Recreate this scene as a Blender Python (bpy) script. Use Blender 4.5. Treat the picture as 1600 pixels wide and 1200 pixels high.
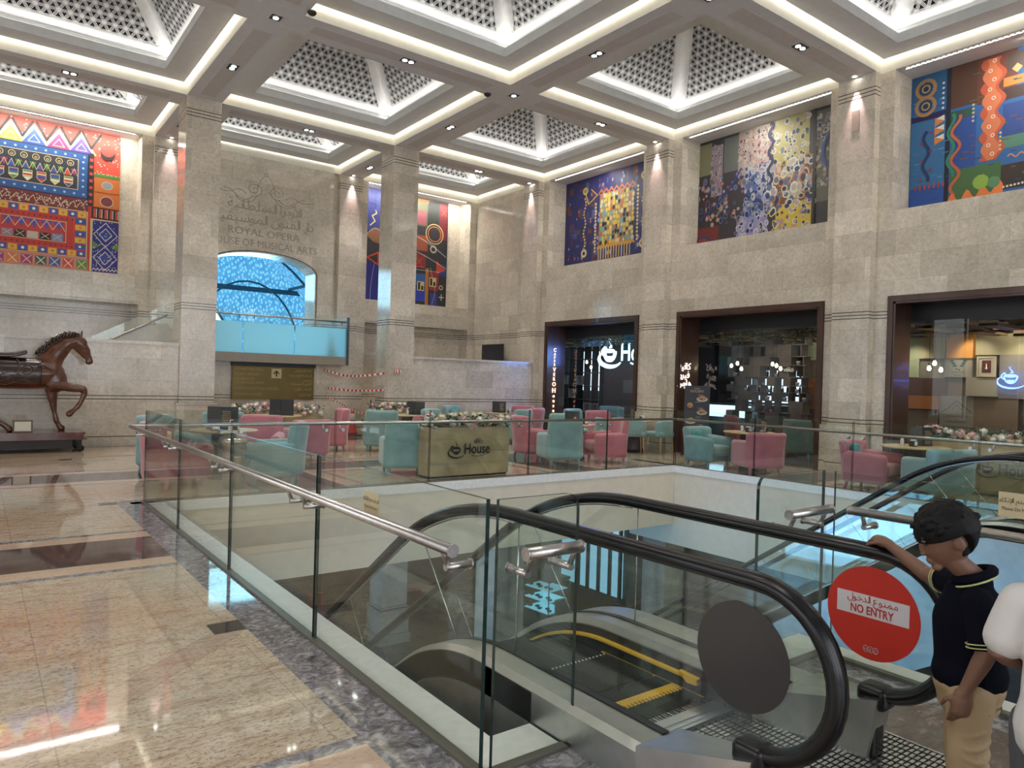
import bpy, bmesh, math, random
from mathutils import Vector, Matrix
random.seed(7)
PI = math.pi
sc = bpy.context.scene
COL = sc.collection
for o in list(bpy.data.objects): bpy.data.objects.remove(o, do_unlink=True)

# ------------------------------------------------------------------ camera
cam_d = bpy.data.cameras.new('camera'); cam_d.sensor_width = 36; cam_d.lens = 1122.6 / 1600 * 36
cam_d.clip_start = .05; cam_d.clip_end = 200
cam = bpy.data.objects.new('camera', cam_d); COL.objects.link(cam)
pan, tilt, roll = .64313711, -.00393606, .02924589
f_ = Vector((math.sin(pan) * math.cos(tilt), math.cos(pan) * math.cos(tilt), math.sin(tilt)))
r0 = Vector((math.cos(pan), -math.sin(pan), 0)); u0 = r0.cross(f_)
r_ = r0 * math.cos(roll) + u0 * math.sin(roll); u_ = -r0 * math.sin(roll) + u0 * math.cos(roll)
cam.matrix_world = Matrix(((r_.x, u_.x, -f_.x, 0), (r_.y, u_.y, -f_.y, 0), (r_.z, u_.z, -f_.z, 1.56), (0, 0, 0, 1)))
sc.camera = cam
# ------------------------------------------------------------------ view, world
vs = sc.view_settings
sc.display_settings.display_device = 'sRGB'
vs.view_transform = 'Standard'; vs.look = 'None'; vs.gamma = 1; vs.exposure = .92; vs.use_curve_mapping = False
w = bpy.data.worlds.new('world'); sc.world = w; w.use_nodes = True
w.node_tree.nodes['Background'].inputs[0].default_value = (.62, .74, .9, 1)
w.node_tree.nodes['Background'].inputs[1].default_value = .35
cy = sc.cycles
cy.use_denoising = True; cy.max_bounces = 9; cy.diffuse_bounces = 4; cy.glossy_bounces = 4
cy.transparent_max_bounces = 24; cy.transmission_bounces = 6; cy.sample_clamp_indirect = 6; cy.caustics_reflective = False; cy.caustics_refractive = False
cy.use_adaptive_sampling = True; cy.adaptive_threshold = .02

# ------------------------------------------------------------------ area lights of the room
def area(name, loc, dirv, sx, sy, watts, col=(1, 1, 1), parent=None, spread=PI):
    d = bpy.data.lights.new(name, 'AREA'); d.shape = 'RECTANGLE'; d.size = sx; d.size_y = sy; d.energy = watts; d.color = col; d.spread = spread
    o = bpy.data.objects.new(name, d); COL.objects.link(o); o.location = loc
    o.rotation_euler = Vector(dirv).to_track_quat('-Z', 'Y').to_euler()
    if parent: o.parent = parent
    return o
def spot(name, loc, dirv, watts, deg, blend=.5, col=(1, 1, 1), rad=.04, parent=None):
    d = bpy.data.lights.new(name, 'SPOT'); d.energy = watts; d.spot_size = math.radians(deg); d.spot_blend = blend; d.color = col; d.shadow_soft_size = rad
    o = bpy.data.objects.new(name, d); COL.objects.link(o); o.location = loc
    o.rotation_euler = Vector(dirv).to_track_quat('-Z', 'Y').to_euler()
    if parent: o.parent = parent
    return o
# daylight through the glazed entrance behind the photographer, the atrium beyond the arch, and an added blue fill for the lower storey
area('daylight_entrance', (3.5, -7.3, 3.6), (0, 1, -.05), 11, 5.5, 85, (.95, .96, 1))
area('daylight_side', (-7.6, 5, 4.2), (1, 0, -.1), 12, 5, 110, (1, .97, .93))
area('daylight_atrium', (6.3, 23.2, 5.2), (0, -1, -.55), 4.5, 2.5, 130, (.40, .80, 1))
area('blue_fill_lower', (-7.2, 9.5, -3.3), (1, -.15, -.05), 12, 3.0, 280, (.32, .62, 1))

# ------------------------------------------------------------------ materials
MATS = {}
def nodes(m):
    m.use_nodes = True; nt = m.node_tree; return nt, nt.nodes, nt.links, nt.nodes.get('Principled BSDF')
def pbr(name, col, rough=.5, metal=0., emis=None, estr=0., spec=.5, coat=0., noise=0., nscale=8., sheen=0.):
    if name in MATS: return MATS[name]
    m = bpy.data.materials.new(name); nt, N, L, b = nodes(m)
    c = (*col, 1); b.inputs['Base Color'].default_value = c; b.inputs['Roughness'].default_value = rough
    b.inputs['Metallic'].default_value = metal; b.inputs['Specular IOR Level'].default_value = spec
    b.inputs['Coat Weight'].default_value = coat; b.inputs['Sheen Weight'].default_value = sheen
    if emis: b.inputs['Emission Color'].default_value = (*emis, 1); b.inputs['Emission Strength'].default_value = estr
    # every surface gets a little procedural tone variation
    t = N.new('ShaderNodeTexCoord'); n = N.new('ShaderNodeTexNoise'); n.inputs['Scale'].default_value = nscale; n.inputs['Detail'].default_value = 4
    L.new(t.outputs['Object'], n.inputs['Vector'])
    mp = N.new('ShaderNodeMapRange'); a = noise or .04
    mp.inputs[1].default_value = .3; mp.inputs[2].default_value = .7; mp.inputs[3].default_value = 1 - a; mp.inputs[4].default_value = 1 + a
    L.new(n.outputs['Fac'], mp.inputs[0])
    mx = N.new('ShaderNodeVectorMath'); mx.operation = 'SCALE'; mx.inputs[0].default_value = col; L.new(mp.outputs[0], mx.inputs['Scale'])
    L.new(mx.outputs[0], b.inputs['Base Color'])
    MATS[name] = m; return m
def glow(name, col, s):
    if name in MATS: return MATS[name]
    m = bpy.data.materials.new(name); nt, N, L, b = nodes(m); N.remove(b)
    e = N.new('ShaderNodeEmission'); e.inputs[0].default_value = (*col, 1); e.inputs[1].default_value = s
    L.new(e.outputs[0], N['Material Output'].inputs[0]); MATS[name] = m; return m
def glass(name, tint=(.93, .97, .95), refl=.06, rough=0.):
    m = bpy.data.materials.new(name); nt, N, L, b = nodes(m); N.remove(b)
    t = N.new('ShaderNodeBsdfTransparent'); t.inputs[0].default_value = (*tint, 1)
    g = N.new('ShaderNodeBsdfGlossy'); g.inputs['Roughness'].default_value = rough; g.inputs[0].default_value = (.9, .95, .92, 1)
    lw = N.new('ShaderNodeLayerWeight'); lw.inputs[0].default_value = .5
    p5 = N.new('ShaderNodeMath'); p5.operation = 'POWER'; p5.inputs[1].default_value = 5; L.new(lw.outputs['Facing'], p5.inputs[0])
    ml = N.new('ShaderNodeMath'); ml.operation = 'MULTIPLY_ADD'; ml.inputs[1].default_value = 1 - refl; ml.inputs[2].default_value = refl; L.new(p5.outputs[0], ml.inputs[0]); ml.use_clamp = True
    mx = N.new('ShaderNodeMixShader'); L.new(ml.outputs[0], mx.inputs[0]); L.new(t.outputs[0], mx.inputs[1]); L.new(g.outputs[0], mx.inputs[2])
    L.new(mx.outputs[0], N['Material Output'].inputs[0]); MATS[name] = m; return m
def mth(N, L, op, a, b=None, c=None):
    n = N.new('ShaderNodeMath'); n.operation = op
    for i, v in enumerate((a, b, c)):
        if v is None: continue
        if isinstance(v, (int, float)): n.inputs[i].default_value = v
        else: L.new(v, n.inputs[i])
    return n.outputs[0]
def mixc(N, L, fac, a, b):
    n = N.new('ShaderNodeMix'); n.data_type = 'RGBA'
    for k, v in ((0, fac), (6, a), (7, b)):
        if isinstance(v, (int, float)): n.inputs[k].default_value = v
        elif isinstance(v, tuple): n.inputs[k].default_value = (*v, 1)
        else: L.new(v, n.inputs[k])
    return n.outputs[2]
def noise(N, L, vec, scale, detail=5, dist=0., rough=.55):
    n = N.new('ShaderNodeTexNoise'); n.inputs['Scale'].default_value = scale; n.inputs['Detail'].default_value = detail
    n.inputs['Distortion'].default_value = dist; n.inputs['Roughness'].default_value = rough; L.new(vec, n.inputs['Vector']); return n.outputs['Fac']
def ramp(N, L, f, stops):
    n = N.new('ShaderNodeValToRGB'); e = n.color_ramp.elements
    while len(e) < len(stops): e.new(.5)
    for k, (p, c) in enumerate(stops): e[k].position = p; e[k].color = (*c, 1) if isinstance(c, tuple) else (c, c, c, 1)
    L.new(f, n.inputs[0]); return n.outputs[0]

def stone(name, base, dark, rough=.22, grooves=(), blocks=(.9, .45), vein=1.):
    """polished limestone cladding: block joints, mottling, fine veins; grooves = heights of the cut lines"""
    m = bpy.data.materials.new(name); nt, N, L, b = nodes(m)
    uv = N.new('ShaderNodeUVMap'); uv.uv_map = 'UVMap'; geo = N.new('ShaderNodeNewGeometry')
    br = N.new('ShaderNodeTexBrick'); br.inputs['Scale'].default_value = 1; br.inputs['Brick Width'].default_value = blocks[0]; br.inputs['Row Height'].default_value = blocks[1]
    br.inputs['Mortar Size'].default_value = .003; br.inputs['Color1'].default_value = (.86, .86, .86, 1); br.inputs['Color2'].default_value = (1.12, 1.12, 1.12, 1); br.inputs['Mortar'].default_value = (.72, .7, .66, 1)
    L.new(uv.outputs[0], br.inputs['Vector'])
    n1 = noise(N, L, geo.outputs['Position'], 1.3, 8, .6, .65); n2 = noise(N, L, geo.outputs['Position'], 14, 6, .4, .7)
    c = mixc(N, L, ramp(N, L, n1, [(.3, 0.), (.7, 1.)]), dark, base)
    c = mixc(N, L, mth(N, L, 'MULTIPLY', ramp(N, L, n2, [(.38, 1.), (.55, 0.)]), .35), c, tuple(x * .62 for x in dark))
    n3 = noise(N, L, geo.outputs['Position'], 2.2, 9, 1.5, .6)
    v = ramp(N, L, mth(N, L, 'ABSOLUTE', mth(N, L, 'SUBTRACT', n3, .5)), [(0., 1.), (.012, 0.)])
    c = mixc(N, L, mth(N, L, 'MULTIPLY', v, .3 * vein), c, tuple(min(1, x * 1.5) for x in base))
    mx = N.new('ShaderNodeMix'); mx.data_type = 'RGBA'; mx.blend_type = 'MULTIPLY'; mx.inputs[0].default_value = 1; L.new(c, mx.inputs[6]); L.new(br.outputs[0], mx.inputs[7]); c = mx.outputs[2]
    if grooves:
        sp = N.new('ShaderNodeSeparateXYZ'); L.new(geo.outputs['Position'], sp.inputs[0]); tot = None
        for z in grooves:
            g = mth(N, L, 'LESS_THAN', mth(N, L, 'ABSOLUTE', mth(N, L, 'SUBTRACT', sp.outputs[2], z)), .0085)
            tot = g if tot is None else mth(N, L, 'MAXIMUM', tot, g)
        c = mixc(N, L, tot, c, (.075, .06, .045))
    L.new(c, b.inputs['Base Color']); b.inputs['Roughness'].default_value = rough
    bp = N.new('ShaderNodeBump'); bp.inputs['Strength'].default_value = .06; bp.inputs['Distance'].default_value = .02; L.new(n2, bp.inputs['Height']); L.new(bp.outputs[0], b.inputs['Normal'])
    MATS[name] = m; return m
S_B, S_D = (.68, .615, .515), (.50, .44, .355)
GR = (7.02, 7.09, 7.16, 3.03, 2.97, 2.91, 1.03, .96, .2)
STONE_COL = stone('limestone_pilaster', S_B, S_D, .09, GR)
STONE = stone('limestone_wall', S_B, S_D, .09, (3.03, 2.97, 2.91, 1.03, .96, .2))
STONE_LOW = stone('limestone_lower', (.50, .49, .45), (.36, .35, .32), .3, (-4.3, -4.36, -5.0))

def floor_mat():
    m = bpy.data.materials.new('polished_granite_floor'); nt, N, L, b = nodes(m)
    geo = N.new('ShaderNodeNewGeometry'); sp = N.new('ShaderNodeSeparateXYZ'); L.new(geo.outputs['Position'], sp.inputs[0]); X, Y = sp.outputs[0], sp.outputs[1]
    mp = N.new('ShaderNodeMapping'); mp.inputs['Scale'].default_value = (1.3, 4.5, 1); mp.inputs['Rotation'].default_value = (0, 0, .22); L.new(geo.outputs['Position'], mp.inputs[0])
    n1 = noise(N, L, mp.outputs[0], 2.6, 10, .7, .75); n2 = noise(N, L, mp.outputs[0], 17, 8, .5, .75); n3 = noise(N, L, geo.outputs['Position'], .55, 3, .3); n4 = noise(N, L, geo.outputs['Position'], 45, 3)
    c = ramp(N, L, n1, [(.3, (.24, .14, .09)), (.42, (.48, .37, .26)), (.52, (.62, .535, .40)), (.7, (.52, .45, .35))])
    c = mixc(N, L, mth(N, L, 'MULTIPLY', ramp(N, L, n2, [(.38, 1.), (.48, 0.)]), .85), c, (.14, .09, .065))
    c = mixc(N, L, mth(N, L, 'MULTIPLY', ramp(N, L, n4, [(.36, 1.), (.44, 0.)]), .6), c, (.15, .115, .09))
    c = mixc(N, L, ramp(N, L, n3, [(.42, 0.), (.66, .5)]), c, (.52, .29, .17))
    c = mixc(N, L, ramp(N, L, n3, [(.34, .45), (.48, 0.)]), c, (.42, .39, .31))
    def band(coord, c0, h):
        # distance to the nearest bay line (period 4.9 m)
        t = mth(N, L, 'SUBTRACT', coord, c0); t = mth(N, L, 'DIVIDE', t, 4.9); t = mth(N, L, 'SUBTRACT', t, mth(N, L, 'ROUND', t)); return mth(N, L, 'MULTIPLY', mth(N, L, 'ABSOLUTE', t), 4.9)
    dark = ramp(N, L, noise(N, L, mp.outputs[0], 3, 9, 1.6, .7), [(.35, (.075, .045, .042)), (.62, (.125, .085, .078)), (.68, (.28, .22, .2))])
    grey = ramp(N, L, noise(N, L, geo.outputs['Position'], 13, 8, 1.4, .7), [(.36, (.07, .065, .075)), (.5, (.2, .19, .205)), (.63, (.42, .40, .42))])
    peach = mixc(N, L, .55, c, (.62, .42, .3))
    # X running bands everywhere, Y running bands only outside the left hall
    dy = band(Y, 7.0, 0); dx = band(X, 3.85, 0); dx = mth(N, L, 'ADD', dx, mth(N, L, 'MULTIPLY', mth(N, L, 'LESS_THAN', X, 1.64), 9))
    d = mth(N, L, 'MINIMUM', dy, dx)
    c = mixc(N, L, mth(N, L, 'LESS_THAN', d, .77), c, grey)
    c = mixc(N, L, mth(N, L, 'LESS_THAN', d, .685), c, peach)
    c = mixc(N, L, mth(N, L, 'LESS_THAN', d, .44), c, dark)
    # tile joints and the dark key squares at mid bay
    def joint(coord, off, per, wdt):
        t = mth(N, L, 'DIVIDE', mth(N, L, 'SUBTRACT', coord, off), per); t = mth(N, L, 'SUBTRACT', t, mth(N, L, 'ROUND', t)); return mth(N, L, 'LESS_THAN', mth(N, L, 'MULTIPLY', mth(N, L, 'ABSOLUTE', t), per), wdt)
    j = mth(N, L, 'MAXIMUM', joint(X, .3, .98, .003), joint(Y, 4.55, .98, .0025))
    dg = mth(N, L, 'ABSOLUTE', mth(N, L, 'SUBTRACT', mth(N, L, 'SUBTRACT', Y, 4.40), mth(N, L, 'MULTIPLY', mth(N, L, 'SUBTRACT', X, 1.2), .92)))
    dj = mth(N, L, 'LESS_THAN', mth(N, L, 'ABSOLUTE', mth(N, L, 'SUBTRACT', dg, .12)), .005)
    in_b = mth(N, L, 'LESS_THAN', X, 1.3)
    dd = mth(N, L, 'MULTIPLY', mth(N, L, 'LESS_THAN', dg, .12), in_b)
    c = mixc(N, L, mth(N, L, 'MULTIPLY', dd, .35), c, (.36, .22, .18)); j = mth(N, L, 'MAXIMUM', j, mth(N, L, 'MULTIPLY', dj, in_b))
    j = mth(N, L, 'MULTIPLY', j, mth(N, L, 'GREATER_THAN', d, .77))
    c = mixc(N, L, mth(N, L, 'MULTIPLY', j, .4), c, (.16, .11, .08))
    sq = mth(N, L, 'MULTIPLY', mth(N, L, 'LESS_THAN', mth(N, L, 'ABSOLUTE', mth(N, L, 'SUBTRACT', X, 1.28)), .1), mth(N, L, 'GREATER_THAN', dy, 2.35))
    c = mixc(N, L, sq, c, (.055, .04, .035))
    # grey granite border round the void
    def inside(x0, x1, y0, y1):
        a = mth(N, L, 'MULTIPLY', mth(N, L, 'GREATER_THAN', X, x0), mth(N, L, 'LESS_THAN', X, x1)); e = mth(N, L, 'MULTIPLY', mth(N, L, 'GREATER_THAN', Y, y0), mth(N, L, 'LESS_THAN', Y, y1)); return mth(N, L, 'MULTIPLY', a, e)
    bd = mth(N, L, 'MAXIMUM', inside(1.37, 11.3, 2.02, 9.6), inside(3.86, 11.3, -9, 9.6))
    c = mixc(N, L, bd, c, grey)
    # brown marble where the escalator lands
    c = mixc(N, L, inside(2.0, 3.86, -1.2, 2.02), c, ramp(N, L, noise(N, L, geo.outputs['Position'], 2.2, 9, 2.2, .7), [(.3, (.06, .04, .035)), (.56, (.115, .082, .07)), (.62, (.25, .19, .165)), (.66, (.12, .085, .07))]))
    L.new(c, b.inputs['Base Color']); b.inputs['Roughness'].default_value = .07; b.inputs['Specular IOR Level'].default_value = .8
    b.inputs['Roughness'].default_value = .04
    MATS['floor'] = m; return m
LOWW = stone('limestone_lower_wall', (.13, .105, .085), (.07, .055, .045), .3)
FLOOR = floor_mat()
CEIL = pbr('taupe_ceiling_paint', (.64, .625, .62), .75)
RINGM = pbr('grey_plaster_ring', (.64, .635, .63), .8)
COVEM = pbr('cream_cove_plaster', (.72, .69, .60), .7)
WHITE = pbr('white_plaster', (.78, .78, .76), .6)
FASCIA = pbr('cream_void_fascia', (.76, .68, .54), .55)
CURB = pbr('white_stone_curb', (.84, .84, .80), .35, noise=.06, nscale=20)
STEEL = pbr('brushed_steel', (.52, .50, .48), .28, 1., noise=.08, nscale=30)
STEELM = pbr('brushed_steel_deck', (.50, .505, .485), .34, 1., noise=.06, nscale=14)
CHROME = pbr('polished_steel', (.8, .8, .8), .12, 1.)
BLACK = pbr('black_rubber', (.006, .006, .007), .25, 0, spec=.4)
BLACKM = pbr('black_satin', (.015, .015, .016), .45)
GLASS = glass('balustrade_glass', (.945, .968, .945), .04)
GLASSE = pbr('glass_edge_green', (.012, .03, .026), .15)
GLASSL = glass('shopfront_glass', (.93, .94, .93), .03)
WOODD = pbr('dark_mahogany_frame', (.062, .026, .015), .3, noise=.2, nscale=4, coat=.2)
WOODL = pbr('light_oak', (.50, .36, .19), .45, noise=.18, nscale=5)
TEAL = pbr('teal_velvet', (.19, .335, .34), .75, sheen=.6, noise=.14, nscale=5)
PINK = pbr('pink_velvet', (.46, .135, .175), .75, sheen=.6, noise=.14, nscale=5)
TEALP = pbr('teal_cushion', (.10, .34, .33), .7, noise=.25, nscale=40)
LED = glow('cove_led_strip', (1, .93, .78), 6.6)
LEDC = glow('cool_led_strip', (1, .97, .93), 10.)
LAMP = glow('downlight_lamp', (1, .97, .93), 18.)

# ------------------------------------------------------------------ mesh helpers
class MB:
    def __init__(s): s.v = []; s.f = []; s.m = []; s.sm = []; s.c = []
    def add(s, vs, fs, mi=0, smooth=False, col=None):
        k = len(s.v); s.v += [tuple(v) for v in vs]
        for f in fs: s.f.append([k + i for i in f]); s.m.append(mi); s.sm.append(smooth); s.c.append(col)
        return s
    def box(s, x0, x1, y0, y1, z0, z1, mi=0, col=None, M=None):
        vs = [(x0, y0, z0), (x1, y0, z0), (x1, y1, z0), (x0, y1, z0), (x0, y0, z1), (x1, y0, z1), (x1, y1, z1), (x0, y1, z1)]
        if M is not None: vs = [M @ Vector(v) for v in vs]
        return s.add(vs, [(0, 3, 2, 1), (4, 5, 6, 7), (0, 1, 5, 4), (1, 2, 6, 5), (2, 3, 7, 6), (3, 0, 4, 7)], mi, False, col)
    def cbox(s, c, d, mi=0, rz=0, col=None):
        M = Matrix.Translation(c) @ Matrix.Rotation(rz, 4, 'Z'); a, b, e = [t / 2 for t in d]
        return s.box(-a, a, -b, b, -e, e, mi, col, M)
    def rbox(s, c, d, r, mi=0, fn=None, k=3, nf=4, M=None):
        """box with rounded edges and a grid fine enough to bend by fn(x,y,z)"""
        h = [t / 2 for t in d]; r = min([r] + [t * .999 for t in h])
        def samp(hh):
            o = [(-(hh - r), -math.tan(PI / 4 * (1 - i / k))) for i in range(k)]
            o += [(-(hh - r) + 2 * (hh - r) * i / nf, 0.) for i in range(nf + 1)]
            o += [((hh - r), math.tan(PI / 4 * (i + 1) / k)) for i in range(k)]
            return o
        S = [samp(t) for t in h]; seen = {}; vs = []; fs = []
        def vid(p):
            key = tuple(round(q, 5) for q in p)
            if key not in seen: seen[key] = len(vs); vs.append(p)
            return seen[key]
        for ax in range(3):
            a, b = (ax + 1) % 3, (ax + 2) % 3
            for sg in (-1, 1):
                G = []
                for (pa, da) in S[a]:
                    row = []
                    for (pb, db) in S[b]:
                        dv = Vector((0, 0, 0)); dv[ax] = sg; dv[a] = da; dv[b] = db; dv.normalize(); p = Vector((0, 0, 0)); p[ax] = sg * (h[ax] - r); p[a] = pa; p[b] = pb
                        row.append(vid(p + dv * r))
                    G.append(row)
                for i in range(len(G) - 1):
                    for j in range(len(G[0]) - 1):
                        q = (G[i][j], G[i + 1][j], G[i + 1][j + 1], G[i][j + 1])
                        if len(set(q)) < 3: continue
                        q = list(dict.fromkeys(q)); fs.append(q if sg > 0 else q[::-1])
        c = Vector(c); out = []
        for p in vs:
            if fn: p = Vector(fn(*p))
            p = p + c
            out.append(M @ p if M is not None else p)
        return s.add(out, fs, mi, True)
    def tube(s, pts, r, n=8, mi=0, closed=False, caps=True, sx=1., smooth=True, up=None, col=None):
        P = [Vector(p) for p in pts]; R = r if isinstance(r, (list, tuple)) else [r] * len(P); k = len(P); vs = []
        u = Vector(up) if up else None
        for i, p in enumerate(P):
            t = (P[(i + 1) % k] - P[i - 1]) if closed else (P[min(i + 1, k - 1)] - P[max(i - 1, 0)])
            if t.length < 1e-9: t = Vector((0, 0, 1))
            t.normalize()
            if u is None: u = Vector((0, 0, 1)) if abs(t.z) < .9 else Vector((1, 0, 0))
            e1 = t.cross(Vector(up) if up else u)
            if e1.length < 1e-6: e1 = t.cross(Vector((1, 0, 0)))
            e1.normalize(); e2 = e1.cross(t); u = e2
            for j in range(n):
                a = 2 * PI * j / n; vs.append(p + (e1 * math.cos(a) * sx + e2 * math.sin(a)) * R[i])
        fs = [(i * n + j, i * n + (j + 1) % n, ((i + 1) % k) * n + (j + 1) % n, ((i + 1) % k) * n + j) for i in range(k if closed else k - 1) for j in range(n)]
        s.add(vs, fs, mi, smooth, col)
        if caps and not closed:
            b = len(s.v) - len(vs); s.f += [[b + j for j in range(n)][::-1], [b + (k - 1) * n + j for j in range(n)]]; s.m += [mi, mi]; s.sm += [False, False]; s.c += [col, col]
        return s
    def lathe(s, prof, c=(0, 0, 0), n=20, mi=0, smooth=True, M=None, sq=1.):
        vs = []; c = Vector(c)
        for (r, z) in prof:
            for j in range(n):
                a = 2 * PI * j / n; p = Vector((r * math.cos(a), r * math.sin(a) * sq, z)) + c; vs.append(M @ p if M is not None else p)
        fs = [(i * n + j, i * n + (j + 1) % n, (i + 1) * n + (j + 1) % n, (i + 1) * n + j) for i in range(len(prof) - 1) for j in range(n)]
        k = len(prof)
        fs2 = [[j for j in range(n)][::-1], [(k - 1) * n + j for j in range(n)]]
        s.add(vs, fs, mi, smooth); b = len(s.v) - len(vs)
        for f in fs2: s.f.append([b + i for i in f]); s.m.append(mi); s.sm.append(False); s.c.append(None)
        return s
    def sweep(s, prof, path, mi=0, smooth=False, caps=True):
        """prof: (x, n) offsets -- x along X, n along the path normal in the YZ plane; path: (y, z, ty, tz)"""
        k = len(prof); vs = []
        for (y, z, ty, tz) in path:
            for (x, n) in prof: vs.append((x, y - tz * n, z + ty * n))
        fs = [(i * k + j, i * k + (j + 1) % k, (i + 1) * k + (j + 1) % k, (i + 1) * k + j) for i in range(len(path) - 1) for j in range(k)]
        if caps: fs += [list(range(k))[::-1], [(len(path) - 1) * k + j for j in range(k)]]
        return s.add(vs, fs, mi, smooth)
    def prism(s, poly, o, ux, uy, d, mi=0, mside=None, col=None):
        """polygon (a,b) on axes ux,uy from o, extruded by vector d"""
        o, ux, uy, d = Vector(o), Vector(ux), Vector(uy), Vector(d); k = len(poly)
        A = [o + ux * a + uy * b for a, b in poly]; s.add(A + [p + d for p in A], [list(range(k)), list(range(k, 2 * k))[::-1]], mi, False, col)
        b = len(s.v) - 2 * k
        for j in range(k): s.f.append([b + j, b + k + j, b + k + (j + 1) % k, b + (j + 1) % k]); s.m.append(mi if mside is None else mside); s.sm.append(False); s.c.append(col)
        return s
    def build(s, name, mats, parent=None, loc=None, fix=True, weld=False):
        me = bpy.data.meshes.new(name); me.from_pydata([tuple(v) for v in s.v], [], s.f)
        if not isinstance(mats, (list, tuple)): mats = [mats]
        for m in mats: me.materials.append(m)
        me.polygons.foreach_set('material_index', s.m); me.polygons.foreach_set('use_smooth', s.sm)
        if any(c is not None for c in s.c):
            ca = me.color_attributes.new('Col', 'FLOAT_COLOR', 'CORNER')
            data = []
            for p, c in zip(me.polygons, s.c):
                c = c or (1, 1, 1)
                data += [c[0], c[1], c[2], 1.] * p.loop_total
            ca.data.foreach_set('color', data)
        if fix:
            bm = bmesh.new(); bm.from_mesh(me)
            if weld: bmesh.ops.remove_doubles(bm, verts=bm.verts, dist=1e-4)
            bmesh.ops.recalc_face_normals(bm, faces=bm.faces); bm.to_mesh(me); bm.free()
        uv = me.uv_layers.new(name='UVMap'); co = []
        V = me.vertices
        for p in me.polygons:
            n = p.normal; ax = max(range(3), key=lambda i: abs(n[i]))
            for li in p.loop_indices:
                v = V[me.loops[li].vertex_index].co
                co += ((v.y, v.z) if ax == 0 else (v.x, v.z) if ax == 1 else (v.x, v.y))
        uv.data.foreach_set('uv', co)
        o = bpy.data.objects.new(name, me); COL.objects.link(o)
        if parent is not None: o.parent = parent
        if loc is not None: o.location = loc
        return o
def tag(o, label=None, cat=None, group=None, kind=None):
    if label: o['label'] = label
    if cat: o['category'] = cat
    if group: o['group'] = group
    if kind: o['kind'] = kind
    return o
def thing(name, label, cat, loc=(0, 0, 0), rz=0., group=None):
    o = bpy.data.objects.new(name, None); COL.objects.link(o); o.empty_display_size = .1; o.location = loc; o.rotation_euler = (0, 0, rz)
    return tag(o, label, cat, group)
def copy_tree(o, parent=None, loc=None, rz=None, label=None, group=None):
    c = o.copy(); COL.objects.link(c)
    if parent is not None: c.parent = parent
    if loc is not None: c.location = loc
    if rz is not None: c.rotation_euler = (0, 0, rz)
    if label: c['label'] = label
    if group: c['group'] = group
    for ch in list(o.children): copy_tree(ch, c)
    return c
# ------------------------------------------------------------------ lettering
FC = {}
def glyphs(txt, bold=0.):
    k = (txt, bold)
    if k in FC: return FC[k]
    c = bpy.data.curves.new('t', 'FONT'); c.body = txt; c.resolution_u = 3; c.offset = bold
    o = bpy.data.objects.new('t', c); COL.objects.link(o); bpy.context.view_layer.update()
    me = bpy.data.meshes.new_from_object(o.evaluated_get(bpy.context.evaluated_depsgraph_get()))
    vs = [(v.co.x, v.co.y) for v in me.vertices]; fs = [list(p.vertices) for p in me.polygons]
    bpy.data.objects.remove(o); bpy.data.curves.remove(c); bpy.data.meshes.remove(me)
    FC[k] = (vs, fs); return FC[k]
def put(mb, vf, o, ux, uy, nrm, mi=0, col=None, depth=0.):
    vs, fs = vf; o, ux, uy, nrm = Vector(o), Vector(ux), Vector(uy), Vector(nrm)
    A = [o + ux * x + uy * y + nrm * (depth or .001) for x, y in vs]
    mb.add(A, fs, mi, False, col)
    if depth:   # raised letters: give them sides
        ed = {}
        for f in fs:
            for a, b in zip(f, f[1:] + f[:1]):
                e = (min(a, b), max(a, b)); ed[e] = None if e in ed else (a, b)
        for e, ab in ed.items():
            if ab is None: continue
            a, b = ab; pa, pb = A[a], A[b]; mb.add([pa, pb, pb - nrm * depth, pa - nrm * depth], [(0, 3, 2, 1)], mi, False, col)
def text(mb, txt, o, ux, uy, size, mi=0, col=None, align='l', depth=0., bold=0., width=None):
    vs, fs = glyphs(txt, bold)
    if not vs: return
    x0 = min(v[0] for v in vs); x1 = max(v[0] for v in vs); w = (x1 - x0) * size; sx = size
    if width: sx = size * width / w; w = width
    off = {'l': 0, 'c': -w / 2, 'r': -w}[align]; ux, uy = Vector(ux), Vector(uy)
    put(mb, ([((x - x0) * sx + off, y * size) for x, y in vs], fs), o, ux, uy, ux.cross(uy), mi, col, depth)
AR = {'ا': (0xFE8D, 2), 'ب': (0xFE8F, 4), 'ة': (0xFE93, 2), 'ت': (0xFE95, 4), 'ج': (0xFE9D, 4), 'ح': (0xFEA1, 4), 'خ': (0xFEA5, 4), 'د': (0xFEA9, 2), 'ر': (0xFEAD, 2), 'ز': (0xFEAF, 2), 'س': (0xFEB1, 4), 'ش': (0xFEB5, 4), 'ض': (0xFEBD, 4), 'ط': (0xFEC1, 4), 'ع': (0xFEC9, 4), 'ف': (0xFED1, 4), 'ق': (0xFED5, 4), 'ك': (0xFED9, 4), 'ل': (0xFEDD, 4), 'م': (0xFEE1, 4), 'ن': (0xFEE5, 4), 'ه': (0xFEE9, 4), 'و': (0xFEED, 2), 'ي': (0xFEF1, 4), 'ء': (0xFE80, 1), 'أ': (0xFE83, 2), 'إ': (0xFE87, 2), 'ى': (0xFEEF, 2)}
LA = {'ا': 0xFEFB, 'أ': 0xFEF7, 'إ': 0xFEF9}
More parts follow.
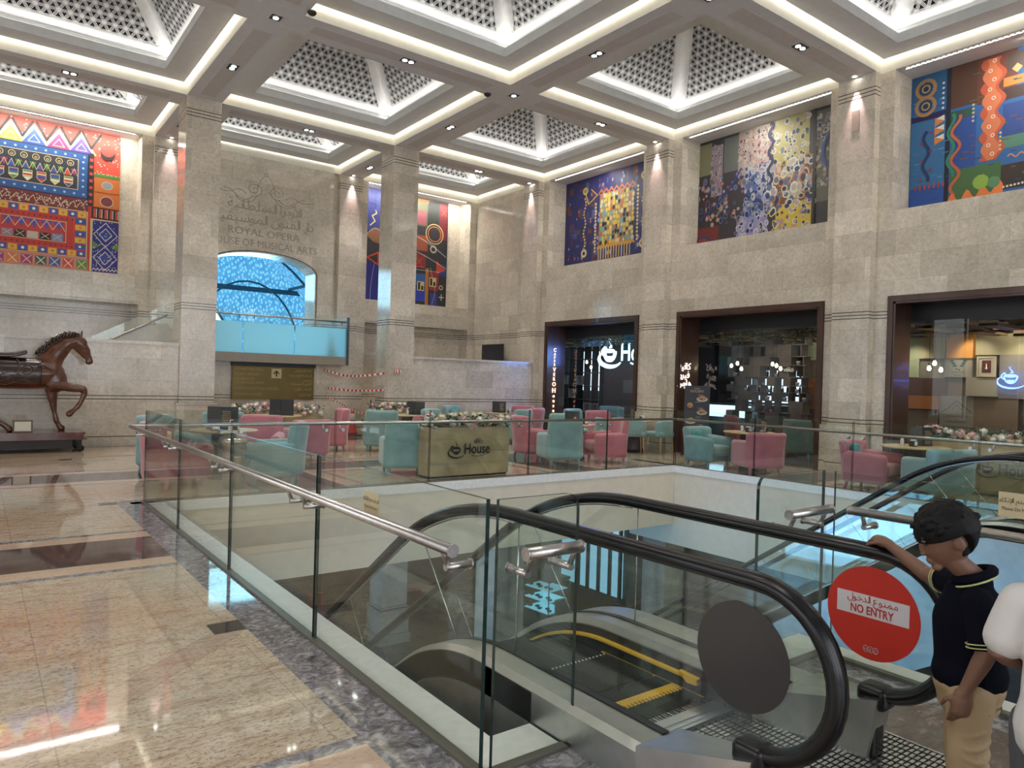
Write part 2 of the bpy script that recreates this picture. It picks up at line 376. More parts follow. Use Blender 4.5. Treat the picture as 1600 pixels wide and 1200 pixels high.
def arabic(mb, txt, o, ux, uy, size, mi=0, col=None, align='c', depth=0., bold=0.):
    seq = []; i = 0; prev = False
    while i < len(txt):
        ch = txt[i]
        if ch == ' ': seq.append(None); prev = False; i += 1; continue
        if ch == 'ل' and i + 1 < len(txt) and txt[i + 1] in LA: seq.append(chr(LA[txt[i + 1]] + (1 if prev else 0))); prev = False; i += 2; continue
        base, n = AR[ch]; nxt = i + 1 < len(txt) and txt[i + 1] in AR and AR[txt[i + 1]][1] > 1
        if n == 1: seq.append(chr(base)); prev = False
        else:
            j = n == 4 and nxt; k = (3 if prev and j else 2 if j else 1 if prev else 0); seq.append(chr(base + k)); prev = n == 4
        i += 1
    x = 0.; out = []
    for s_ in seq:
        if s_ is None: x -= .28; continue
        vs, fs = glyphs(s_, bold); a = min(v[0] for v in vs); b = max(v[0] for v in vs); join = ord(s_) not in (0xFE8D, 0xFE80)
        x -= (b - a) - .012; out.append(([(v[0] - a + x, v[1]) for v in vs], fs))
    off = {'r': 0, 'c': -x / 2, 'l': -x}[align]; ux, uy = Vector(ux), Vector(uy)
    for vs, fs in out: put(mb, ([((q + off) * size, y * size) for q, y in vs], fs), o, ux, uy, ux.cross(uy), mi, col, depth)
def colmat(name, rough=.6, emis=0.):
    if name in MATS: return MATS[name]
    m = bpy.data.materials.new(name); nt, N, L, b = nodes(m); a = N.new('ShaderNodeVertexColor'); a.layer_name = 'Col'
    L.new(a.outputs[0], b.inputs['Base Color']); b.inputs['Roughness'].default_value = rough
    if emis: L.new(a.outputs[0], b.inputs['Emission Color']); b.inputs['Emission Strength'].default_value = emis
    MATS[name] = m; return m
PAINT = colmat('painted_canvas', .55); PRINT = colmat('printed_surface', .5)
class Canvas:
    """flat artwork: coloured shapes laid over each other on a panel; u,v in metres from the lower left corner"""
    def __init__(s, o, ux, uy, w, h, base, thick=.03):
        s.mb = MB(); s.o = Vector(o); s.ux = Vector(ux).normalized(); s.uy = Vector(uy).normalized(); s.n = s.ux.cross(s.uy); s.w = w; s.h = h; s.k = 0; s.q = 0
        s.mb.prism([(0, 0), (w, 0), (w, h), (0, h)], s.o, s.ux, s.uy, s.n * -thick, 0, None, base)
    def layer(s): s.k += 1
    def poly(s, pts, col):
        s.q += 1; col = tuple(v * .8 for v in col); o = s.o + s.n * (.0008 * (s.k + 1) + 1e-5 * s.q); pts = [(min(max(a, 0), s.w), min(max(b, 0), s.h)) for a, b in pts]
        s.mb.add([o + s.ux * a + s.uy * b for a, b in pts], [list(range(len(pts)))], 0, False, col)
    def rect(s, a, b, c, d, col): s.poly([(a, b), (c, b), (c, d), (a, d)], col)
    def disc(s, x, y, r, col, n=12, sy=1., rot=0.): s.poly([(x + r * math.cos(rot + 2 * PI * i / n), y + r * sy * math.sin(rot + 2 * PI * i / n)) for i in range(n)], col)
    def ring(s, x, y, r, t, col, n=14, sy=1.):
        for i in range(n):
            a, b = 2 * PI * i / n, 2 * PI * (i + 1) / n
            s.poly([(x + r * math.cos(a), y + r * sy * math.sin(a)), (x + r * math.cos(b), y + r * sy * math.sin(b)), (x + (r - t) * math.cos(b), y + (r - t) * sy * math.sin(b)), (x + (r - t) * math.cos(a), y + (r - t) * sy * math.sin(a))], col)
    def line(s, pts, t, col):
        for (a, b), (c, d) in zip(pts, pts[1:]):
            l = math.hypot(c - a, d - b) or 1; nx, ny = -(d - b) / l * t / 2, (c - a) / l * t / 2; ex, ey = (c - a) / l * t * .3, (d - b) / l * t * .3
            s.poly([(a + nx - ex, b + ny - ey), (c + nx + ex, d + ny + ey), (c - nx + ex, d - ny + ey), (a - nx - ex, b - ny - ey)], col)
    def dots(s, pts, r, col):
        for a, b in pts: s.disc(a, b, r, col, 6)
    def build(s, name, mat=None, parent=None): return s.mb.build(name, mat or PAINT, parent, fix=False)
# ================================================================== THE SETTING
def struct(name, mb, mats, **k): return tag(mb.build(name, mats, **k), kind='structure')
ZC = 7.43; PX = [-5.95, -1.05, 3.85, 8.75]; PY = [-7.7, -2.8, 2.1, 7.0, 11.9, 16.8]; BW = .3555
XW, YW = 13.29, 19.95          # wall planes right and far
# floor slabs round the void
m = MB()
for x0, x1, y0, y1 in ((-8, 1.64, -8, 20.6), (1.64, 11, 9.3, 20.6), (11, 13.95, -8, 20.6), (1.64, 4.1, -8, 2.3), (8.95, 11, -8, 2.3)): m.box(x0, x1, y0, y1, -.12, 0)
struct('floor', m, FLOOR)
# plastered sides of the void and the soffit over the lower storey
m = MB()
m.box(1.50, 1.84, 2.3, 9.3, -1.13, -.121); m.box(1.5, 10.999, 9.302, 9.45, -1.13, -.0); m.box(11.002, 11.15, -8, 10.45, -1.53, 0.0)
m.box(1.84, 4.1, 2.3, 2.54, -1.13, -.121); m.box(4.1, 4.25, -8, 2.45, -1.13, -.121)
struct('trim_1', m, FASCIA)
m = MB()
m.box(1.64, 1.84, 2.3, 9.3, -.12, .004); m.box(1.84, 2.06, 2.3, 2.54, -.12, .004); m.box(3.38, 4.25, 2.3, 2.54, -.12, .004); m.box(4.1, 4.25, -8, 2.3, -.12, .004); m.box(1.84, 11, 9.285, 9.325, -.12, .006); m.box(10.985, 11.02, -8, 9.3, -.12, .006)
struct('trim_2', m, CURB)
m = MB()
for x0, x1, y0, y1 in ((-8, 1.5, -8, 20.6), (1.5, 11, 9.45, 20.6), (11.15, 14.5, -8, 20.6), (1.5, 4.1, -8, 2.3)): m.box(x0, x1, y0, y1, -1.15, -.6)
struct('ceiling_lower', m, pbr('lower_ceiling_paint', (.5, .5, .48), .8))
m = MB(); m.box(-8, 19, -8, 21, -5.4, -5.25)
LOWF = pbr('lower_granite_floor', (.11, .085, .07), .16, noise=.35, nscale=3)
struct('floor_lower', m, LOWF)
m = MB(); m.box(-8, 19, 20.6, 20.8, -5.25, -1.15); m.box(14.6, 14.8, -8, 20.6, -5.25, -1.15); m.box(-8, -7.8, -8, 20.6, -5.25, -1.15)
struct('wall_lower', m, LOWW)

# ---- far wall
m = MB()
for xc in (-5.95, -1.05, 3.85, 8.75):
    m.box(xc - .61, xc + .61, YW, 20.6, 0, ZC, 0); m.box(xc - .355, xc + .355, 19.76, YW, 0, ZC, 1); m.box(xc - .41, xc + .41, 19.70, 19.76, 0, .92, 1)
m.box(13.04, 13.29, YW, 20.6, 0, ZC, 0)
for x0, x1 in ((-5.34, -1.66), (-.44, 3.24), (9.36, 13.04)):
    m.box(x0, x1, YW, 20.6, 3.2, 3.9, 0); m.box(x0, x1, 20.6, 20.7, 3.9, ZC, 0); m.box(x0, x1, YW + .5, 20.6, 0, 3.2, 0)
    m.box(x0 - .0, x1 + .0, YW - .02, YW, 3.26, 3.28, 0)
struct('wall_far', m, [STONE, STONE_COL])
# arch wall
m = MB(); arc = [(6.3 + 1.45 * math.cos(PI * i / 24), 4.40 + .45 * math.sin(PI * i / 24)) for i in range(25)][::-1]
poly = [(4.36, 0), (4.85, 0)] + arc + [(7.75, 0), (8.24, 0), (8.24, ZC), (4.36, ZC)]
m.prism(poly, (0, 19.87, 0), (1, 0, 0), (0, 0, 1), (0, .75, 0), 0)
m.box(4.2, 4.46, 19.99, 20.1, 0, ZC, 0); m.box(8.2, 8.39, 19.99, 20.1, 0, ZC, 0)
struct('wall_arch', m, STONE)
m = MB(); pts = [(4.80, 19.862, 2.06)] + [(6.3 + 1.5 * math.cos(PI * i / 24), 19.862, 4.40 + .5 * math.sin(PI * i / 24)) for i in range(25)][::-1] + [(7.80, 19.862, 2.06)]
m.tube(pts, .012, 6); struct('trim_3', m, pbr('arch_groove_brown', (.12, .09, .06), .6))
# engraved lettering and flourish above the arch
m = MB(); INK = pbr('engraved_bronze', (.34, .28, .20), .4, 0); o = (0, 19.868, 0); U = (1, 0, 0); V = (0, 0, 1)
text(m, 'ROYAL OPERA', (6.3, 19.868, 5.30), U, V, .27, 0, None, 'c', .004, 0, 1.95); text(m, 'HOUSE OF MUSICAL ARTS', (6.3, 19.868, 5.0), U, V, .27, 0, None, 'c', .004, 0, 2.95)
arabic(m, 'الأوبرا السلطانية', (6.3, 19.868, 5.98), U, V, .36, 0, None, 'c', .004); arabic(m, 'دار الفنون الموسيقية', (6.3, 19.868, 5.63), U, V, .36, 0, None, 'c', .004)
for sg in (-1, 1):
    def sp(cx, cz, r0, r1, a0, a1, n=18): return [(6.3 + sg * (cx + (r0 + (r1 - r0) * i / n) * math.cos(a0 + (a1 - a0) * i / n)), 19.866, cz + (r0 + (r1 - r0) * i / n) * .8 * math.sin(a0 + (a1 - a0) * i / n)) for i in range(n + 1)]
    m.tube(sp(.32, 6.55, .03, .24, 0, 3.6 * PI, 34), .008, 5); m.tube(sp(.55, 6.42, .30, .30, PI * 1.0, PI * 1.85), .008, 5)
    m.tube([(6.3 + sg * (.55 + .8 * t), 19.866, 6.42 + .1 * math.sin(t * 7) * (1 - t)) for t in [i / 16 for i in range(17)]], .008, 5)
    m.tube([(6.3 + sg * (.35 + .75 * t), 19.866, 6.36 - .12 * math.sin(t * 5)) for t in [i / 16 for i in range(17)]], .008, 5)
    m.tube([(6.3 + sg * (.02 + .22 * t), 19.866, 6.95 - .35 * t * t) for t in [i / 8 for i in range(9)]], .008, 5)
m.tube(sp(0, 7.0, .05, .05, 0, 2 * PI), .007, 5)
tag(m.build('wall_inscription', INK), 'engraved royal opera house inscription with a curled flourish above the blue archway', 'inscription')

# ---- right wall
m = MB()
for yc in (-2.8, 2.1, 7.0, 11.9, 16.8):
    y1 = yc + .61 if yc < 16 else 19.951
    m.box(XW, 13.95, yc - .61, y1, 0, ZC, 0); m.box(13.10, XW, yc - .355, yc + .355, 0, ZC, 1)
    m.box(13.04, 13.10, yc - .40, yc + .40, 0, .88, 1); m.box(13.07, 13.10, yc - .38, yc + .38, .88, .92, 1); m.box(13.0, 13.04, yc - .43, yc + .43, 0, .16, 1)
    m.box(13.23, XW, yc - .61, yc - .40, 0, .9, 0)
    if yc < 16: m.box(13.23, XW, yc + .40, yc + .61, 0, .9, 0)
for yc in (-2.8, 2.1, 7.0, 11.9):
    y0, y1 = yc + .61, yc + 4.29
    m.box(XW, 13.95, y0, y1, 3.31, 4.86, 0); m.box(13.95, 14.05, y0, y1, 3.31, ZC, 0)
m.box(XW, 13.95, -8, -3.41, 0, ZC, 0)
struct('wall_right', m, [STONE, STONE_COL])
# ---- walls out of frame that close the hall
m = MB(); m.box(-8.2, -8, -8, 20.6, 0, .4); m.box(-8.2, -8, -8, 20.6, 6.7, ZC + .9); 
for y in (-8, -1.5, 5, 11.5, 18): m.box(-8.2, -7.99, y, y + 2.2, .4, 6.7)
struct('wall_left', m, STONE)
m = MB(); m.box(-8, 13.95, -8.2, -8, 6.6, ZC + .9); m.box(-8, 13.95, -8.2, -8, -.1, .5)
for x in (-8, -3.2, 1.6, 6.4, 11.2): m.box(x, x + 1.3, -8.2, -7.99, .5, 6.6)
struct('wall_near', m, STONE)
# daylit glazing of the entrance (seen only as reflections in the polished stone)
m = MB(); WG = glow('daylit_window_glass', (.86, .92, 1.), 1.9); FR = pbr('window_frame_grey', (.2, .2, .2), .5)
m.box(-8, 13.95, -8.18, -8.12, .5, 6.6, 0)
for x in [-8 + 1.6 * i for i in range(14)]: m.box(x, x + .12, -8.12, -8.05, .5, 6.6, 1)
for z in (2.4, 4.6): m.box(-8, 13.95, -8.12, -8.05, z, z + .1, 1)
struct('window_1', m, [WG, FR])
m = MB(); m.box(-8.18, -8.12, -5.8, 18, .4, 6.7, 0)
for y in [-5.8 + 1.4 * i for i in range(17)]: m.box(-8.12, -8.05, y, y + .1, .4, 6.7, 1)
struct('window_2', m, [glow('daylit_side_glass', (.90, .94, 1.), .8), FR])
# glowing blue panes added on the unseen left so the farther escalator reflects blue
m = MB(); m.box(-7.75, -7.7, 1, 18, -5.0, -1.4, 0)
for y in [1 + 1.7 * i for i in range(11)]: m.box(-7.7, -7.62, y, y + .1, -5.0, -1.4, 1)
struct('added_blue_window', m, [glow('added_blue_glow', (.25, .56, 1.), 4.5), FR])

# ---- columns of the hall and the storey below
def column(x, y, z0, z1, mat, name, label, grp):
    m = MB(); m.box(x - BW, x + BW, y - BW, y + BW, z0, z1, 0); m.box(x - BW - .05, x + BW + .05, y - BW - .05, y + BW + .05, z0, z0 + .9, 0); m.box(x - BW - .07, x + BW + .07, y - BW - .07, y + BW + .07, z0 + .86, z0 + .9, 0)
    m.box(x - BW - .09, x + BW + .09, y - BW - .09, y + BW + .09, z0, z0 + .22, 0)
    return tag(m.build(name, mat), label, 'column', grp)
column(3.85, 16.79, 0, ZC, STONE_COL, 'stone_column', 'square limestone column beside the horse wall, left of the brass directory sign', 'hall columns')
column(8.75, 16.79, 0, ZC, STONE_COL, 'stone_column', 'square limestone column with red and white tape tied to it, right of the traffic cone', 'hall columns')
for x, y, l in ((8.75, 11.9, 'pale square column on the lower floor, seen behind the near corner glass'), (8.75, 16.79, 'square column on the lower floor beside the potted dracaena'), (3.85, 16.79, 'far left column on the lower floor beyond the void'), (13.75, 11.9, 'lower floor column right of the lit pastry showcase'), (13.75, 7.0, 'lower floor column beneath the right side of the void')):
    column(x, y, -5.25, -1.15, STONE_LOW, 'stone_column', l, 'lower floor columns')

# ---- low walls in front of the stairs, landing, stairs
m = MB(); m.box(-8, 3.4945, 16.52, 16.72, 0, 2.10); m.box(-8, 3.4945, 16.48, 16.76, 2.10, 2.165)
struct('wall_stair_left', m, STONE)
m = MB(); m.box(9.1055, 13.09, 16.52, 16.72, 0, 2.07); m.box(9.1055, 13.09, 16.48, 16.76, 2.07, 2.13)
struct('wall_stair_right', m, STONE)
m = MB(); m.box(4.6, 8.39, 17.95, 18.15, 0, 1.84); m.box(4.5, 4.6, 17.95, 19.87, 0, 1.84); struct('wall_landing', m, STONE)
m = MB(); m.box(3.4, 7.82, 17.70, 22.5, 1.84, 2.06); m.box(2.6, 3.4, 17.7, 19.7, 1.75, 1.95)
for i in range(9): m.box(2.5 - .32 * (i + 1), 2.6 - .32 * i, 17.7, 19.6, 1.62 - .18 * i, 1.78 - .18 * i)
struct('floor_landing', m, pbr('landing_stone', (.30, .26, .21), .35))
m = MB(); m.prism([(-.4, .2), (.1, .2), (3.5, 2.2), (3.5, 2.62), (3.1, 2.62), (-.4, .62)], (0, 17.6, 0), (1, 0, 0), (0, 0, 1), (0, .08, 0)); struct('trim_4', m, pbr('pale_stringer', (.62, .60, .53), .5))

# ---- ceiling: beams, floating rings
m = MB()
X0, X1, Y0, Y1 = -8.2, 14.05, -8.2, 20.7
xs = [-5.95, -1.05, 3.85, 8.75]; ys = [-7.7, -2.8, 2.1, 7.0, 11.9, 16.8]
def beam(x0, x1, y0, y1):
    vs = [(x0, y0, ZC), (x1, y0, ZC), (x1, y1, ZC), (x0, y1, ZC), (x0, y0, 8.6), (x1, y0, 8.6), (x1, y1, 8.6), (x0, y1, 8.6)]
    m.add(vs, [(0, 3, 2, 1)], 0); m.add(vs, [(0, 1, 5, 4), (1, 2, 6, 5), (2, 3, 7, 6), (3, 0, 4, 7)], 1)
for x in xs: beam(x - BW, x + BW, Y0, Y1)
e = [X0] + [v for x in xs for v in (x - BW, x + BW)] + [XW]
for y in ys:
    for a, b in zip(e[::2], e[1::2]): beam(a, b, y - BW, y + BW)
beam(XW, X1, Y0, Y1)
for a, b in zip(e[::2], e[1::2]): beam(a, b, 19.95 if not 4 < a < 8 else 19.868, Y1)
# raised panels along the beams
for i, x in enumerate(xs):
    for y in ys: m.box(x - .15, x + .15, y + .62, min(y + 4.28, 19.5), ZC - .006, ZC + .01, 2)
for y in ys:
    for a, b in zip(e[::2], e[1::2]): m.box(a + .27, b - .27, y - .15, y + .15, ZC - .006, ZC + .01, 2)
m.box(X0, X1, Y0, Y1, 10.3, 10.4, 3)
CEILP = pbr('taupe_ceiling_panel', (.56, .52, .49), .75)
struct('ceiling', m, [CEIL, COVEM, CEILP, BLACKM], fix=False)

def coffer_ring(hx, hy, cname):
    """floating plaster ring of one coffer, centred on the origin; hx, hy are the half sizes of the coffer"""
    m = MB()
    def frame(h0, h1, z0, z1, mi=0):     # h0 inner inset, h1 outer inset
        ax, ay, bx, by = hx - h0, hy - h0, hx - h1, hy - h1
        m.box(-bx, -ax, -by, by, z0, z1, mi); m.box(ax, bx, -by, by, z0, z1, mi); m.box(-ax, ax, -by, -ay, z0, z1, mi); m.box(-ax, ax, ay, by, z0, z1, mi)
    frame(.50, .075, 7.65, 7.69, 0); frame(.53, .50, 7.65, 7.82, 1); frame(.50, .34, 7.69, 7.71, 1); frame(.36, .33, 7.71, 7.95, 2); frame(.40, .36, 7.85, 7.88, 2); frame(.33, .07, 7.95, 7.99, 2)
    return m
def cove_strip(hx, hy, inset, z0, z1, t, mat, name):
    m = MB(); ax, ay = hx - inset, hy - inset
    m.box(-ax, -ax + t, -ay, ay, z0, z1); m.box(ax - t, ax, -ay, ay, z0, z1); m.box(-ax, ax, -ay, -ay + t, z0, z1); m.box(-ax, ax, ay - t, ay, z0, z1); return m
def pyramid(hx, hy, za=None, zb=7.95, s=.185):
    """perforated pyramid: solid border bands plus a six-petal lattice, and a dark lining behind"""
    m = MB(); lin = MB(); za = zb + 1.95 * hy / 1.76; far = hy < 1.5
    for k in range(4):
        bx, by = (hx, hy) if k % 2 == 0 else (hy, hx)       # half base along u, distance of the base from the centre
        Rk = Matrix.Rotation(k * PI / 2, 3, 'Z'); L = math.hypot(by, za - zb)
        def W(u, v, off=0.):
            t = v / L; p = Vector((u, -by * (1 - t), zb + (za - zb) * t)); nrm = Vector((0, -(za - zb) / L, by / L))
            return Rk @ (p + nrm * -off)
        b0, hb = (.10, .15) if far else (.20, .19)
        sl = bx / L; ca = math.cos(math.atan(sl)); inner = lambda v: bx - sl * v - hb / ca
        vt = (bx - hb / ca) / sl
        T = [(-inner(b0), b0), (inner(b0), b0), (0, vt)]; O = [(-bx, 0), (bx, 0), (0, L)]
        for i in range(3):
            j = (i + 1) % 3; m.add([W(*O[i]), W(*O[j]), W(*T[j]), W(*T[i])], [(0, 1, 2, 3)], 0)
            m.add([W(*T[i]), W(*T[j]), W(*T[j], -.03), W(*T[i], -.03)], [(0, 1, 2, 3)], 0)
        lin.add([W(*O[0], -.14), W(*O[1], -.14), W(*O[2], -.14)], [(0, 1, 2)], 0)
        ins = lambda p: b0 - .06 < p[1] < vt + .1 and abs(p[0]) < inner(p[1]) + .05
        h = s * math.sqrt(3) / 2
        for r in range(int(L / h) + 1):
            for c in range(-int(bx / s) - 2, int(bx / s) + 3):
                A = (c * s + (r % 2) * s / 2, b0 + r * h)
                for dx, dy in ((s, 0), (s / 2, h), (-s / 2, h)):
                    B = (A[0] + dx, A[1] + dy)
                    if not ins(((A[0] + B[0]) / 2, (A[1] + B[1]) / 2)): continue
                    nx, ny = -dy / s, dx / s
                    def strip(P, w):
                        for (p, q) in zip(P, P[1:]):
                            l = math.hypot(q[0] - p[0], q[1] - p[1]); a, b = -(q[1] - p[1]) / l * w, (q[0] - p[0]) / l * w
                            m.add([W(p[0] + a, p[1] + b), W(q[0] + a, q[1] + b), W(q[0] - a, q[1] - b), W(p[0] - a, p[1] - b)], [(0, 1, 2, 3)], 0)
                    strip([A, B], .0052)
                    for sg in (-1, 1):
                        strip([(A[0] + dx * t + nx * sg * .134 * s * 4 * t * (1 - t), A[1] + dy * t + ny * sg * .134 * s * 4 * t * (1 - t)) for t in (0, .3, .7, 1)], .0052)
    return m, lin
LAT = pbr('white_lattice', (.74, .74, .73), .7)
protos = {}
coffs = []
xb = [(-5.6, -1.4), (-.6945, 3.4945), (4.2055, 8.3945), (9.1055, XW)]
yb = [(-2.44, 1.74), (2.4555, 6.6445), (7.3555, 11.5445), (12.2555, 16.4445), (17.1555, 19.91)]
rows = ['nearest the viewer', 'in the second row from the near side', 'in the middle row', 'in the row over the cafe', 'against the far wall']
cols = ['far left', 'left', 'centre', 'right']
for iy, (y0, y1) in enumerate(yb):
    for ix, (x0, x1) in enumerate(xb):
        if ix == 0 and iy < 3: continue
        hx, hy = (x1 - x0) / 2, (y1 - y0) / 2; key = (round(hx, 2), round(hy, 2))
        lab = 'pierced pyramid coffer, %s column of the ceiling, %s' % (cols[ix], rows[iy])
        loc = ((x0 + x1) / 2, (y0 + y1) / 2, 0)
        if key not in protos:
            t = thing('ceiling_coffer', lab, 'ceiling coffer', loc, 0, 'pyramid coffers of the ceiling')
            rg = coffer_ring(hx, hy, 'ring').build('plaster_ring', [RINGM, pbr('lip_plaster', (.60, .60, .58), .7), WHITE], t)
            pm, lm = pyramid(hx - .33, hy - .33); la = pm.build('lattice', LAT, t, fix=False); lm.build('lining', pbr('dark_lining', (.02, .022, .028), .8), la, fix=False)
            cove_strip(hx, hy, .06, 7.665, 7.70, .012, LED, 'x').build('light_strip', LED, rg)
            cove_strip(hx, hy, .43, 7.712, 7.735, .03, LEDC, 'x').build('inner_light_strip', LEDC, rg)
            protos[key] = t
        else: copy_tree(protos[key], None, loc, None, lab)

# ---- downlights in the beams
def downlight(n, loc, along, lab, watts=95, grp='twin downlights in the beams'):
    t = thing('downlight', lab, 'downlight', loc, 0 if along == 'x' else PI / 2, grp)
    m = MB(); w = .13 if n == 2 else .075; m.box(-w - .03, w + .03, -.112, .112, -.010, -.004, 0); m.box(-w - .012, w + .012, -.095, .095, -.0125, -.010, 1); hs = m.build('housing', [CEIL, BLACKM], t)
    for i in range(n):
        x = 0 if n == 1 else (-.065, .065)[i]
        m = MB(); m.lathe([(.0, -.006), (.046, -.006), (.046, 0)], (x, 0, -.016), 14); m.build('lamp', LAMP, hs)
        m = MB(); m.tube([(x + .05 * math.cos(a), .05 * math.sin(a), -.02) for a in [2 * PI * i / 14 for i in range(14)]], .006, 5, closed=True); m.build('lamp_ring', BLACKM, hs)
    spot('downlight_beam', (0, 0, -.05), (0, 0, -1), watts, 95, .8, (1, .965, .92), .05, t)
    return t
k = 0
for x, y, al, lab in ((3.85, 14.35, 'y', 'twin downlight in the left beam just before the left column'), (6.3, 16.8, 'x', 'twin downlight in the beam between the two hall columns'), (8.75, 14.35, 'y', 'twin downlight in the beam before the right column'),
    (11.2, 16.8, 'x', 'twin downlight in the beam right of the right column'), (6.3, 11.9, 'x', 'twin downlight in the beam left of the central crossing'), (11.2, 11.9, 'x', 'twin downlight in the beam right of the central crossing'),
    (8.75, 9.45, 'y', 'twin downlight in the beam nearer than the central crossing'), (11.2, 7.0, 'x', 'twin downlight in the rightmost visible beam above the second mural'), (1.4, 16.8, 'x', 'twin downlight at far left above the horse'),
    (8.75, 18.6, 'y', 'twin downlight in the short beam behind the right column'), (3.85, 18.6, 'y', 'twin downlight in the short beam behind the left column')):
    downlight(2, (x, y, ZC), al, lab)
for x, y, lab in ((8.75, 11.9, 'single downlight at the central beam crossing'), (3.85, 11.9, 'single downlight at the upper left beam crossing'), (8.75, 7.0, 'single downlight at the top right beam crossing')): downlight(1, (x, y, ZC), 'x', lab, 75, 'single downlights at the crossings')
spot('bare_ceiling_spot', (1.2, 2.1, ZC - .06), (0, 0, -1), 55, 42, .6, (1, .965, .92), .06)  # narrow spot added to brighten the left floor and the curb
for x, y in ((6.3, 7.0), (1.4, 7), (-.6, 2.1), (1.4, 11.9), (-1.05, 4.5), (1.9, 4.6), (3.85, 9.45), (11.2, 2.1)):  # the spot over the left void edge is added to whiten the curb
    spot('bare_ceiling_spot', (x, y, ZC - .06), (0, 0, -1), 75, 100, .8, (1, .965, .92), .06)
# wall washers that throw the narrow pink cones on the pilasters
for x, y, dx, dy, lab in ((13.01, 7.0, 1, 0, 'round spotlight over the pilaster between the second and third murals'), (13.01, 11.9, 1, 0, 'round spotlight over the pilaster between the first and second murals'), (13.01, 16.8, 1, 0, 'round spotlight over the pilaster left of the first mural'),
    (3.85, 19.67, 0, 1, 'round spotlight over the pilaster behind the left column'), (8.75, 19.67, 0, 1, 'round spotlight over the pilaster behind the right column')):
    t = thing('spotlight', lab, 'spotlight', (x, y, ZC), 0, 'spotlights over the pilasters')
    m = MB(); m.lathe([(.065, 0), (.07, -.012), (.05, -.02), (.045, -.012), (.0, -.012)], n=16); m.build('bezel', WHITE, t)
    m = MB(); m.lathe([(.0, -.016), (.035, -.016), (.035, -.012)], n=12); m.build('lamp', LAMP, t)
    spot('spotlight_beam', (0, 0, -.04), (dx * .06, dy * .06, -1), 120, 38, 1., (1, .74, .80), .012, t)
# small fittings: sensors and a dome camera
for x, y, lab in ((8.3, 12.2, 'black dome fitting left of the central downlight'), (4.25, 11.35, 'black round speaker at the upper left beam crossing')):
    m = MB(); m.lathe([(.07, 0), (.075, -.02), (.05, -.05), (.0, -.06)], (x, y, ZC), 14); tag(m.build('dome_camera', BLACKM), lab, 'camera')

def dotted():
    m = bpy.data.materials.new('dotted_led'); nt, N, L, b = nodes(m); g = N.new('ShaderNodeNewGeometry'); sp = N.new('ShaderNodeSeparateXYZ'); L.new(g.outputs['Position'], sp.inputs[0])
    t = mth(N, L, 'FRACT', mth(N, L, 'MULTIPLY', mth(N, L, 'ADD', sp.outputs[0], sp.outputs[1]), 11.7)); k = mth(N, L, 'LESS_THAN', t, .62)
    e = N.new('ShaderNodeEmission'); e.inputs[0].default_value = (1, .97, .9, 1); L.new(mth(N, L, 'MULTIPLY', k, 5.), e.inputs[1]); L.new(e.outputs[0], N['Material Output'].inputs[0]); return m
DOTS = dotted()
# ---- murals in the alcoves and their light strips
def mural_light(o, ux, n, L):
    m = MB(); m.prism([(0, -.018), (L, -.018), (L, .018), (0, .018)], o, ux, n, (0, 0, -.006), 0); return m
for y0, lab in ((2.71, 'third'), (7.61, 'second'), (12.51, 'first'), (-2.19, 'fourth')):
    m = mural_light((13.40, y0 + .05, ZC - .002), (0, 1, 0), (1, 0, 0), 3.5); t = tag(m.build('alcove_light_strip', DOTS), 'dotted light strip above the %s mural on the right wall' % lab, 'light strip', 'alcove light strips')
    area('alcove_wash', (13.50, y0 + 1.84, ZC - .02), (.25, 0, -1), .06, 3.4, 48, (1, .96, .88), None)
for x0, lab in ((-.44, 'left mural behind the horse'), (9.36, 'mural behind the right column')):
    m = mural_light((x0 + .05, 20.06, ZC - .002), (1, 0, 0), (0, 1, 0), 3.5); tag(m.build('alcove_light_strip', DOTS), 'dotted light strip in the soffit above the ' + lab, 'light strip', 'alcove light strips')
    area('alcove_wash', (x0 + 1.84, 20.15, ZC - .02), (0, .25, -1), 3.4, .06, 48, (1, .96, .88), None)
# ================================================================== MURALS
R = random.Random(11)
def zig(x0, x1, y, a, n): return [(x0 + (x1 - x0) * i / n, y + (a if i % 2 else -a)) for i in range(n + 1)]
def wav(x, y0, y1, a, per, n=40): return [(x + a * math.sin(2 * PI * (y0 + (y1 - y0) * i / n) / per), y0 + (y1 - y0) * i / n) for i in range(n + 1)]
RED, ORA, YEL, BLU, NAVY, WHT, BLK, MAG, GRN, CRM = (.55, .055, .03), (.62, .17, .03), (.68, .42, .05), (.025, .085, .33), (.012, .018, .05), (.72, .70, .64), (.012, .012, .014), (.34, .03, .16), (.10, .24, .05), (.62, .50, .26)
PUR = (.10, .06, .33)
# left mural: red, yellow and blue patchwork
c = Canvas((-.05, 20.57, 3.98), (1, 0, 0), (0, 0, 1), 2.9, 3.44, RED)
c.rect(0, 2.85, 2.3, 3.44, (.50, .05, .03)); c.layer()
c.dots([(R.uniform(0, 2.9), R.uniform(2.2, 3.42)) for _ in range(230)], .014, WHT); c.layer()
for u, col in ((.16, MAG), (.62, YEL), (1.08, BLU), (1.58, MAG), (2.05, PUR)):
    c.poly([(u - .33, 2.86), (u, 3.36), (u + .33, 2.86)], CRM); 
c.layer()
for u, col in ((.16, MAG), (.62, YEL), (1.08, BLU), (1.58, MAG), (2.05, PUR)):
    c.poly([(u - .24, 2.88), (u, 3.24), (u + .24, 2.88)], col)
c.layer()
for u in (.39, .85, 1.33, 1.82, 2.26): c.line([(u - .2, 3.40), (u, 3.02), (u + .2, 3.40)], .05, BLK)
for u in (.16, .62, 1.08, 1.58, 2.05): c.line([(u - .12, 2.93), (u, 3.1), (u + .12, 2.93), (u - .12, 2.93)], .014, CRM)
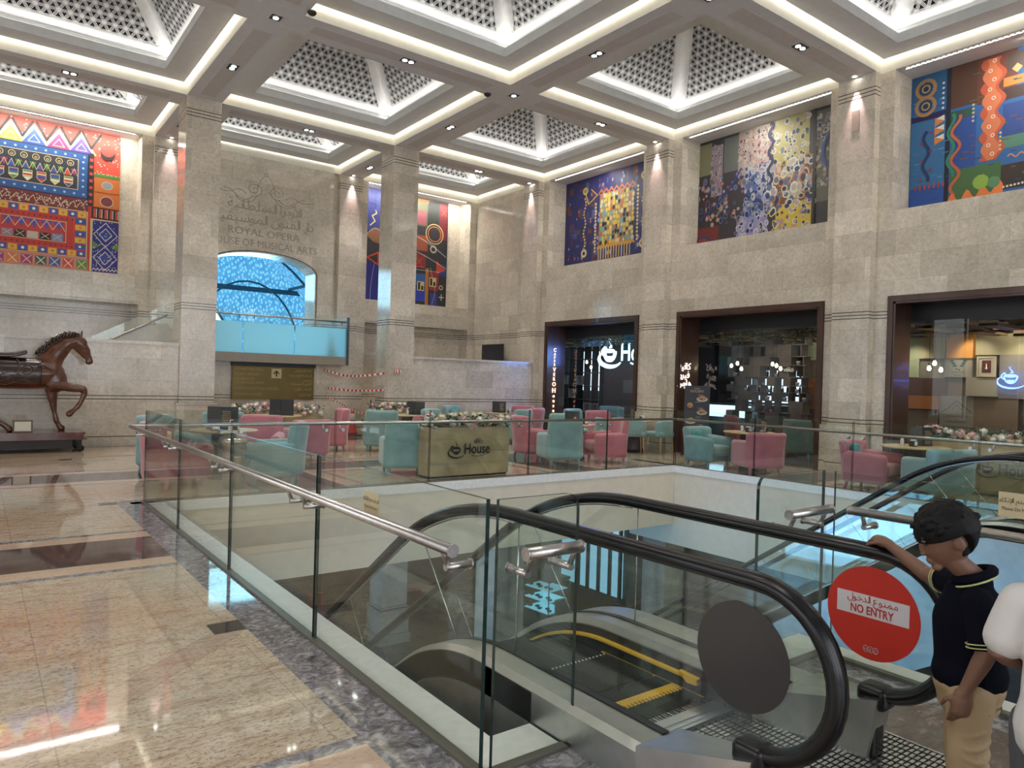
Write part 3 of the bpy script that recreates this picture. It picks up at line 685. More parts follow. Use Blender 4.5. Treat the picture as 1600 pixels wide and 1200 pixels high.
c.layer(); c.rect(0, 1.75, 2.22, 2.88, NAVY); c.layer(); c.rect(.03, 1.78, 2.19, 2.85, (.02, .085, .27)); c.layer()
c.rect(.24, 1.95, 2.0, 2.70, CRM); c.layer(); c.rect(.25, 1.965, 1.985, 2.685, (.02, .025, .035))
for i in range(11): c.disc(.12 + i * .2, 2.775, .028, (.3, .5, .75), 8); c.disc(.12 + i * .2, 1.86, .028, (.3, .5, .75), 8)
for i in range(5): c.disc(.12, 2.05 + i * .15, .028, (.3, .5, .75), 8); c.disc(2.1, 2.05 + i * .15, .028, (.3, .5, .75), 8)
c.layer()
for i in range(7): c.ring(.42 + i * .235, 2.58, .075, .014, CRM, 10); c.ring(.42 + i * .235, 2.57, .03, .012, CRM, 8)
for i in range(12):
    col = (RED, MAG, BLU, GRN, BLU, GRN, PUR, GRN, BLU, GRN, RED, MAG)[i]; u = .30 + i * .14
    c.poly([(u, 2.45), (u + .14, 2.45), (u + .07, 2.28)] if i % 2 else [(u, 2.28), (u + .14, 2.28), (u + .07, 2.45)], col)
for i in range(6):
    u = .33 + i * .275; cols = (RED, CRM, PUR, BLU, GRN, WHT)
    for j in range(4): c.rect(u, 2.20 - j * .04, u + .18, 2.235 - j * .04, cols[(i * 2 + j) % 6])
    c.poly([(u, 2.075), (u + .18, 2.075), (u + .09, 2.0)], cols[(i + 3) % 6])
c.layer(); c.line(zig(.3, 1.98, 2.365, .085, 24), .012, CRM)
for i in range(6): u = .33 + i * .275; c.line([(u, 2.24), (u, 2.08), (u + .09, 1.99), (u + .18, 2.08), (u + .18, 2.24), (u, 2.24)], .012, CRM)
# maroon scribble band
c.rect(0, 1.45, 2.22, 1.74, (.16, .02, .02)); c.layer()
c.dots([(R.uniform(.02, 2.2), R.uniform(1.47, 1.72)) for _ in range(130)], .012, WHT)
c.line([(.05 + i * .055, 1.6 + .09 * math.sin(i * 2.1)) for i in range(39)], .014, CRM); c.layer()
# chequered lower panel
c.rect(0, .30, 2.22, 1.45, CRM); c.layer(); c.rect(.02, .32, 2.2, 1.43, RED); c.layer(); c.rect(.30, .5, 1.92, 1.26, (.5, .03, .02)); c.layer()
def cell(x, y, w_, h_, i):
    col = (YEL, BLU)[i % 2]; c.rect(x + .012, y + .012, x + w_ - .012, y + h_ - .012, col)
for i in range(11): cell(.02 + i * .198, 1.27, .198, .16, i); cell(.02 + i * .198, .32, .198, .16, i + 1)
for i in range(5): cell(.02, .49 + i * .156, .25, .152, i); cell(1.95, .49 + i * .156, .25, .152, i + 1)
c.layer()
for i in range(11):
    for y in (1.35, .40): c.disc(.12 + i * .198, y, .035, (ORA if (i + (y < 1)) % 2 == 0 else WHT), 8); 
for i in range(5): c.disc(.14, .565 + i * .156, .03, (ORA, WHT)[i % 2], 8); c.disc(2.07, .565 + i * .156, .03, (WHT, ORA)[i % 2], 8)
for i in range(15): c.disc(.36 + i * .11, 1.2, .018, BLK, 6); c.disc(.36 + i * .11, .54, .018, BLK, 6)
c.rect(.45, .62, 1.78, 1.13, CRM); c.layer(); c.rect(.465, .635, 1.765, 1.115, (.48, .04, .04)); c.layer()
for i in range(5): c.poly([(.5 + i * .25, 1.10), (.74 + i * .25, 1.10), (.62 + i * .25, .90)], PUR)
for i in range(5): c.rect(.49 + i * .25, .645, .71 + i * .25, .81, ((.3, .2, .3), BLK, (.5, .45, .4), BLK, (.15, .25, .45))[i])
c.layer(); c.line(zig(.5, 1.75, 1.0, .1, 10), .016, CRM)
for i in range(5): c.line([(.52 + i * .25, .67), (.68 + i * .25, .79)], .014, CRM); c.line([(.52 + i * .25, .79), (.68 + i * .25, .67)], .014, CRM)
# bottom row
c.rect(0, 0, 2.25, .29, (.55, .22, .16)); c.layer()
for i in range(8):
    x = .04 + i * .28; c.rect(x, .03, x + .23, .25, (PUR, MAG, ORA, MAG, (.05, .09, .07), BLU, RED, GRN)[i])
c.layer()
for i in range(8): x = .04 + i * .28; c.line([(x + .03, .05), (x + .2, .23)], .02, CRM); c.line([(x + .03, .23), (x + .2, .05)], .02, (WHT, CRM)[i % 2])
# right strip
c.rect(2.22, 1.6, 2.32, 2.9, BLK); c.layer()
for i in range(7): c.rect(2.235, 1.68 + i * .17, 2.305, 1.75 + i * .17, RED)
c.disc(2.62, 2.95, .16, BLK, 16); c.rect(2.34, 2.35, 2.9, 2.42, GRN); c.rect(2.34, 2.42, 2.9, 2.44, CRM); c.rect(2.34, 1.98, 2.9, 2.34, ORA); c.rect(2.34, 1.6, 2.9, 1.96, ORA); c.layer()
c.disc(2.62, 3.03, .15, (.50, .05, .03), 16); c.line(zig(2.34, 2.9, 2.40, .04, 12), .02, GRN)
c.disc(2.62, 2.16, .13, CRM, 14, .8); c.disc(2.62, 1.76, .15, CRM, 14, .9); c.layer(); c.disc(2.62, 2.16, .11, (.3, .32, .36), 14, .8); c.disc(2.62, 1.76, .13, (.2, .03, .05), 14, .9)
c.rect(2.3, 1.32, 2.9, 1.58, BLK); c.layer()
for i in range(5): c.rect(2.34 + i * .12, 1.34, 2.385 + i * .12, 1.56, RED); c.rect(2.395 + i * .12, 1.34, 2.41 + i * .12, 1.56, WHT)
c.rect(2.28, 0, 2.9, 1.3, CRM); c.layer(); c.rect(2.33, 0, 2.9, 1.27, (.02, .02, .20)); c.layer()
for y in (.35, .93):
    for q, col in ((.27, WHT), (.25, (.02, .02, .20)), (.15, WHT), (.13, (.03, .05, .28))): c.poly([(2.615 - q, y), (2.615, y + q * 1.15), (2.615 + q, y), (2.615, y - q * 1.15)], col); c.layer()
c.poly([(2.34, .55), (2.5, .65), (2.34, .75)], GRN); c.poly([(2.89, .55), (2.73, .65), (2.89, .75)], GRN)
c.dots([(R.uniform(2.35, 2.88), R.uniform(.02, 1.25)) for _ in range(90)], .011, WHT); c.line(zig(2.34, 2.9, .06, .03, 14), .016, WHT)
tag(c.build('mural'), 'red, yellow and blue patchwork mural in the alcove above the carved horse', 'mural', 'murals')

# mural behind the right column: dark blocks, arches and dotted curves
c = Canvas((9.6, 20.57, 3.97), (1, 0, 0), (0, 0, 1), 2.95, 3.45, (.02, .02, .025))
c.rect(0, 0, .62, 1.15, (.01, .01, .22)); c.rect(0, 2.15, .62, 3.45, (.03, .04, .22)); c.rect(.62, .0, 1.1, 1.2, (.02, .02, .16)); c.rect(.7, 2.2, 1.2, 3.4, (.12, .03, .04))
for x, y, w_, h_, col in ((1.75, 2.55, .42, .75, (.10, .11, .05)), (1.82, 2.6, .3, .45, (.28, .06, .08)), (1.75, 3.3, .5, .12, (.34, .12, .03)), (2.62, 2.2, .3, 1.2, (.16, .015, .02)), (2.2, 2.6, .35, .8, (.015, .02, .015)), (1.7, 1.75, .5, .5, (.30, .07, .03)), (1.7, 1.2, .45, .45, (.22, .02, .02)), (2.3, .5, .35, .6, (.28, .02, .03)), (1.7, .6, .5, .4, (.03, .1, .3)), (1.7, .1, .45, .4, (.02, .05, .4)), (2.15, 0, .12, 1.2, (.45, .17, .03)), (2.35, .0, .25, .4, (.03, .04, .3)), (2.65, 1.0, .3, .4, (.02, .05, .18))): c.rect(x, y, x + w_, y + h_, col)
c.layer()
for x, y, r in ((2.45, 2.35, .34), (2.45, 2.35, .26)): c.ring(x, y, r, .03, CRM if r > .3 else ORA, 18)
c.ring(2.42, 1.85, .13, .05, (.45, .4, .3), 12); c.ring(2.75, .62, .08, .03, CRM, 10); c.line([(2.68, .3), (2.86, .3)], .025, WHT); c.line([(2.77, .2), (2.77, .4)], .025, WHT)
c.poly([(2.55, 1.05), (2.9, 1.2), (2.55, 1.5)], RED); c.rect(1.75, 1.2, 2.1, 1.24, RED); c.line([(1.8, 1.28), (2.0, 1.5)], .03, RED); c.line([(1.8, 1.5), (2.0, 1.28)], .03, RED)
c.line([(2.7, 3.0), (2.88, 3.2)], .03, RED); c.line([(2.7, 3.2), (2.88, 3.0)], .03, RED)
c.dots([(1.7 + 1.2 * i / 26, 2.2 - .55 * (i / 26) ** 1.4) for i in range(27)], .018, WHT); c.dots([(1.7 + 1.2 * i / 26, 1.72 - .45 * (i / 26) ** 1.2) for i in range(27)], .016, WHT)
c.dots([(2.42 + .1 * math.sin(i * .2), .05 + i * .055) for i in range(22)], .014, WHT); c.dots([(1.7 + i * .05, 1.12) for i in range(20)], .014, WHT)
c.poly([(0, 2.0), (.2, 2.2), (.5, 2.25), (.62, 2.2), (.62, 1.75), (.25, 1.8)], (.28, .12, .05)); c.poly([(.02, 1.3), (.5, 1.55), (.5, 1.05)], RED); c.layer(); c.poly([(.12, 1.3), (.42, 1.45), (.42, 1.15)], BLK)
c.line([(.14, 2.3), (.3, 2.45), (.2, 2.6), (.35, 2.7), (.3, 2.8)], .04, CRM); c.line([(.1, 3.0), (.4, 2.95)], .02, NAVY); c.line([(.3, 3.25), (.3, 2.7)], .02, NAVY)
c.dots([(.02 + i * .05, 1.98 + .25 * math.sin(i * .25)) for i in range(13)], .018, WHT); c.dots([(.2 + .12 * (i / 20) ** 2, .02 + i * .055) for i in range(21)], .014, WHT)
for x, y in ((2.3, .62), (1.85, .45)): c.rect(x, y, x + .26, y + .3, CRM); c.layer(); c.rect(x + .03, y + .03, x + .11, y + .27, BLK); c.rect(x + .15, y + .03, x + .23, y + .16, BLK)
tag(c.build('mural'), 'dark mural of dotted curves and arches half hidden behind the right hall column', 'mural', 'murals')

def rmural(yhi, base): return Canvas((13.93, yhi, 4.86), (0, -1, 0), (0, 0, 1), 3.67, 2.56, base, .018)
# first mural on the right wall: gold ornaments on deep blue
c = rmural(16.18, (.018, .02, .10))
for i in range(190):
    u, v = R.uniform(0, 3.67), R.uniform(0, 2.56); c.rect(u, v, u + R.uniform(.04, .16), v + R.uniform(.06, .3), R.choice([(.03, .03, .16), (.07, .05, .13), (.11, .03, .05), (.02, .03, .07), (.05, .07, .2), (.16, .05, .03), (.10, .10, .22)]))
c.layer()
for i in range(60): c.disc(R.uniform(0, 3.5), R.uniform(.1, 2.5), R.uniform(.02, .045), R.choice([(.3, .3, .5), (.2, .1, .2), (.35, .15, .1), (.4, .38, .42)]), 6, 1.6)
c.layer(); c.rect(1.45, .55, 2.75, 2.0, (.28, .22, .10)); c.layer()
for i in range(13):
    for j in range(11): c.disc(1.52 + i * .1 + R.uniform(-.02, .02), .62 + j * .13 + R.uniform(-.02, .02), R.uniform(.035, .06), R.choice([YEL, (.62, .5, .2), (.15, .33, .38), (.45, .12, .06), (.6, .5, .35), NAVY, (.5, .45, .12)]), 7, 1.3)
c.layer(); c.line(zig(1.4, 2.8, 2.06, .06, 14), .045, (.55, .14, .05)); c.line(zig(1.4, 2.8, .52, .03, 26), .06, (.60, .30, .05))
for i in range(13): c.line([(1.45 + i * .1, .48), (1.45 + i * .1, .18)], .035, (YEL, (.6, .55, .5))[i % 2])
for x in (.85, 3.1):
    c.disc(x, 2.2, .11, YEL, 12); c.ring(x + .0, .42, .12, .06, (.75, .6, .3), 10)
    for i in range(17): c.disc(x + .04 * math.sin(i), 1.98 - i * .09, .034, (YEL, (.65, .5, .3))[i % 2], 8)
for i in range(15): c.disc(1.3, 1.75 - i * .095, .04, (.66, .52, .25), 8); c.disc(2.9, 1.95 - i * .1, .038, (.66, .52, .25), 8)
c.line([(.85, 2.15), (1.0, 1.8), (1.35, 2.0), (1.1, 2.2)], .03, YEL); c.layer()
for x in (.85, 3.1): c.disc(x, 2.2, .06, (.1, .28, .3), 10)
tag(c.build('mural'), 'deep blue mural with hanging gold ornaments, leftmost of the three on the right wall', 'mural', 'murals')
# second mural: mosaic of outlined pebbles
c = rmural(11.28, (.035, .03, .035))
for u, w_, v0, v1, col in ((0, .35, 1.75, 2.5, (.22, .21, .12)), (.35, .32, 1.2, 2.4, (.30, .22, .25)), (.7, .5, 1.7, 2.5, (.12, .13, .12)), (1.1, .8, 1.5, 2.56, (.34, .27, .22)), (2.0, .85, 1.2, 2.56, (.34, .30, .12)), (1.9, 1.1, .6, 1.6, (.16, .06, .04)), (1.3, .7, .6, 1.7, (.02, .04, .12)), (2.1, .9, 0, .7, (.62, .45, .06)), (1.1, .8, 0, .6, (.26, .24, .45)), (3.0, .6, .6, 2.5, (.12, .12, .09)), (0, .6, 0, .5, (.18, .03, .03))): c.rect(u, v0, u + w_, v1, col)
c.layer()
def pebbles(n, u0, u1, v0, v1, cols, r0, r1):
    for _ in range(n):
        u, v, r, s_ = R.uniform(u0, u1), R.uniform(v0, v1), R.uniform(r0, r1), R.uniform(.8, 1.5); a = R.uniform(0, 1)
        c.disc(u, v, r, R.choice(cols), 8, s_, a); c.layer(); c.disc(u, v, r * .68, R.choice([(.02, .03, .08), (.3, .28, .3), (.08, .12, .2), (.4, .36, .3)]), 7, s_, a); c.k -= 1
pebbles(240, 1.1, 2.0, 1.5, 2.5, [(.5, .42, .36), (.42, .34, .3), (.35, .12, .1)], .02, .045)
pebbles(90, 2.0, 2.85, 1.3, 2.5, [(.5, .45, .15), (.35, .3, .08), (.6, .55, .4)], .035, .07)
pebbles(110, 1.85, 3.0, .6, 1.6, [(.55, .42, .25), (.4, .15, .06), (.6, .58, .5)], .05, .10)
pebbles(100, 1.3, 2.0, .55, 1.7, [(.25, .3, .5), (.4, .42, .5), (.08, .12, .35)], .035, .075)
pebbles(45, 2.0, 2.9, .05, .6, [(.7, .55, .1), (.75, .68, .4), (.6, .3, .1)], .04, .08)
pebbles(45, 1.1, 1.9, .05, .6, [(.5, .5, .7), (.3, .28, .55), (.6, .6, .7)], .04, .07)
pebbles(110, 3.0, 3.6, .9, 2.5, [(.3, .25, .28), (.4, .36, .3), (.2, .15, .1)], .02, .05)
pebbles(110, .35, .65, 1.2, 2.4, [(.45, .34, .4), (.35, .26, .3)], .02, .035)
pebbles(80, .0, 1.3, .5, 1.6, [(.35, .2, .1), (.1, .15, .3), (.3, .06, .05)], .03, .07)
c.layer(); c.layer(); c.ring(3.55, 1.6, .42, .06, (.02, .05, .22), 24); c.line([(.05, .7), (.5, .95), (.9, 1.3), (1.2, 1.7)], .05, (.02, .05, .2)); c.line(wav(1.95, 1.2, 2.5, .05, .4), .07, (.02, .025, .06)); c.rect(2.95, .0, 3.02, 2.56, (.02, .02, .02))
c.ring(3.45, 1.0, .16, .07, (.03, .12, .38), 14); c.disc(.15, .1, .3, (.03, .05, .2), 16, .6); c.layer(); c.disc(.15, .1, .24, (.25, .05, .06), 16, .6)
tag(c.build('mural'), 'mosaic-like mural of outlined pebbles in yellow, violet and blue, middle one on the right wall', 'mural', 'murals')
# third mural: blue panels and an orange wavy column
c = rmural(6.38, (.022, .10, .27))
for u0, v0, u1, v1, col in ((0, 2.05, .62, 2.56, (.02, .11, .26)), (0, 1.72, .62, 1.83, (.01, .012, .08)), (0, .5, .62, 1.7, (.035, .15, .33)), (0, 0, .62, .47, (.02, .08, .33)), (.6, 0, .68, 2.56, (.01, .012, .03)), (.68, 1.8, 1.15, 2.56, (.09, .035, .02)), (.68, 1.35, 1.05, 1.75, (.03, .08, .06)), (.75, .7, 1.1, 1.6, (.02, .07, .28)), (1.1, 1.75, 1.7, 2.56, (.13, .04, .025)), (1.55, 2.2, 2.1, 2.5, (.07, .045, .035)), (1.5, 1.95, 2.05, 2.1, (.55, .22, .04)), (1.5, 1.72, 2.05, 1.92, (.05, .025, .02)), (1.5, 1.1, 2.05, 1.65, (.02, .06, .25)), (1.5, .9, 2.05, 1.1, (.08, .22, .15)), (.7, .1, 1.5, .7, (.06, .14, .05)), (1.5, .2, 2.05, .62, (.035, .025, .02)), (2.05, 1.7, 2.7, 2.3, (.55, .10, .03)), (2.05, 1.0, 2.7, 1.7, (.03, .13, .35)), (2.05, .1, 2.7, .9, (.55, .12, .03)), (2.7, 0, 3.67, 2.56, (.03, .1, .25)), (2.05, 2.3, 2.7, 2.56, (.5, .25, .03))): c.rect(u0, v0, u1, v1, col)
c.layer()
for _ in range(160):
    u, v = R.uniform(0, 3.6), R.uniform(.05, 2.4); k_ = R.uniform(.05, .15); c.rect(u, v, u + k_, v + .018, R.choice([(.06, .2, .42), (.015, .06, .2), (.1, .3, .5)]) if u < .6 or u > 2.0 else R.choice([(.2, .07, .03), (.02, .05, .15), (.1, .12, .04)]))
c.layer()
for y in (2.3, 1.98): c.ring(.25, y, .19, .06, (.42, .22, .07), 18); c.disc(.25, y, .11, (.012, .03, .1), 14); c.ring(.25, y, .08, .03, (.4, .3, .1), 12)
for i in range(6): c.disc(.55, 2.32 - i * .09, .022, WHT, 7)
a = wav(1.33, .75, 2.5, .06, .42); c.poly([(x - .12, y) for x, y in a] + [(x + .16, y) for x, y in a[::-1]], (.48, .09, .04)); c.layer(); c.poly([(1.33 - .10 - .05 * math.sin(y * 15), y) for x, y in a] + [(1.33 + .10 + .05 * math.sin(y * 15), y) for x, y in a[::-1]], (.60, .17, .07)); c.layer()
for i in range(11): c.ring(1.33 + .03 * (-1) ** i, .85 + i * .16, .034, .012, WHT, 9)
c.line(wav(.28, .6, 1.5, .05, .5), .06, (.015, .04, .13))
for i in range(6): c.disc(.2 + .16 * (i % 2), .62 + i * .17, .03, (.25, .04, .08), 8); 
for i in range(3): c.poly([(.42, 1.38 + i * .17), (.42, 1.22 + i * .17), (.6, 1.3 + i * .17)], (.6, .22, .06))
for i in range(3): c.poly([(.44, 1.36 + i * .17), (.58, 1.30 + i * .17), (.58, 1.40 + i * .17)], WHT)
for i in range(7): c.rect(.1 + i * .08, .44, .13 + i * .08, .53, (.4, .05, .04))
c.line(wav(.78, .25, 1.65, .07, .5), .05, (.50, .12, .05)); c.line(wav(.70, .6, 1.7, .05, .5), .05, (.03, .22, .15))
c.poly([(.68, .02)] + [(.68 + .86 * i / 20, .18 + .09 * math.sin(i * 1.1) + .006 * i) for i in range(21)] + [(1.54, .02)], (.75, .2, .05)); c.disc(1.2, .4, .13, (.25, .4, .06), 10); c.disc(1.4, .36, .1, (.1, .25, .12), 10)
c.line([(1.6 + i * .025, .75 + .03 * math.sin(i)) for i in range(17)], .022, (.6, .25, .12)); c.line(wav(1.85, 2.2, 2.5, .03, .12), .02, (.6, .25, .12))
for i in range(10): c.disc(1.55 + i * .055, .24 + .004 * i, .02, WHT, 7)
for i in range(5): c.disc(1.0 + .05, 1.5 + i * .07, .022, (.6, .5, .3), 7); c.disc(1.48, .9 + i * .07, .02, (.6, .5, .2), 7)
c.poly([(1.62, 2.02 + .2), (1.7, 2.1 + .2), (1.78, 2.02 + .2), (1.7, 1.94 + .2)], (.6, .35, .15))
c.line(wav(2.4, .2, 2.4, .08, .3), .05, (.7, .3, .1)); c.line([(2.05 + .03 * i, 1.72 + .02 * math.sin(i * 2)) for i in range(20)], .02, WHT)
tag(c.build('mural'), 'blue mural with an orange wavy column and white dots, rightmost on the right wall', 'mural', 'murals')

# ================================================================== BALUSTRADES
DE = {}
def glass_panel(name, ax, c0, a, b, z0, z1, label, corner=None, group='glass balustrade panels', t=.019):
    """ax 'x': panel in the plane x=c0 running a..b in y; ax 'y': plane y=c0 running a..b in x; corner: rounded upper end 'a' or 'b'"""
    P = []
    R_ = .07
    def arcp(cx, cz, s): return [(cx + s * R_ * math.cos(q), cz + R_ * math.sin(q)) for q in [PI / 2 * i / 6 for i in range(7)]]
    P = [(a, z0), (b, z0)] + (arcp(b - R_, z1 - R_, 1) if corner == 'b' else [(b, z1)]) + (arcp(a + R_, z1 - R_, -1)[::-1] if corner == 'a' else [(a, z1)])
    m = MB()
    if ax == 'x': m.prism(P, (c0 - t / 2, 0, 0), (0, 1, 0), (0, 0, 1), (t, 0, 0), 0, 1)
    else: m.prism(P, (0, c0 - t / 2, 0), (1, 0, 0), (0, 0, 1), (0, t, 0), 0, 1)
    return tag(m.build(name, [GLASS, GLASSE]), label, 'glass panel', group)
LY = [2.31, 4.06, 5.83, 7.60, 9.36]
for i in range(4): glass_panel('glass_panel', 'x', 1.64, LY[i] + .012, LY[i + 1] - .012, 0, 1.09, ('glass panel along the left of the void, %s' % ('nearest the viewer, ending at the corner', 'second from the near corner', 'third from the near corner', 'farthest, by the pink and teal armchairs')[i]))
glass_panel('glass_panel', 'y', 2.30, 1.672, 2.10, 0, 1.09, 'narrow glass panel at the near corner with a rounded top, carrying the short handrail', 'b')
FX = [1.655, 2.62, 4.0, 5.5, 7.4, 9.2, 11.04]
for i in range(6): glass_panel('glass_panel', 'y', 9.36, FX[i] + .01, FX[i + 1] - .01, .0, 1.09, 'far void edge glass panel, %s from the left' % ('first', 'second', 'third', 'fourth', 'fifth', 'last')[i])
RY = [-3.0, -1.2, .5, 2.25, 4.02, 5.79, 7.56, 9.345]
for i in range(7): glass_panel('glass_panel', 'x', 11.05, RY[i] + .01, RY[i + 1] - .01, .0, 1.09, 'right void edge glass panel, %s' % ('farthest right', 'second from the right', 'beside the farther escalator', 'in front of the planter at right', 'in front of the pink armchair with a cushion', 'in front of the low pink armchair back', 'next to the far corner')[i])
glass_panel('glass_panel', 'y', 2.28, 3.38, 4.03, 0, 1.09, 'glass panel right of the escalator with a rounded black edge', 'a')
glass_panel('glass_panel', 'x', 4.05, .55, 2.22, 0, 1.09, 'glass panel behind the boy in navy, right of the escalator')
glass_panel('glass_panel', 'x', 4.05, -1.3, .53, 0, 1.09, 'glass panel right of frame beside the child in white')
# dark shoe channel under the panels
m = MB(); m.box(1.612, 1.662, 2.28, 9.40, 0, .014); m.box(1.662, 2.06, 2.275, 2.322, 0, .014); m.box(1.675, 11.03, 9.335, 9.385, 0, .012); m.box(11.03, 11.075, -3, 9.385, 0, .012); m.box(3.36, 4.07, 2.26, 2.31, 0, .014); m.box(4.03, 4.075, -1.3, 2.26, 0, .02)
tag(m.build('balustrade_shoe', pbr('shoe_channel', (.17, .16, .13), .4, .5)), 'dark metal channel the glass panels stand in around the void', 'channel')

def handrail(pts, label, ends=True, grp='steel handrails', posts=(), off=(1, 0), r=.024, endplates=None):
    t = thing('handrail', label, 'handrail', pts[0], 0, grp); o = Vector(pts[0]); q = [Vector(p) - o for p in pts]
    m = MB(); m.tube(q, r, 14); m.build('rail', STEEL, t)
    for k, p in enumerate(posts):
        p = Vector(p) - o; d = Vector((*off, 0)) if not isinstance(off[0], tuple) else Vector((*off[k], 0)); L = .15
        m = MB(); m.tube([p, p + Vector((0, 0, -.03)) + d * .01, p + Vector((0, 0, -.085)) + d * .035], [.012, .011, .012], 8)
        m.tube([p + Vector((0, 0, -.085)) + d * .02, p + Vector((0, 0, -.085)) + d * (L - .012)], .016, 12)
        m.tube([p + Vector((0, 0, -.085)) + d * (L - .014), p + Vector((0, 0, -.085)) + d * (L - .006)], .022, 12); m.build('bracket', STEEL, t)
    if ends:
        for e, e2 in ((q[0], q[1]), (q[-1], q[-2])):
            d = (e - e2).normalized(); m = MB(); m.tube([e, e + d * .006], .027, 14); m.tube([e + d * .006, e + d * .008], .006, 8); m.build('end_cap', STEEL, t)
    return t
yp = [2.42] + [y for s_ in (4.06, 5.83, 7.60) for y in (s_ - .11, s_ + .11)] + [9.2]
handrail([(1.49, 2.34, .9), (1.49, 9.47, .9)], 'long steel handrail along the left side of the void, ending at the near corner', posts=[(1.49, y, .9) for y in yp])
handrail([(1.49, 9.51, .9), (11.17, 9.51, .9)], 'thin steel handrail across the far side of the void in front of the armchairs', posts=[(x + d, 9.51, .9) for x in (2.62, 4.0, 5.5, 7.4, 9.2) for d in (-.12, .12)], off=(0, -1))
handrail([(11.2, 9.47, .9), (11.2, -2.8, .9)], 'steel handrail along the right side of the void in front of the shops', posts=[(11.2, y + d, .9) for y in (7.56, 5.79, 4.02, 2.25, .5) for d in (-.12, .12)], off=(-1, 0))
handrail([(1.705, 2.15, .9), (1.98, 2.15, .9)], 'short steel handrail piece on the narrow corner glass panel', posts=[(1.73, 2.15, .9), (1.955, 2.15, .9)], off=(0, 1))
handrail([(3.44, 2.13, .9), (3.84, 2.13, .9)], 'short steel handrail piece right of the escalator above the far black handrail', posts=[(3.5, 2.13, .9), (3.8, 2.13, .9)], off=(0, 1))
handrail([(3.90, 2.05, .9), (3.90, -1.2, .9)], 'steel handrail running behind the head of the boy in navy', posts=[(3.90, y, .9) for y in (1.98, .65, .42)], off=(1, 0))

def notice(o, ux, uy, w_, h_, label, l1, l2, pos):
    c = Canvas(o, ux, uy, w_, h_, (.60, .50, .30), .004); n = c.n
    P = Vector(o) + n * .0015; arabic(c.mb, l1, P + c.ux * w_ / 2 + c.uy * h_ * .60, c.ux, c.uy, h_ * .26, 0, (.05, .045, .04), 'c'); text(c.mb, l2, P + c.ux * w_ / 2 + c.uy * h_ * .28, c.ux, c.uy, h_ * .2, 0, (.05, .045, .04), 'c', 0, 0, w_ * .82)
    return tag(c.build('notice_sticker', PRINT), label, 'notice', 'please do not lean stickers')
notice((1.629, 3.42, .86), (0, -1, 0), (0, 0, 1), .165, .115, 'beige please do not lean sticker on the left glass near the corner', 'الرجاء عدم الإتكاء', 'Please Do Not Lean', 0)
notice((1.629, 8.15, .82), (0, -1, 0), (0, 0, 1), .19, .12, 'beige please do not lean sticker on the far left glass by the waste bin', 'الرجاء عدم الإتكاء', 'Please Do Not Lean', 0)
notice((4.04, 1.38, .97), (0, -1, 0), (0, 0, 1), .19, .12, 'beige please do not lean sticker cut by the right edge of the picture', 'الرجاء عدم الإتكاء', 'Please Do Not Lean', 0)

# ================================================================== ESCALATORS
def path(off, flat_y0, ybend, slope=35., Rr=2.1, run=5.9, zb=0., n=10):
    """centre line (y,z,ty,tz) of a profile 'off' above the step line: flat, bend, slope, bend, flat"""
    a = math.radians(slope); P = [(flat_y0, zb + off, 1, 0)]
    for i in range(n + 1):
        t = a * i / n; P.append((ybend + (Rr + off - .87) * math.sin(t), zb + off - (Rr + off - .87) * (1 - math.cos(t)), math.cos(t), -math.sin(t)))
    y, z = P[-1][0], P[-1][1]; drop = (z - off) - zb + 5.25
    # lower bend mirrored (radius measured below)
    r2 = Rr - off + .87; dz2 = r2 * (1 - math.cos(a)); L = (drop - dz2) / math.sin(a)
    y1, z1 = y + L * math.cos(a), z - L * math.sin(a)
    for i in range(n + 1):
        t = a * (1 - i / n); P.append((y1 + r2 * (math.sin(a) - math.sin(t)), z1 - r2 * (math.cos(t) - math.cos(a)), math.cos(t), -math.sin(t)))
    P.append((P[-1][0] + 1.2, P[-1][1], 1, 0)); return P
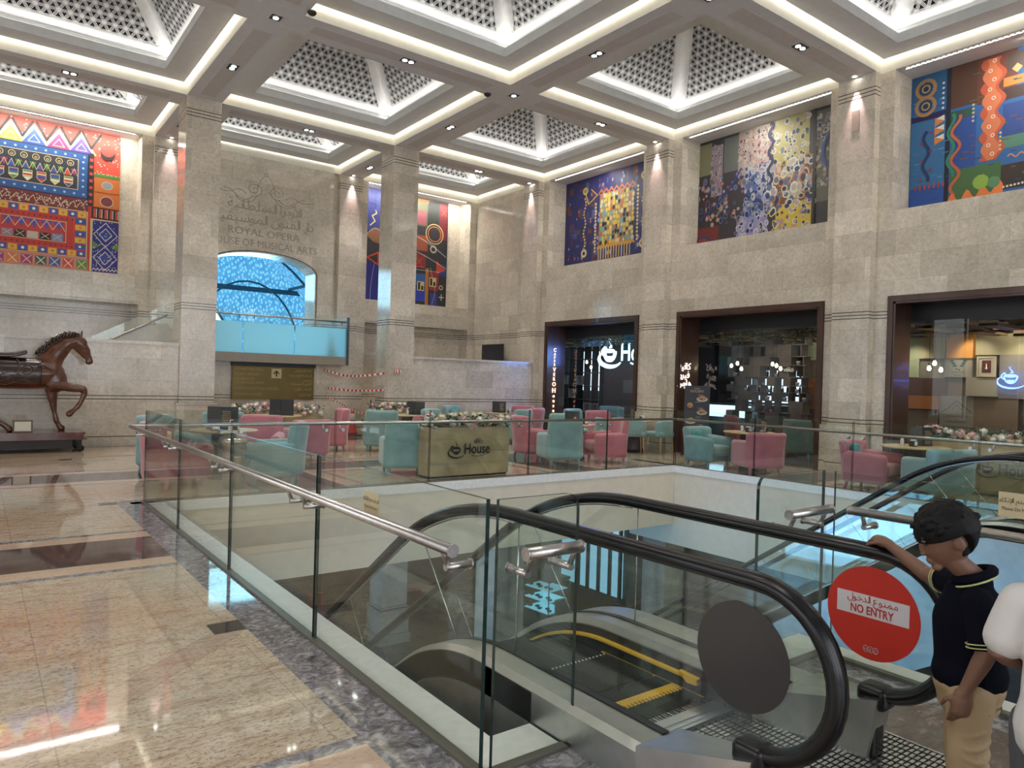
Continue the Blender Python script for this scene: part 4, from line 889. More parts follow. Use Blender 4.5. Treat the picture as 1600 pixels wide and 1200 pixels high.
def escalator(x0, label, disc, detail):
    """x0: outer left edge of the left deck"""
    E0 = thing('escalator', label, 'escalator', (x0, 0, 0), 0, 'escalators down to the lower floor'); yb = 2.95
    RX = (.175, 1.05)       # handrail centres
    W_ = 1.29; DZ = .17
    top = path(DZ - .03, 1.62, yb); bot = path(-1.15, 2.56, yb)
    m = MB()
    for xa, xb_ in ((0, .02), (W_ - .02, W_)):
        up = [(2.545, DZ - .03)] + [(y, z) for y, z, _, _ in top if y >= 2.545]; lo = [(y, z) for y, z, _, _ in bot]
        lo = [(2.545, -1.1)] + [(y, max(z, -5.24)) for y, z in lo[1:-1]]
        k = min(len(up), len(lo)); V_ = []
        for i in range(k): V_ += [(xa, up[i][0], up[i][1]), (xb_, up[i][0], up[i][1]), (xa, lo[i][0], lo[i][1]), (xb_, lo[i][0], lo[i][1])]
        F = [(0, 1, 3, 2)]
        for i in range(k - 1): F += [(4 * i, 4 * i + 2, 4 * i + 6, 4 * i + 4), (4 * i + 1, 4 * i + 5, 4 * i + 7, 4 * i + 3), (4 * i + 2, 4 * i + 3, 4 * i + 7, 4 * i + 6)]
        m.add(V_, F, 0)
    m.build('side_cladding', pbr('brushed_cladding', (.50, .49, .47), .42, 1., noise=.08, nscale=9), E0)
    def zi(L_, y):
        for (a, b), (c_, d_) in zip(L_, L_[1:]):
            if a <= y <= c_: return b + (d_ - b) * (y - a) / max(c_ - a, 1e-6)
        return L_[-1][1]
    for sx, xr in ((0, RX[0]), (1, RX[1])):
        s_ = 1 if sx == 0 else -1; xo = 0 if sx == 0 else W_; xl = .198 if sx == 0 else .925; xi = .255 if sx == 0 else .90
        D = path(DZ, 1.90, yb); prof = [(xo, -DZ), (xo, -.025), (xo + s_ * .035, .0), (xl, .0), (xi, -.035), (xi, -DZ)]
        m = MB(); m.sweep(prof[::s_], D, 0)
        # end piece rising towards the handrail inlet
        xa, xb_ = (xo + s_ * .0), xi
        lo_, hi_ = min(xa, xb_), max(xa, xb_); nx0, nx1 = xr - .075, xr + .06
        V_ = [(lo_, 1.90, 0), (hi_, 1.90, 0), (hi_, 1.90, DZ), (lo_, 1.90, DZ), (nx0, 1.50, 0), (nx1, 1.50, 0), (nx1, 1.46, .27), (nx0, 1.46, .27)]
        m.add(V_, [(0, 1, 2, 3), (7, 6, 5, 4), (3, 2, 6, 7), (0, 3, 7, 4), (1, 5, 6, 2), (0, 4, 5, 1)], 0)
        dk = m.build('deck', STEELM, E0)
        m = MB(); m.sweep([(xr - .018, .001), (xr + .018, .001), (xr + .018, .006), (xr - .018, .006)], path(DZ, 1.9, yb), 0); m.build('deck_groove', BLACKM, dk)
        S_ = path(.0, 2.0, yb)
        m = MB(); m.sweep([(xi, -.22), (xi + s_ * .006, -.22), (xi + s_ * .006, DZ - .04), (xi, DZ - .04)][::s_], S_, 0); sk = m.build('skirt', pbr('dark_skirt', (.03, .03, .032), .2, .3), E0)
        m = MB(); m.sweep([(xi + s_ * .006, -.010), (xi + s_ * .030, -.006), (xi + s_ * .030, .006), (xi + s_ * .006, .010)][::s_], path(.075, 2.30, yb), 0)
        m.prism([(2.30, .058), (2.36, .055), (2.42, .096), (2.30, .090)], (min(xi, xi + s_ * .038), 0, 0), (0, 1, 0), (0, 0, 1), (.038, 0, 0), 0)
        m.box(min(xi + s_ * .006, xi + s_ * .018), max(xi + s_ * .006, xi + s_ * .018), 2.27, 3.0, .0, .006); m.build('yellow_guard', pbr('yellow_plastic', (.85, .50, .04), .4), sk)
        hz = .873; rr = .30; yc = 1.50; H = path(hz, yc, yb)
        loop = [(y, z) for y, z, _, _ in H][::-1]
        loop += [(yc - rr * math.sin(q), hz - rr + rr * math.cos(q)) for q in [PI * i / 18 for i in range(1, 19)]] 
        m = MB(); m.tube([(xr, y, z) for y, z in loop], .034, 10, 0, sx=1.25, up=None); hr = m.build('handrail', BLACK, E0)
        m = MB(); m.tube([(xr, y, z - .034) for y, z in loop[:len(H) - 1]], .012, 6); m.build('handrail_guide', CHROME, hr)
        m = MB(); m.rbox((xr, 1.50, .262), (.115, .13, .10), .03); m.rbox((xr, 1.53, .12), (.10, .10, .24), .02); m.build('inlet_boot', BLACK, E0)
        ins = [(p[0], p[1] - .034) for p in H]; lo = [(p[0], p[1]) for p in path(DZ, 1.55, yb)]
        m = MB(); k = len(ins); xg = xr; arcp = [(yc - (rr - .03) * math.sin(q), hz - rr + (rr - .03) * math.cos(q)) for q in [PI * i / 14 for i in range(1, 15)]]
        V_ = []; F = []
        for i in range(k): V_ += [(xg - .005, ins[i][0], ins[i][1]), (xg + .005, ins[i][0], ins[i][1]), (xg - .005, lo[i][0], lo[i][1]), (xg + .005, lo[i][0], lo[i][1])]
        for i in range(k - 1): F += [(4 * i, 4 * i + 2, 4 * i + 6, 4 * i + 4), (4 * i + 1, 4 * i + 5, 4 * i + 7, 4 * i + 3)]
        m.add(V_, F, 0); cen = [(1.55, DZ)] + [(1.50, hz - .034)] + arcp
        for q in (-.005, .005): m.add([(xg + q, a, b) for a, b in cen], [list(range(len(cen)))], 0)
        gl = m.build('balustrade_glass', [MATS.get('escalator_glass') or glass('escalator_glass', (.90, .93, .915), .045)], E0, fix=False)
        m = MB()
        for yj in (2.9, 3.9, 4.9, 6.1):
            dy = .45 if yj > 3.5 else 0.; m.tube([(xg, yj, zi(ins, yj)), (xg, yj - dy, zi(lo, yj - dy))], .004, 4)
        m.build('glass_joint', CHROME, gl)
    # steps: treads follow the path
    m = MB(); Pth = path(0., 2.2, yb + .06, n=8)
    tread = pbr('black_grooved_tread', (.028, .03, .034), .4, .4)
    y, run = 2.22, .38; tops = []
    def z_at(yq):
        for (a, b, _, _), (c_, d_, _, _) in zip(Pth, Pth[1:]):
            if a <= yq <= c_: return b + (d_ - b) * (yq - a) / (c_ - a)
        return -5.25
    while y < 12.2: tops.append((y, z_at(y + .2))); y += run
    for i, (y, z) in enumerate(tops):
        zp = tops[i - 1][1] if i else z
        m.box(.264, .892, y, y + run - .006, z - .03, z, 0); m.box(.264, .892, y - .006, y, z - .02, max(zp - .002, z), 0)
    m.build('steps', tread, E0)
    m = MB()
    for i, (y, z) in enumerate(tops[:10]):
        for j in range(48): m.box(.27 + j * .013, .2755 + j * .013, y + .005, y + run - .012, z, z + .006, 0)
    m.build('tread_ribs', pbr('tread_rib_grey', (.06, .062, .066), .35, .5), E0)
    m = MB(); yy = pbr('yellow_plastic', (.85, .50, .04), .4); y, z = tops[0]
    m.box(.27, .888, y + .20, y + .25, z, z + .0085, 0)
    for j in range(24): m.box(.27 + j * .0258, .283 + j * .0258, y + .175, y + .20, z, z + .0085, 0)
    m.build('step_edge_marking', yy, E0)
    m = MB()
    for y, z in tops[1:2]:
        for j in range(22): m.box(.28 + j * .0275, .288 + j * .0275, y + run - .03, y + run - .02, z, z + .009, 0)
    m.build('step_edge_dots', WHITE, E0)
    # comb plate and landing grating
    m = MB(); m.box(.262, .895, 2.10, 2.22, -.02, .008, 0); m.box(.262, .895, 2.12, 2.135, .008, .014, 0); m.box(.262, .895, 2.155, 2.17, .008, .014, 0)
    for j in range(30): m.box(.27 + j * .0205, .28 + j * .0205, 2.22, 2.26, -.006, .006, 0)
    m.build('comb_plate', pbr('comb_aluminium', (.62, .63, .66), .3, 1.), E0)
    m = MB(); m.box(.262, .895, 1.9, 2.10, -.02, .003, 0); m.box(.19, 1.29, .2, 1.9, -.02, .003, 0); m.build('landing_plate', BLACKM, E0)
    if detail:
        m = MB()
        for j in range(82): m.box(.20 if .225 + j * .0225 < 1.88 else .265, 1.285 if .225 + j * .0225 < 1.88 else .892, .225 + j * .0225, .2395 + j * .0225, .003, .008, 0)
        for j in range(24): m.box(.21 + j * .047, .216 + j * .047, .22, 1.88 if j < 1 or j > 14 else 2.08, .003, .0105, 1)
        m.build('grating', [pbr('grating_aluminium', (.56, .55, .52), .35, 1.), BLACKM], E0)
        m = MB(); m.box(.18, .19, .2, 1.5, 0, .012); m.box(1.29, 1.30, .2, 1.9, 0, .012); m.build('plate_edge', CHROME, E0)
        m = MB(); m.rbox((.60, 1.92, .010), (.17, .055, .008), .004, 0); m.build('maker_badge', BLACKM, E0)
        m = MB(); text(m, 'OTIS', (.60, 1.905, .0155), (1, 0, 0), (0, 1, 0), .045, 0, None, 'c', .002); m.build('maker_lettering', CHROME, E0)
    return E0
escalator(2.07, 'near escalator with black handrails, steel decks and round no entry discs on its glass', True, True)
escalator(9.02, 'farther escalator at the right, its black handrails rising in front of the teal armchair', False, False)
# round stickers on the glass of the near escalator
m = MB(); n_ = 48; m.prism([(.195 * math.cos(2 * PI * i / n_), .195 * math.sin(2 * PI * i / n_)) for i in range(n_)], (2.239, 1.56, .59), (0, -1, 0), (0, 0, 1), (-.0015, 0, 0), 0)
tag(m.build('round_sticker', pbr('grey_sticker_back', (.026, .023, .022), .2)), 'dark grey back of a round no entry sticker on the near escalator glass', 'sticker')
t = thing('round_sticker', 'round red no entry sticker in Arabic and English on the far escalator glass', 'sticker', (3.114, 1.525, .605))
m = MB(); m.prism([(.2 * math.cos(2 * PI * i / n_), .2 * math.sin(2 * PI * i / n_)) for i in range(n_)], (0, 0, 0), (0, -1, 0), (0, 0, 1), (-.0015, 0, 0), 0); m.build('disc', pbr('no_entry_red', (.62, .035, .02), .4), t)
m = MB(); m.prism([(-.155, -.02), (.155, -.02), (.155, .075), (-.155, .075)], (-.0018, 0, 0), (0, -1, 0), (0, 0, 1), (-.0006, 0, 0), 0); m.build('white_panel', pbr('sign_white', (.72, .68, .70), .4), t)
m = MB(); o = Vector((-.0026, 0, 0)); U, V = (0, -1, 0), (0, 0, 1); RM = pbr('no_entry_letter_red', (.55, .03, .02), .4)
text(m, 'NO ENTRY', o + Vector((0, 0, -.008)), U, V, .05, 0, None, 'c', 0, .02, .185); arabic(m, 'ممنوع الدخول', o + Vector((0, 0, .042)), U, V, .042, 0, None, 'c'); m.build('lettering', RM, t)
m = MB()
for i, ch in enumerate('HEC'):
    cx = (i - 1) * .021; m.tube([(-.003, -cx + .011 * math.cos(a), -.155 + .013 * math.sin(a)) for a in [2 * PI * k / 14 for k in range(14)]], .0008, 4, closed=True); text(m, ch, (-.0028, -cx, -.162), U, V, .018, 0, None, 'c')
m.build('maker_mark', pbr('sign_white', (.72, .68, .70), .4), t)
# ================================================================== CAFE FURNITURE
def armchair(style, col):
    """faces +Y (sitter's view); origin on the floor under the seat"""
    mt = {'teal': TEAL, 'pink': PINK}[col]; t = thing('armchair', 'x', 'armchair', (0, 0, 0))
    Hb, W = (.88, .74) if style == 'tub' else (.77, .76)
    if style in ('tub', 'wing'):
        m = MB(); m.rbox((0, .06, .34), (.52, .62, .2), .06, 0); m.build('seat', mt, t)
        def bend(x, y, z):
            k = (z + Hb / 2) / Hb; flare = (.06 if style == 'wing' else .0) * max(0, k - .55) / .45
            return (x * (1 + .0 * k + flare * 1.2 - (.10 * max(0, k - .7) if style == 'tub' else 0)), y + (1.05 if style == 'tub' else .75) * x * x - .10 * max(0, k - .35), z)
        m = MB(); m.rbox((0, -.33, .12 + (Hb - .12) / 2), (W - .04, .15, Hb - .12), .07, 0, bend, 3, 8); m.build('backrest', mt, t)
        for s in (-1, 1):
            ft = lambda x, y, z: (x, y, z + (.03 if z > .1 else 0) * (1 - (y / .3)) * .5)
            m = MB(); m.rbox((s * (W / 2 - .075), .03, .12 + .235), (.145, .68, .47), .068, 0, ft, 3, 4); m.build('armrest', mt, t)
        m = MB(); m.rbox((0, -.01, .20), (W - .12, .60, .14), .05); m.build('base', mt, t)
        for sx in (-1, 1):
            for sy in (-1, 1):
                m = MB(); m.tube([(sx * .27, sy * .24 - .01, .15), (sx * .285, sy * .265 - .01, 0)], [.032, .02], 10); m.build('leg', mt, t)
    else:   # dining chair with a low curved shell and oak legs
        bend = lambda x, y, z: (x, y + 1.5 * x * x, z - .25 * max(0, abs(x) - .12))
        m = MB(); m.rbox((0, -.22, .60), (.56, .08, .34), .04, 0, bend, 3, 10); m.build('backrest', mt, t)
        m = MB(); m.rbox((0, .02, .45), (.50, .50, .12), .05); m.build('seat', mt, t)
        for sx in (-1, 1):
            for sy in (-1, 1):
                m = MB(); m.tube([(sx * .20, sy * .17, .41), (sx * .23, sy * .21, 0)], [.02, .013], 8); m.build('leg', WOODL, t)
    return t
PR = {}
def chair(style, col, x, y, face, label, group):
    rz = math.atan2(face[1], face[0]) - PI / 2
    if (style, col) not in PR:
        t = armchair(style, col); PR[(style, col)] = t; t['label'] = label; t['group'] = group; t.location = (x, y, 0); t.rotation_euler = (0, 0, rz); return t
    return copy_tree(PR[(style, col)], None, (x, y, 0), rz, label, group)
G1, G2, G3 = 'velvet armchairs left of the logo planter', 'velvet armchairs in the middle of the cafe', 'velvet armchairs in front of the shops'
chair('tub', 'pink', 2.22, 10.55, (1, .3), 'pink armchair nearest the left corner of the void, seen through the glass', G1)
chair('tub', 'teal', 2.42, 11.95, (.7, -1), 'teal armchair whose back peeks over the leftmost pink armchair', G1)
chair('tub', 'teal', 3.52, 10.33, (-.9, .45), 'large teal armchair seen from behind on the near side of the left table', G1)
chair('tub', 'pink', 3.72, 11.75, (-.5, -1), 'pink armchair on the far side of the left table behind the teal one', G1)
chair('tub', 'teal', 3.6, 13.35, (.3, 1), 'teal armchair mostly hidden behind the black menu of the left table', G1)
chair('wing', 'pink', 4.85, 12.75, (-.1, 1), 'pink armchair seen from behind in front of the flower box table', G1)
chair('tub', 'pink', 5.95, 14.3, (-1, .15), 'pink armchair facing left at the far table below the brass sign', G1)
chair('tub', 'teal', 6.98, 13.85, (.55, .85), 'teal armchair seen from behind, left of the logo planter and farther back', G2)
chair('tub', 'teal', 5.66, 10.45, (.35, 1), 'teal armchair seen from behind, right beside the logo planter', G2)
chair('tub', 'pink', 6.75, 12.0, (-.3, 1), 'pink armchair peeping out at the left end of the planter flowers', G2)
chair('tub', 'teal', 8.45, 13.9, (.5, -1), 'teal armchair behind the planter flowers, left of the small menu', G2)
chair('tub', 'teal', 10.2, 15.85, (.4, -1), 'light teal armchair with a cushion behind the round table', G2)
chair('tub', 'pink', 12.25, 16.0, (-1, -.4), 'pink armchair half hidden at the far right of the round table', G2)
chair('tub', 'teal', 10.85, 14.35, (-.35, 1), 'teal armchair seen from behind, right of the planter', G2)
chair('tub', 'pink', 11.75, 14.95, (-.4, .9), 'dark pink armchair next to the shop portal, behind the pale pink one', G2)
chair('tub', 'pink', 9.15, 11.45, (.9, -.25), 'pink armchair in profile facing right, left of the large teal back', G3)
chair('tub', 'teal', 9.0, 10.42, (.35, 1), 'large teal armchair seen squarely from behind in the centre of the cafe', G3)
chair('tub', 'pink', 10.1, 10.3, (-.95, .35), 'pink armchair in profile facing left, right of the large teal back', G3)
chair('tub', 'teal', 10.35, 11.75, (-.4, -1), 'pale teal armchair behind the table with the round menu badge', G3)
chair('tub', 'teal', 12.75, 13.95, (.2, -1), 'dark teal armchair in front of the first shop window', G3)
chair('tub', 'pink', 12.6, 13.0, (-.3, -1), 'dark pink armchair beside the dark teal one at the first shop', G3)
chair('dine', 'teal', 12.0, 12.25, (.9, -.3), 'teal dining chair with oak legs, left of the three at the pilaster', G3)
chair('dine', 'teal', 12.02, 11.4, (.7, .9), 'teal dining chair with oak legs seen from behind, middle of the three', G3)
chair('dine', 'teal', 12.62, 11.12, (-.05, 1), 'teal dining chair with oak legs, right one, in front of the pilaster', G3)
chair('wing', 'teal', 11.5, 8.9, (-.05, -1), 'teal armchair with a cushion facing right in front of the menu poster', G3)
chair('wing', 'pink', 11.55, 7.82, (.5, .9), 'pink armchair with its low back turned, in front of the second shop', G3)
chair('wing', 'pink', 11.5, 5.72, (.05, -1), 'pink armchair with a teal cushion in front of the pilaster at right', G3)
chair('wing', 'teal', 11.5, 4.72, (.55, .85), 'teal armchair behind the black handrails of the farther escalator', G3)
def cushion(x, y, z, rz, tilt, label):
    M = Matrix.Translation((x, y, z)) @ Matrix.Rotation(rz, 4, 'Z') @ Matrix.Rotation(tilt, 4, 'X')
    m = MB(); m.rbox((0, 0, 0), (.36, .11, .24), .05, 0, lambda a, b, c_: (a * (1 + .25 * c_ * c_ * 8 * .2), b * (1.1 - 5 * a * a), c_ * (1 + a * a * 1.2)), 3, 6, M); tag(m.build('cushion', TEALP), label, 'cushion', 'small teal cushions')
cushion(11.43, 9.10, .58, -2.8, .25, 'teal cushion leaning on the back of the teal armchair by the menu poster')
cushion(11.43, 5.93, .60, -2.75, .25, 'patterned teal cushion on the pink armchair at right')
cushion(10.13, 15.98, .66, -2.76, .2, 'pale cushion on the light teal armchair behind the round table')

def table(x, y, r, label, h=.72, base='drum'):
    t = thing('cafe_table', label, 'table', (x, y, 0), 0, 'cafe tables')
    m = MB(); m.lathe([(.0, h - .03), (r - .01, h - .03), (r, h - .02), (r, h - .005), (r - .008, h), (0, h)], n=32); m.build('tabletop', WOODL, t)
    m = MB()
    if base == 'drum': m.lathe([(.21, 0), (.21, .05), (.17, .07), (.17, h - .05), (.2, h - .03)], n=20)
    else: m.lathe([(.24, 0), (.24, .02), (.04, .05), (.035, h - .06), (.09, h - .03)], n=20)
    m.build('pedestal', BLACKM, t); return t
TB = [(2.98, 11.05, .48, 'round oak table at far left with a large black menu and sanitiser'), (5.0, 14.75, .52, 'round oak table below the brass sign, backed by flowers'), (8.1, 14.75, .50, 'round oak table with a black menu in front of the right column'), (11.15, 15.4, .42, 'round table with a small black menu at the far right wall'),
      (9.9, 11.0, .42, 'round oak table between the two pink armchairs and the large teal one'), (12.58, 11.85, .38, 'round oak table by the pilaster with a black menu and shakers'), (11.95, 8.3, .48, 'round oak table between the teal and pink armchairs at the second shop'), (11.95, 5.25, .50, 'round oak table beside the flower planter at right')]
for i, (x, y, r, l) in enumerate(TB): table(x, y, r, l, .72, 'stem' if i == 3 else 'drum')
MENUM = pbr('menu_black', (.018, .017, .018), .35)
def menu(x, y, w_, h_, rz, label, style, z=.72):
    t = thing('menu_stand', label, 'menu', (x, y, z), rz, 'black menu stands on the tables')
    a = .5; 
    for s in (-1, 1):
        M = Matrix.Rotation(s * .22, 4, 'Z'); m = MB(); m.box(0 if s > 0 else -w_ / 2, w_ / 2 if s > 0 else 0, -.012, .012, 0.002, h_, 0, None, M); m.build('cover', MENUM, t)
    m = MB(); m.box(-w_ / 2, w_ / 2, .014, .05, .002, .03); m.build('foot', MENUM, t)
    if style: 
        m = MB(); R2 = random.Random(int(x * 10))
        if style == 'badge': m.lathe([(0, 0), (.028, 0), (.028, .002), (0, .002)], M=Matrix.Translation((.06, -.03, h_ * .45)) @ Matrix.Rotation(PI / 2, 4, 'X'), n=16)
        else:
            for i in range(8): m.box(.01 + R2.uniform(0, .02), w_ * .35 + R2.uniform(-.03, .02), -.036, -.034, h_ * (.15 + i * .09), h_ * (.15 + i * .09) + .008)
        m.build('print', pbr('menu_print_gold', (.45, .30, .16), .5), t)
def bottle(x, y, z, label, kind='sanitizer'):
    t = thing('pump_bottle', label, 'bottle', (x, y, z), 0, 'pump bottles on the tables')
    m = MB(); m.lathe([(0, 0), (.028, 0), (.03, .01), (.03, .09), (.022, .11), (.010, .12), (.010, .13)], n=12); m.build('body', pbr('clear_plastic', (.55, .57, .56), .2), t)
    m = MB(); m.tube([(0, 0, .13), (0, 0, .165)], .007, 8); m.tube([(0, 0, .165), (.03, -.01, .163), (.038, -.012, .155)], .006, 6); m.build('pump', WHITE, t)
def caddy(x, y, z, label):
    m = MB(); m.box(x - .05, x + .05, y - .04, y + .04, z + .001, z + .09, 0); m.box(x - .045, x + .045, y - .042, y - .04, z + .02, z + .08, 1); m.box(x - .04, x + .04, y - .03, y + .03, z + .09, z + .11, 1)
    tag(m.build('napkin_holder', [MENUM, WHITE]), label, 'napkin holder', 'napkin holders on the tables')
def shaker(x, y, z, label):
    m = MB(); m.lathe([(0, 0.001), (.02, 0.001), (.02, .06), (.016, .07), (0, .075)], (x, y, z), 10); tag(m.build('shaker', BLACKM), label, 'shaker', 'dark shakers on the tables')
F = math.atan2(-.8, .6) + PI / 2 - .0
FA = -.6435    # menus face the viewer
menu(2.93, 11.0, .46, .34, FA, 'wide black menu stand on the far left table', 'text')
menu(5.05, 14.6, .50, .33, FA, 'wide black menu stand in front of the flowers below the brass sign', None)
menu(8.15, 14.55, .42, .30, FA, 'black menu box on the table in front of the right column', None)
menu(8.3, 14.9, .30, .26, FA, 'black menu sticking up behind the flowers of the logo planter', 'text')
menu(11.1, 15.35, .36, .30, FA, 'small black menu on the round table at the right wall', 'text')
menu(9.85, 11.05, .30, .26, FA, 'black menu with a round yellow badge on the centre table', 'badge')
menu(12.5, 11.98, .26, .32, FA, 'black menu with bronze lettering on the table by the pilaster', 'text')
menu(12.05, 8.15, .34, .26, FA, 'black menu with bronze lettering in front of the shelf wall', 'text')
menu(12.05, 5.2, .36, .30, FA, 'black menu on the table beside the flower planter at right', 'text')
for x, y, l in ((2.98, 10.72, 'pump bottle in front of the wide menu on the far left table'), (12.66, 11.68, 'pump bottle on the table by the pilaster'), (11.75, 8.32, 'pump bottle on the table between the teal and pink armchairs'), (11.78, 5.38, 'pump bottle on the table at right beside the white napkin box'), (7.92, 14.5, 'pump bottle left of the menu box by the right column'), (11.35, 15.2, 'pump bottle on the round table at the right wall')): bottle(x, y, .72, l)
for x, y, l in ((2.80, 10.85, 'white topped napkin holder on the far left table'), (10.03, 10.85, 'napkin holder on the centre table'), (11.82, 8.22, 'napkin holder on the table at the second shop'), (11.80, 5.22, 'napkin holder with a white card on the table at right'), (12.76, 11.82, 'napkin holder on the table by the pilaster')): caddy(x, y, .72, l)
for x, y, l in ((12.56, 11.70, 'dark shaker by the pilaster table menu'), (11.22, 15.1, 'dark shaker on the round table at the right wall')): shaker(x, y, .72, l)

# ---- flowers and planters
BL = [pbr('petal_white', (.82, .79, .74), .7, noise=.1), pbr('petal_blush', (.78, .54, .51), .7, noise=.1), pbr('petal_cream', (.78, .68, .52), .7, noise=.1)]
LEAF = [pbr('leaf_dark', (.035, .085, .045), .5, noise=.3), pbr('leaf_bluegreen', (.07, .16, .13), .5, noise=.3)]
def bloom_mesh(mi):
    m = MB(); R3 = random.Random(mi)
    m.lathe([(0, -.8), (.5, -.6), (.75, 0), (.55, .55), (0, .7)], n=8)
    for ring, (n, r, tl) in enumerate(((5, .62, .5), (6, .85, .95))):
        for i in range(n):
            a = 2 * PI * i / n + ring * .4; ca, sa = math.cos(a), math.sin(a); h = .9 - ring * .35
            def pt(u, v): x = u * .5; rr = r * (.45 + .55 * v) + .12 * (1 - u * u); z = -.5 + v * (h + .5) - abs(u) * .25; return (ca * rr - sa * x, sa * rr + ca * x, z)
            vs = [pt(u, v) for v in (0, .5, 1) for u in (-1, 0, 1)]; m.add(vs, [(0, 1, 4, 3), (1, 2, 5, 4), (3, 4, 7, 6), (4, 5, 8, 7)], 0, True)
    me = m.build('flower', BL[mi], fix=False); d = me.data; bpy.data.objects.remove(me); return d
BM = [bloom_mesh(i) for i in range(3)]
def foliage(parent, x0, x1, y0, y1, z0, z1, n, seed):
    R4 = random.Random(seed); m = MB()
    for _ in range(n):
        x, y, z = R4.uniform(x0, x1), R4.uniform(y0, y1), R4.uniform(z0, z1); a, b = R4.uniform(0, 2 * PI), R4.uniform(-.3, 1.0); L = R4.uniform(.04, .10); w_ = L * .28
        d = Vector((math.cos(a) * math.cos(b), math.sin(a) * math.cos(b), math.sin(b))); s_ = Vector((-math.sin(a), math.cos(a), 0)); p = Vector((x, y, z)); up = Vector((0, 0, .02))
        m.add([p, p + d * L * .5 + s_ * w_ + up, p + d * L, p + d * L * .5 - s_ * w_ + up], [(0, 1, 2, 3)], R4.choice([0, 0, 1]))
    return m.build('foliage', LEAF, parent, fix=False)
def flower_box(name, loc, w_, d_, h_, n, label, seed, boards=4, group='oak flower boxes', front=None, fl=None):
    t = thing(name, label, 'planter', loc, 0, group); R5 = random.Random(seed)
    m = MB(); m.box(-w_ / 2, w_ / 2, -d_ / 2, d_ / 2, .03, h_ - .02, 0); 
    for i in range(boards): z0 = .03 + (h_ - .03) * i / boards; m.box(-w_ / 2 - .008, w_ / 2 + .008, -d_ / 2 - .008, d_ / 2 + .008, z0 + .003, .03 + (h_ - .03) * (i + 1) / boards - .003, 0)
    m.build('box', pbr('oak_boards', (.40, .31, .175), .4, noise=.25, nscale=3), t)
    m = MB(); m.box(-w_ / 2 + .02, w_ / 2 - .02, -d_ / 2 + .02, d_ / 2 - .02, 0, .03); m.build('plinth', BLACKM, t)
    foliage(t, -w_ / 2 - .03, w_ / 2 + .03, -d_ / 2 - .03, d_ / 2 + .02, h_ - .02, h_ + .16, int(n * 8), seed)
    for i in range(n):
        o = bpy.data.objects.new('flower', BM[R5.choice([0, 0, 1, 1, 2])]); COL.objects.link(o); o.parent = t
        x = (-.5 + (i + .5) / n) * w_ * 1.02 + R5.uniform(-.02, .02); y = R5.choice([-d_ / 2, -d_ * .25, 0, d_ * .2]) + R5.uniform(-.04, .04); s_ = R5.uniform(.05, .078)
        o.location = (x, y, h_ + R5.uniform(.02, .19) - (.05 if y < -d_ / 2.4 else 0)); o.scale = (s_, s_, s_); o.rotation_euler = (R5.uniform(.2, 1.2), R5.uniform(-.5, .5), R5.uniform(-1.2, 0))
    return t
LOGOM = pbr('logo_black', (.02, .014, .01), .4)
def cup_logo(m, o, ux, uy, s, mi=0, tk=.012, word='House'):
    """cup with steam and saucer swoosh, then CAFFE VERO over House; s = overall width"""
    o, ux, uy = Vector(o), Vector(ux), Vector(uy); n = ux.cross(uy); Q = lambda a, b: o + ux * a * s + uy * b * s + n * .003
    bowl = [(.06 + .17 * (i / 10), .0 - .0) for i in range(11)]
    arcs = [(.145 + .09 * math.cos(PI + PI * i / 12), .03 + .115 * math.sin(PI + PI * i / 12)) for i in range(13)]
    m.tube([Q(a, b) for a, b in arcs], tk * s * 1.1, 5, mi)
    m.add([Q(.145 + .088 * math.cos(2 * PI * i / 16), .035 + .026 * math.sin(2 * PI * i / 16)) for i in range(16)], [list(range(16))], mi)
    m.add([Q(.145 + .05 * math.cos(PI + PI * i / 10), -.03 + .05 * math.sin(PI + PI * i / 10)) for i in range(11)], [list(range(11))], mi)
    m.tube([Q(.05 - .035 * math.sin(PI * i / 10) * (1 if i < 11 else 0), .07 - .09 * i / 10) for i in range(11)], tk * s * .9, 5, mi)
    m.tube([Q(.05 + .01 * i, .08 - .004 * i * i) for i in range(4)], tk * s * .9, 5, mi)
    m.tube([Q(.16 + .20 * math.cos(q), -.055 + .105 * math.sin(q)) for q in [PI * .78 + PI * 1.05 * i / 16 for i in range(17)]], [tk * s * (.4 + 1.0 * math.sin(PI * i / 16)) for i in range(17)], 5, mi)
    for k in (0, 1): m.tube([Q(.14 + .012 * k + .022 * math.sin(i * .9 + k), .075 + .018 * i) for i in range(7)], [tk * s * .6 * (1 - i / 8) for i in range(7)], 4, mi)
    text(m, word, Q(.34, -.085), ux, uy, .30 * s, mi, None, 'l', .002, .012, .62 * s); text(m, 'VERO', Q(.55, .115), ux, uy, .105 * s, mi, None, 'l', .002, .01, .24 * s); text(m, 'CAFFE', Q(.60, .195), ux, uy, .05 * s, mi, None, 'l', .002, 0, .13 * s)
    m.tube([Q(.50 + .45 * i / 12, -.115 - .03 * math.sin(PI * 1.4 * i / 12)) for i in range(13)], tk * s * .45, 4, mi)
t = flower_box('planter', (6.46, 9.86, 0), 1.52, .34, .80, 58, 'oak planter with black cup logo and pink flowers at the edge of the void', 3)
m = MB(); cup_logo(m, (-.40, -.190, .44), (1, 0, 0), (0, 0, 1), .80); m.build('logo', LOGOM, t)
t = flower_box('planter', (12.75, 3.95, 0), .36, 3.2, .82, 0, 'long oak planter with white flowers and a cup logo in front of the third shop', 4, 5)
R5 = random.Random(9)
foliage(t, -.2, .2, -1.6, 1.6, .8, 1.0, 700, 12)
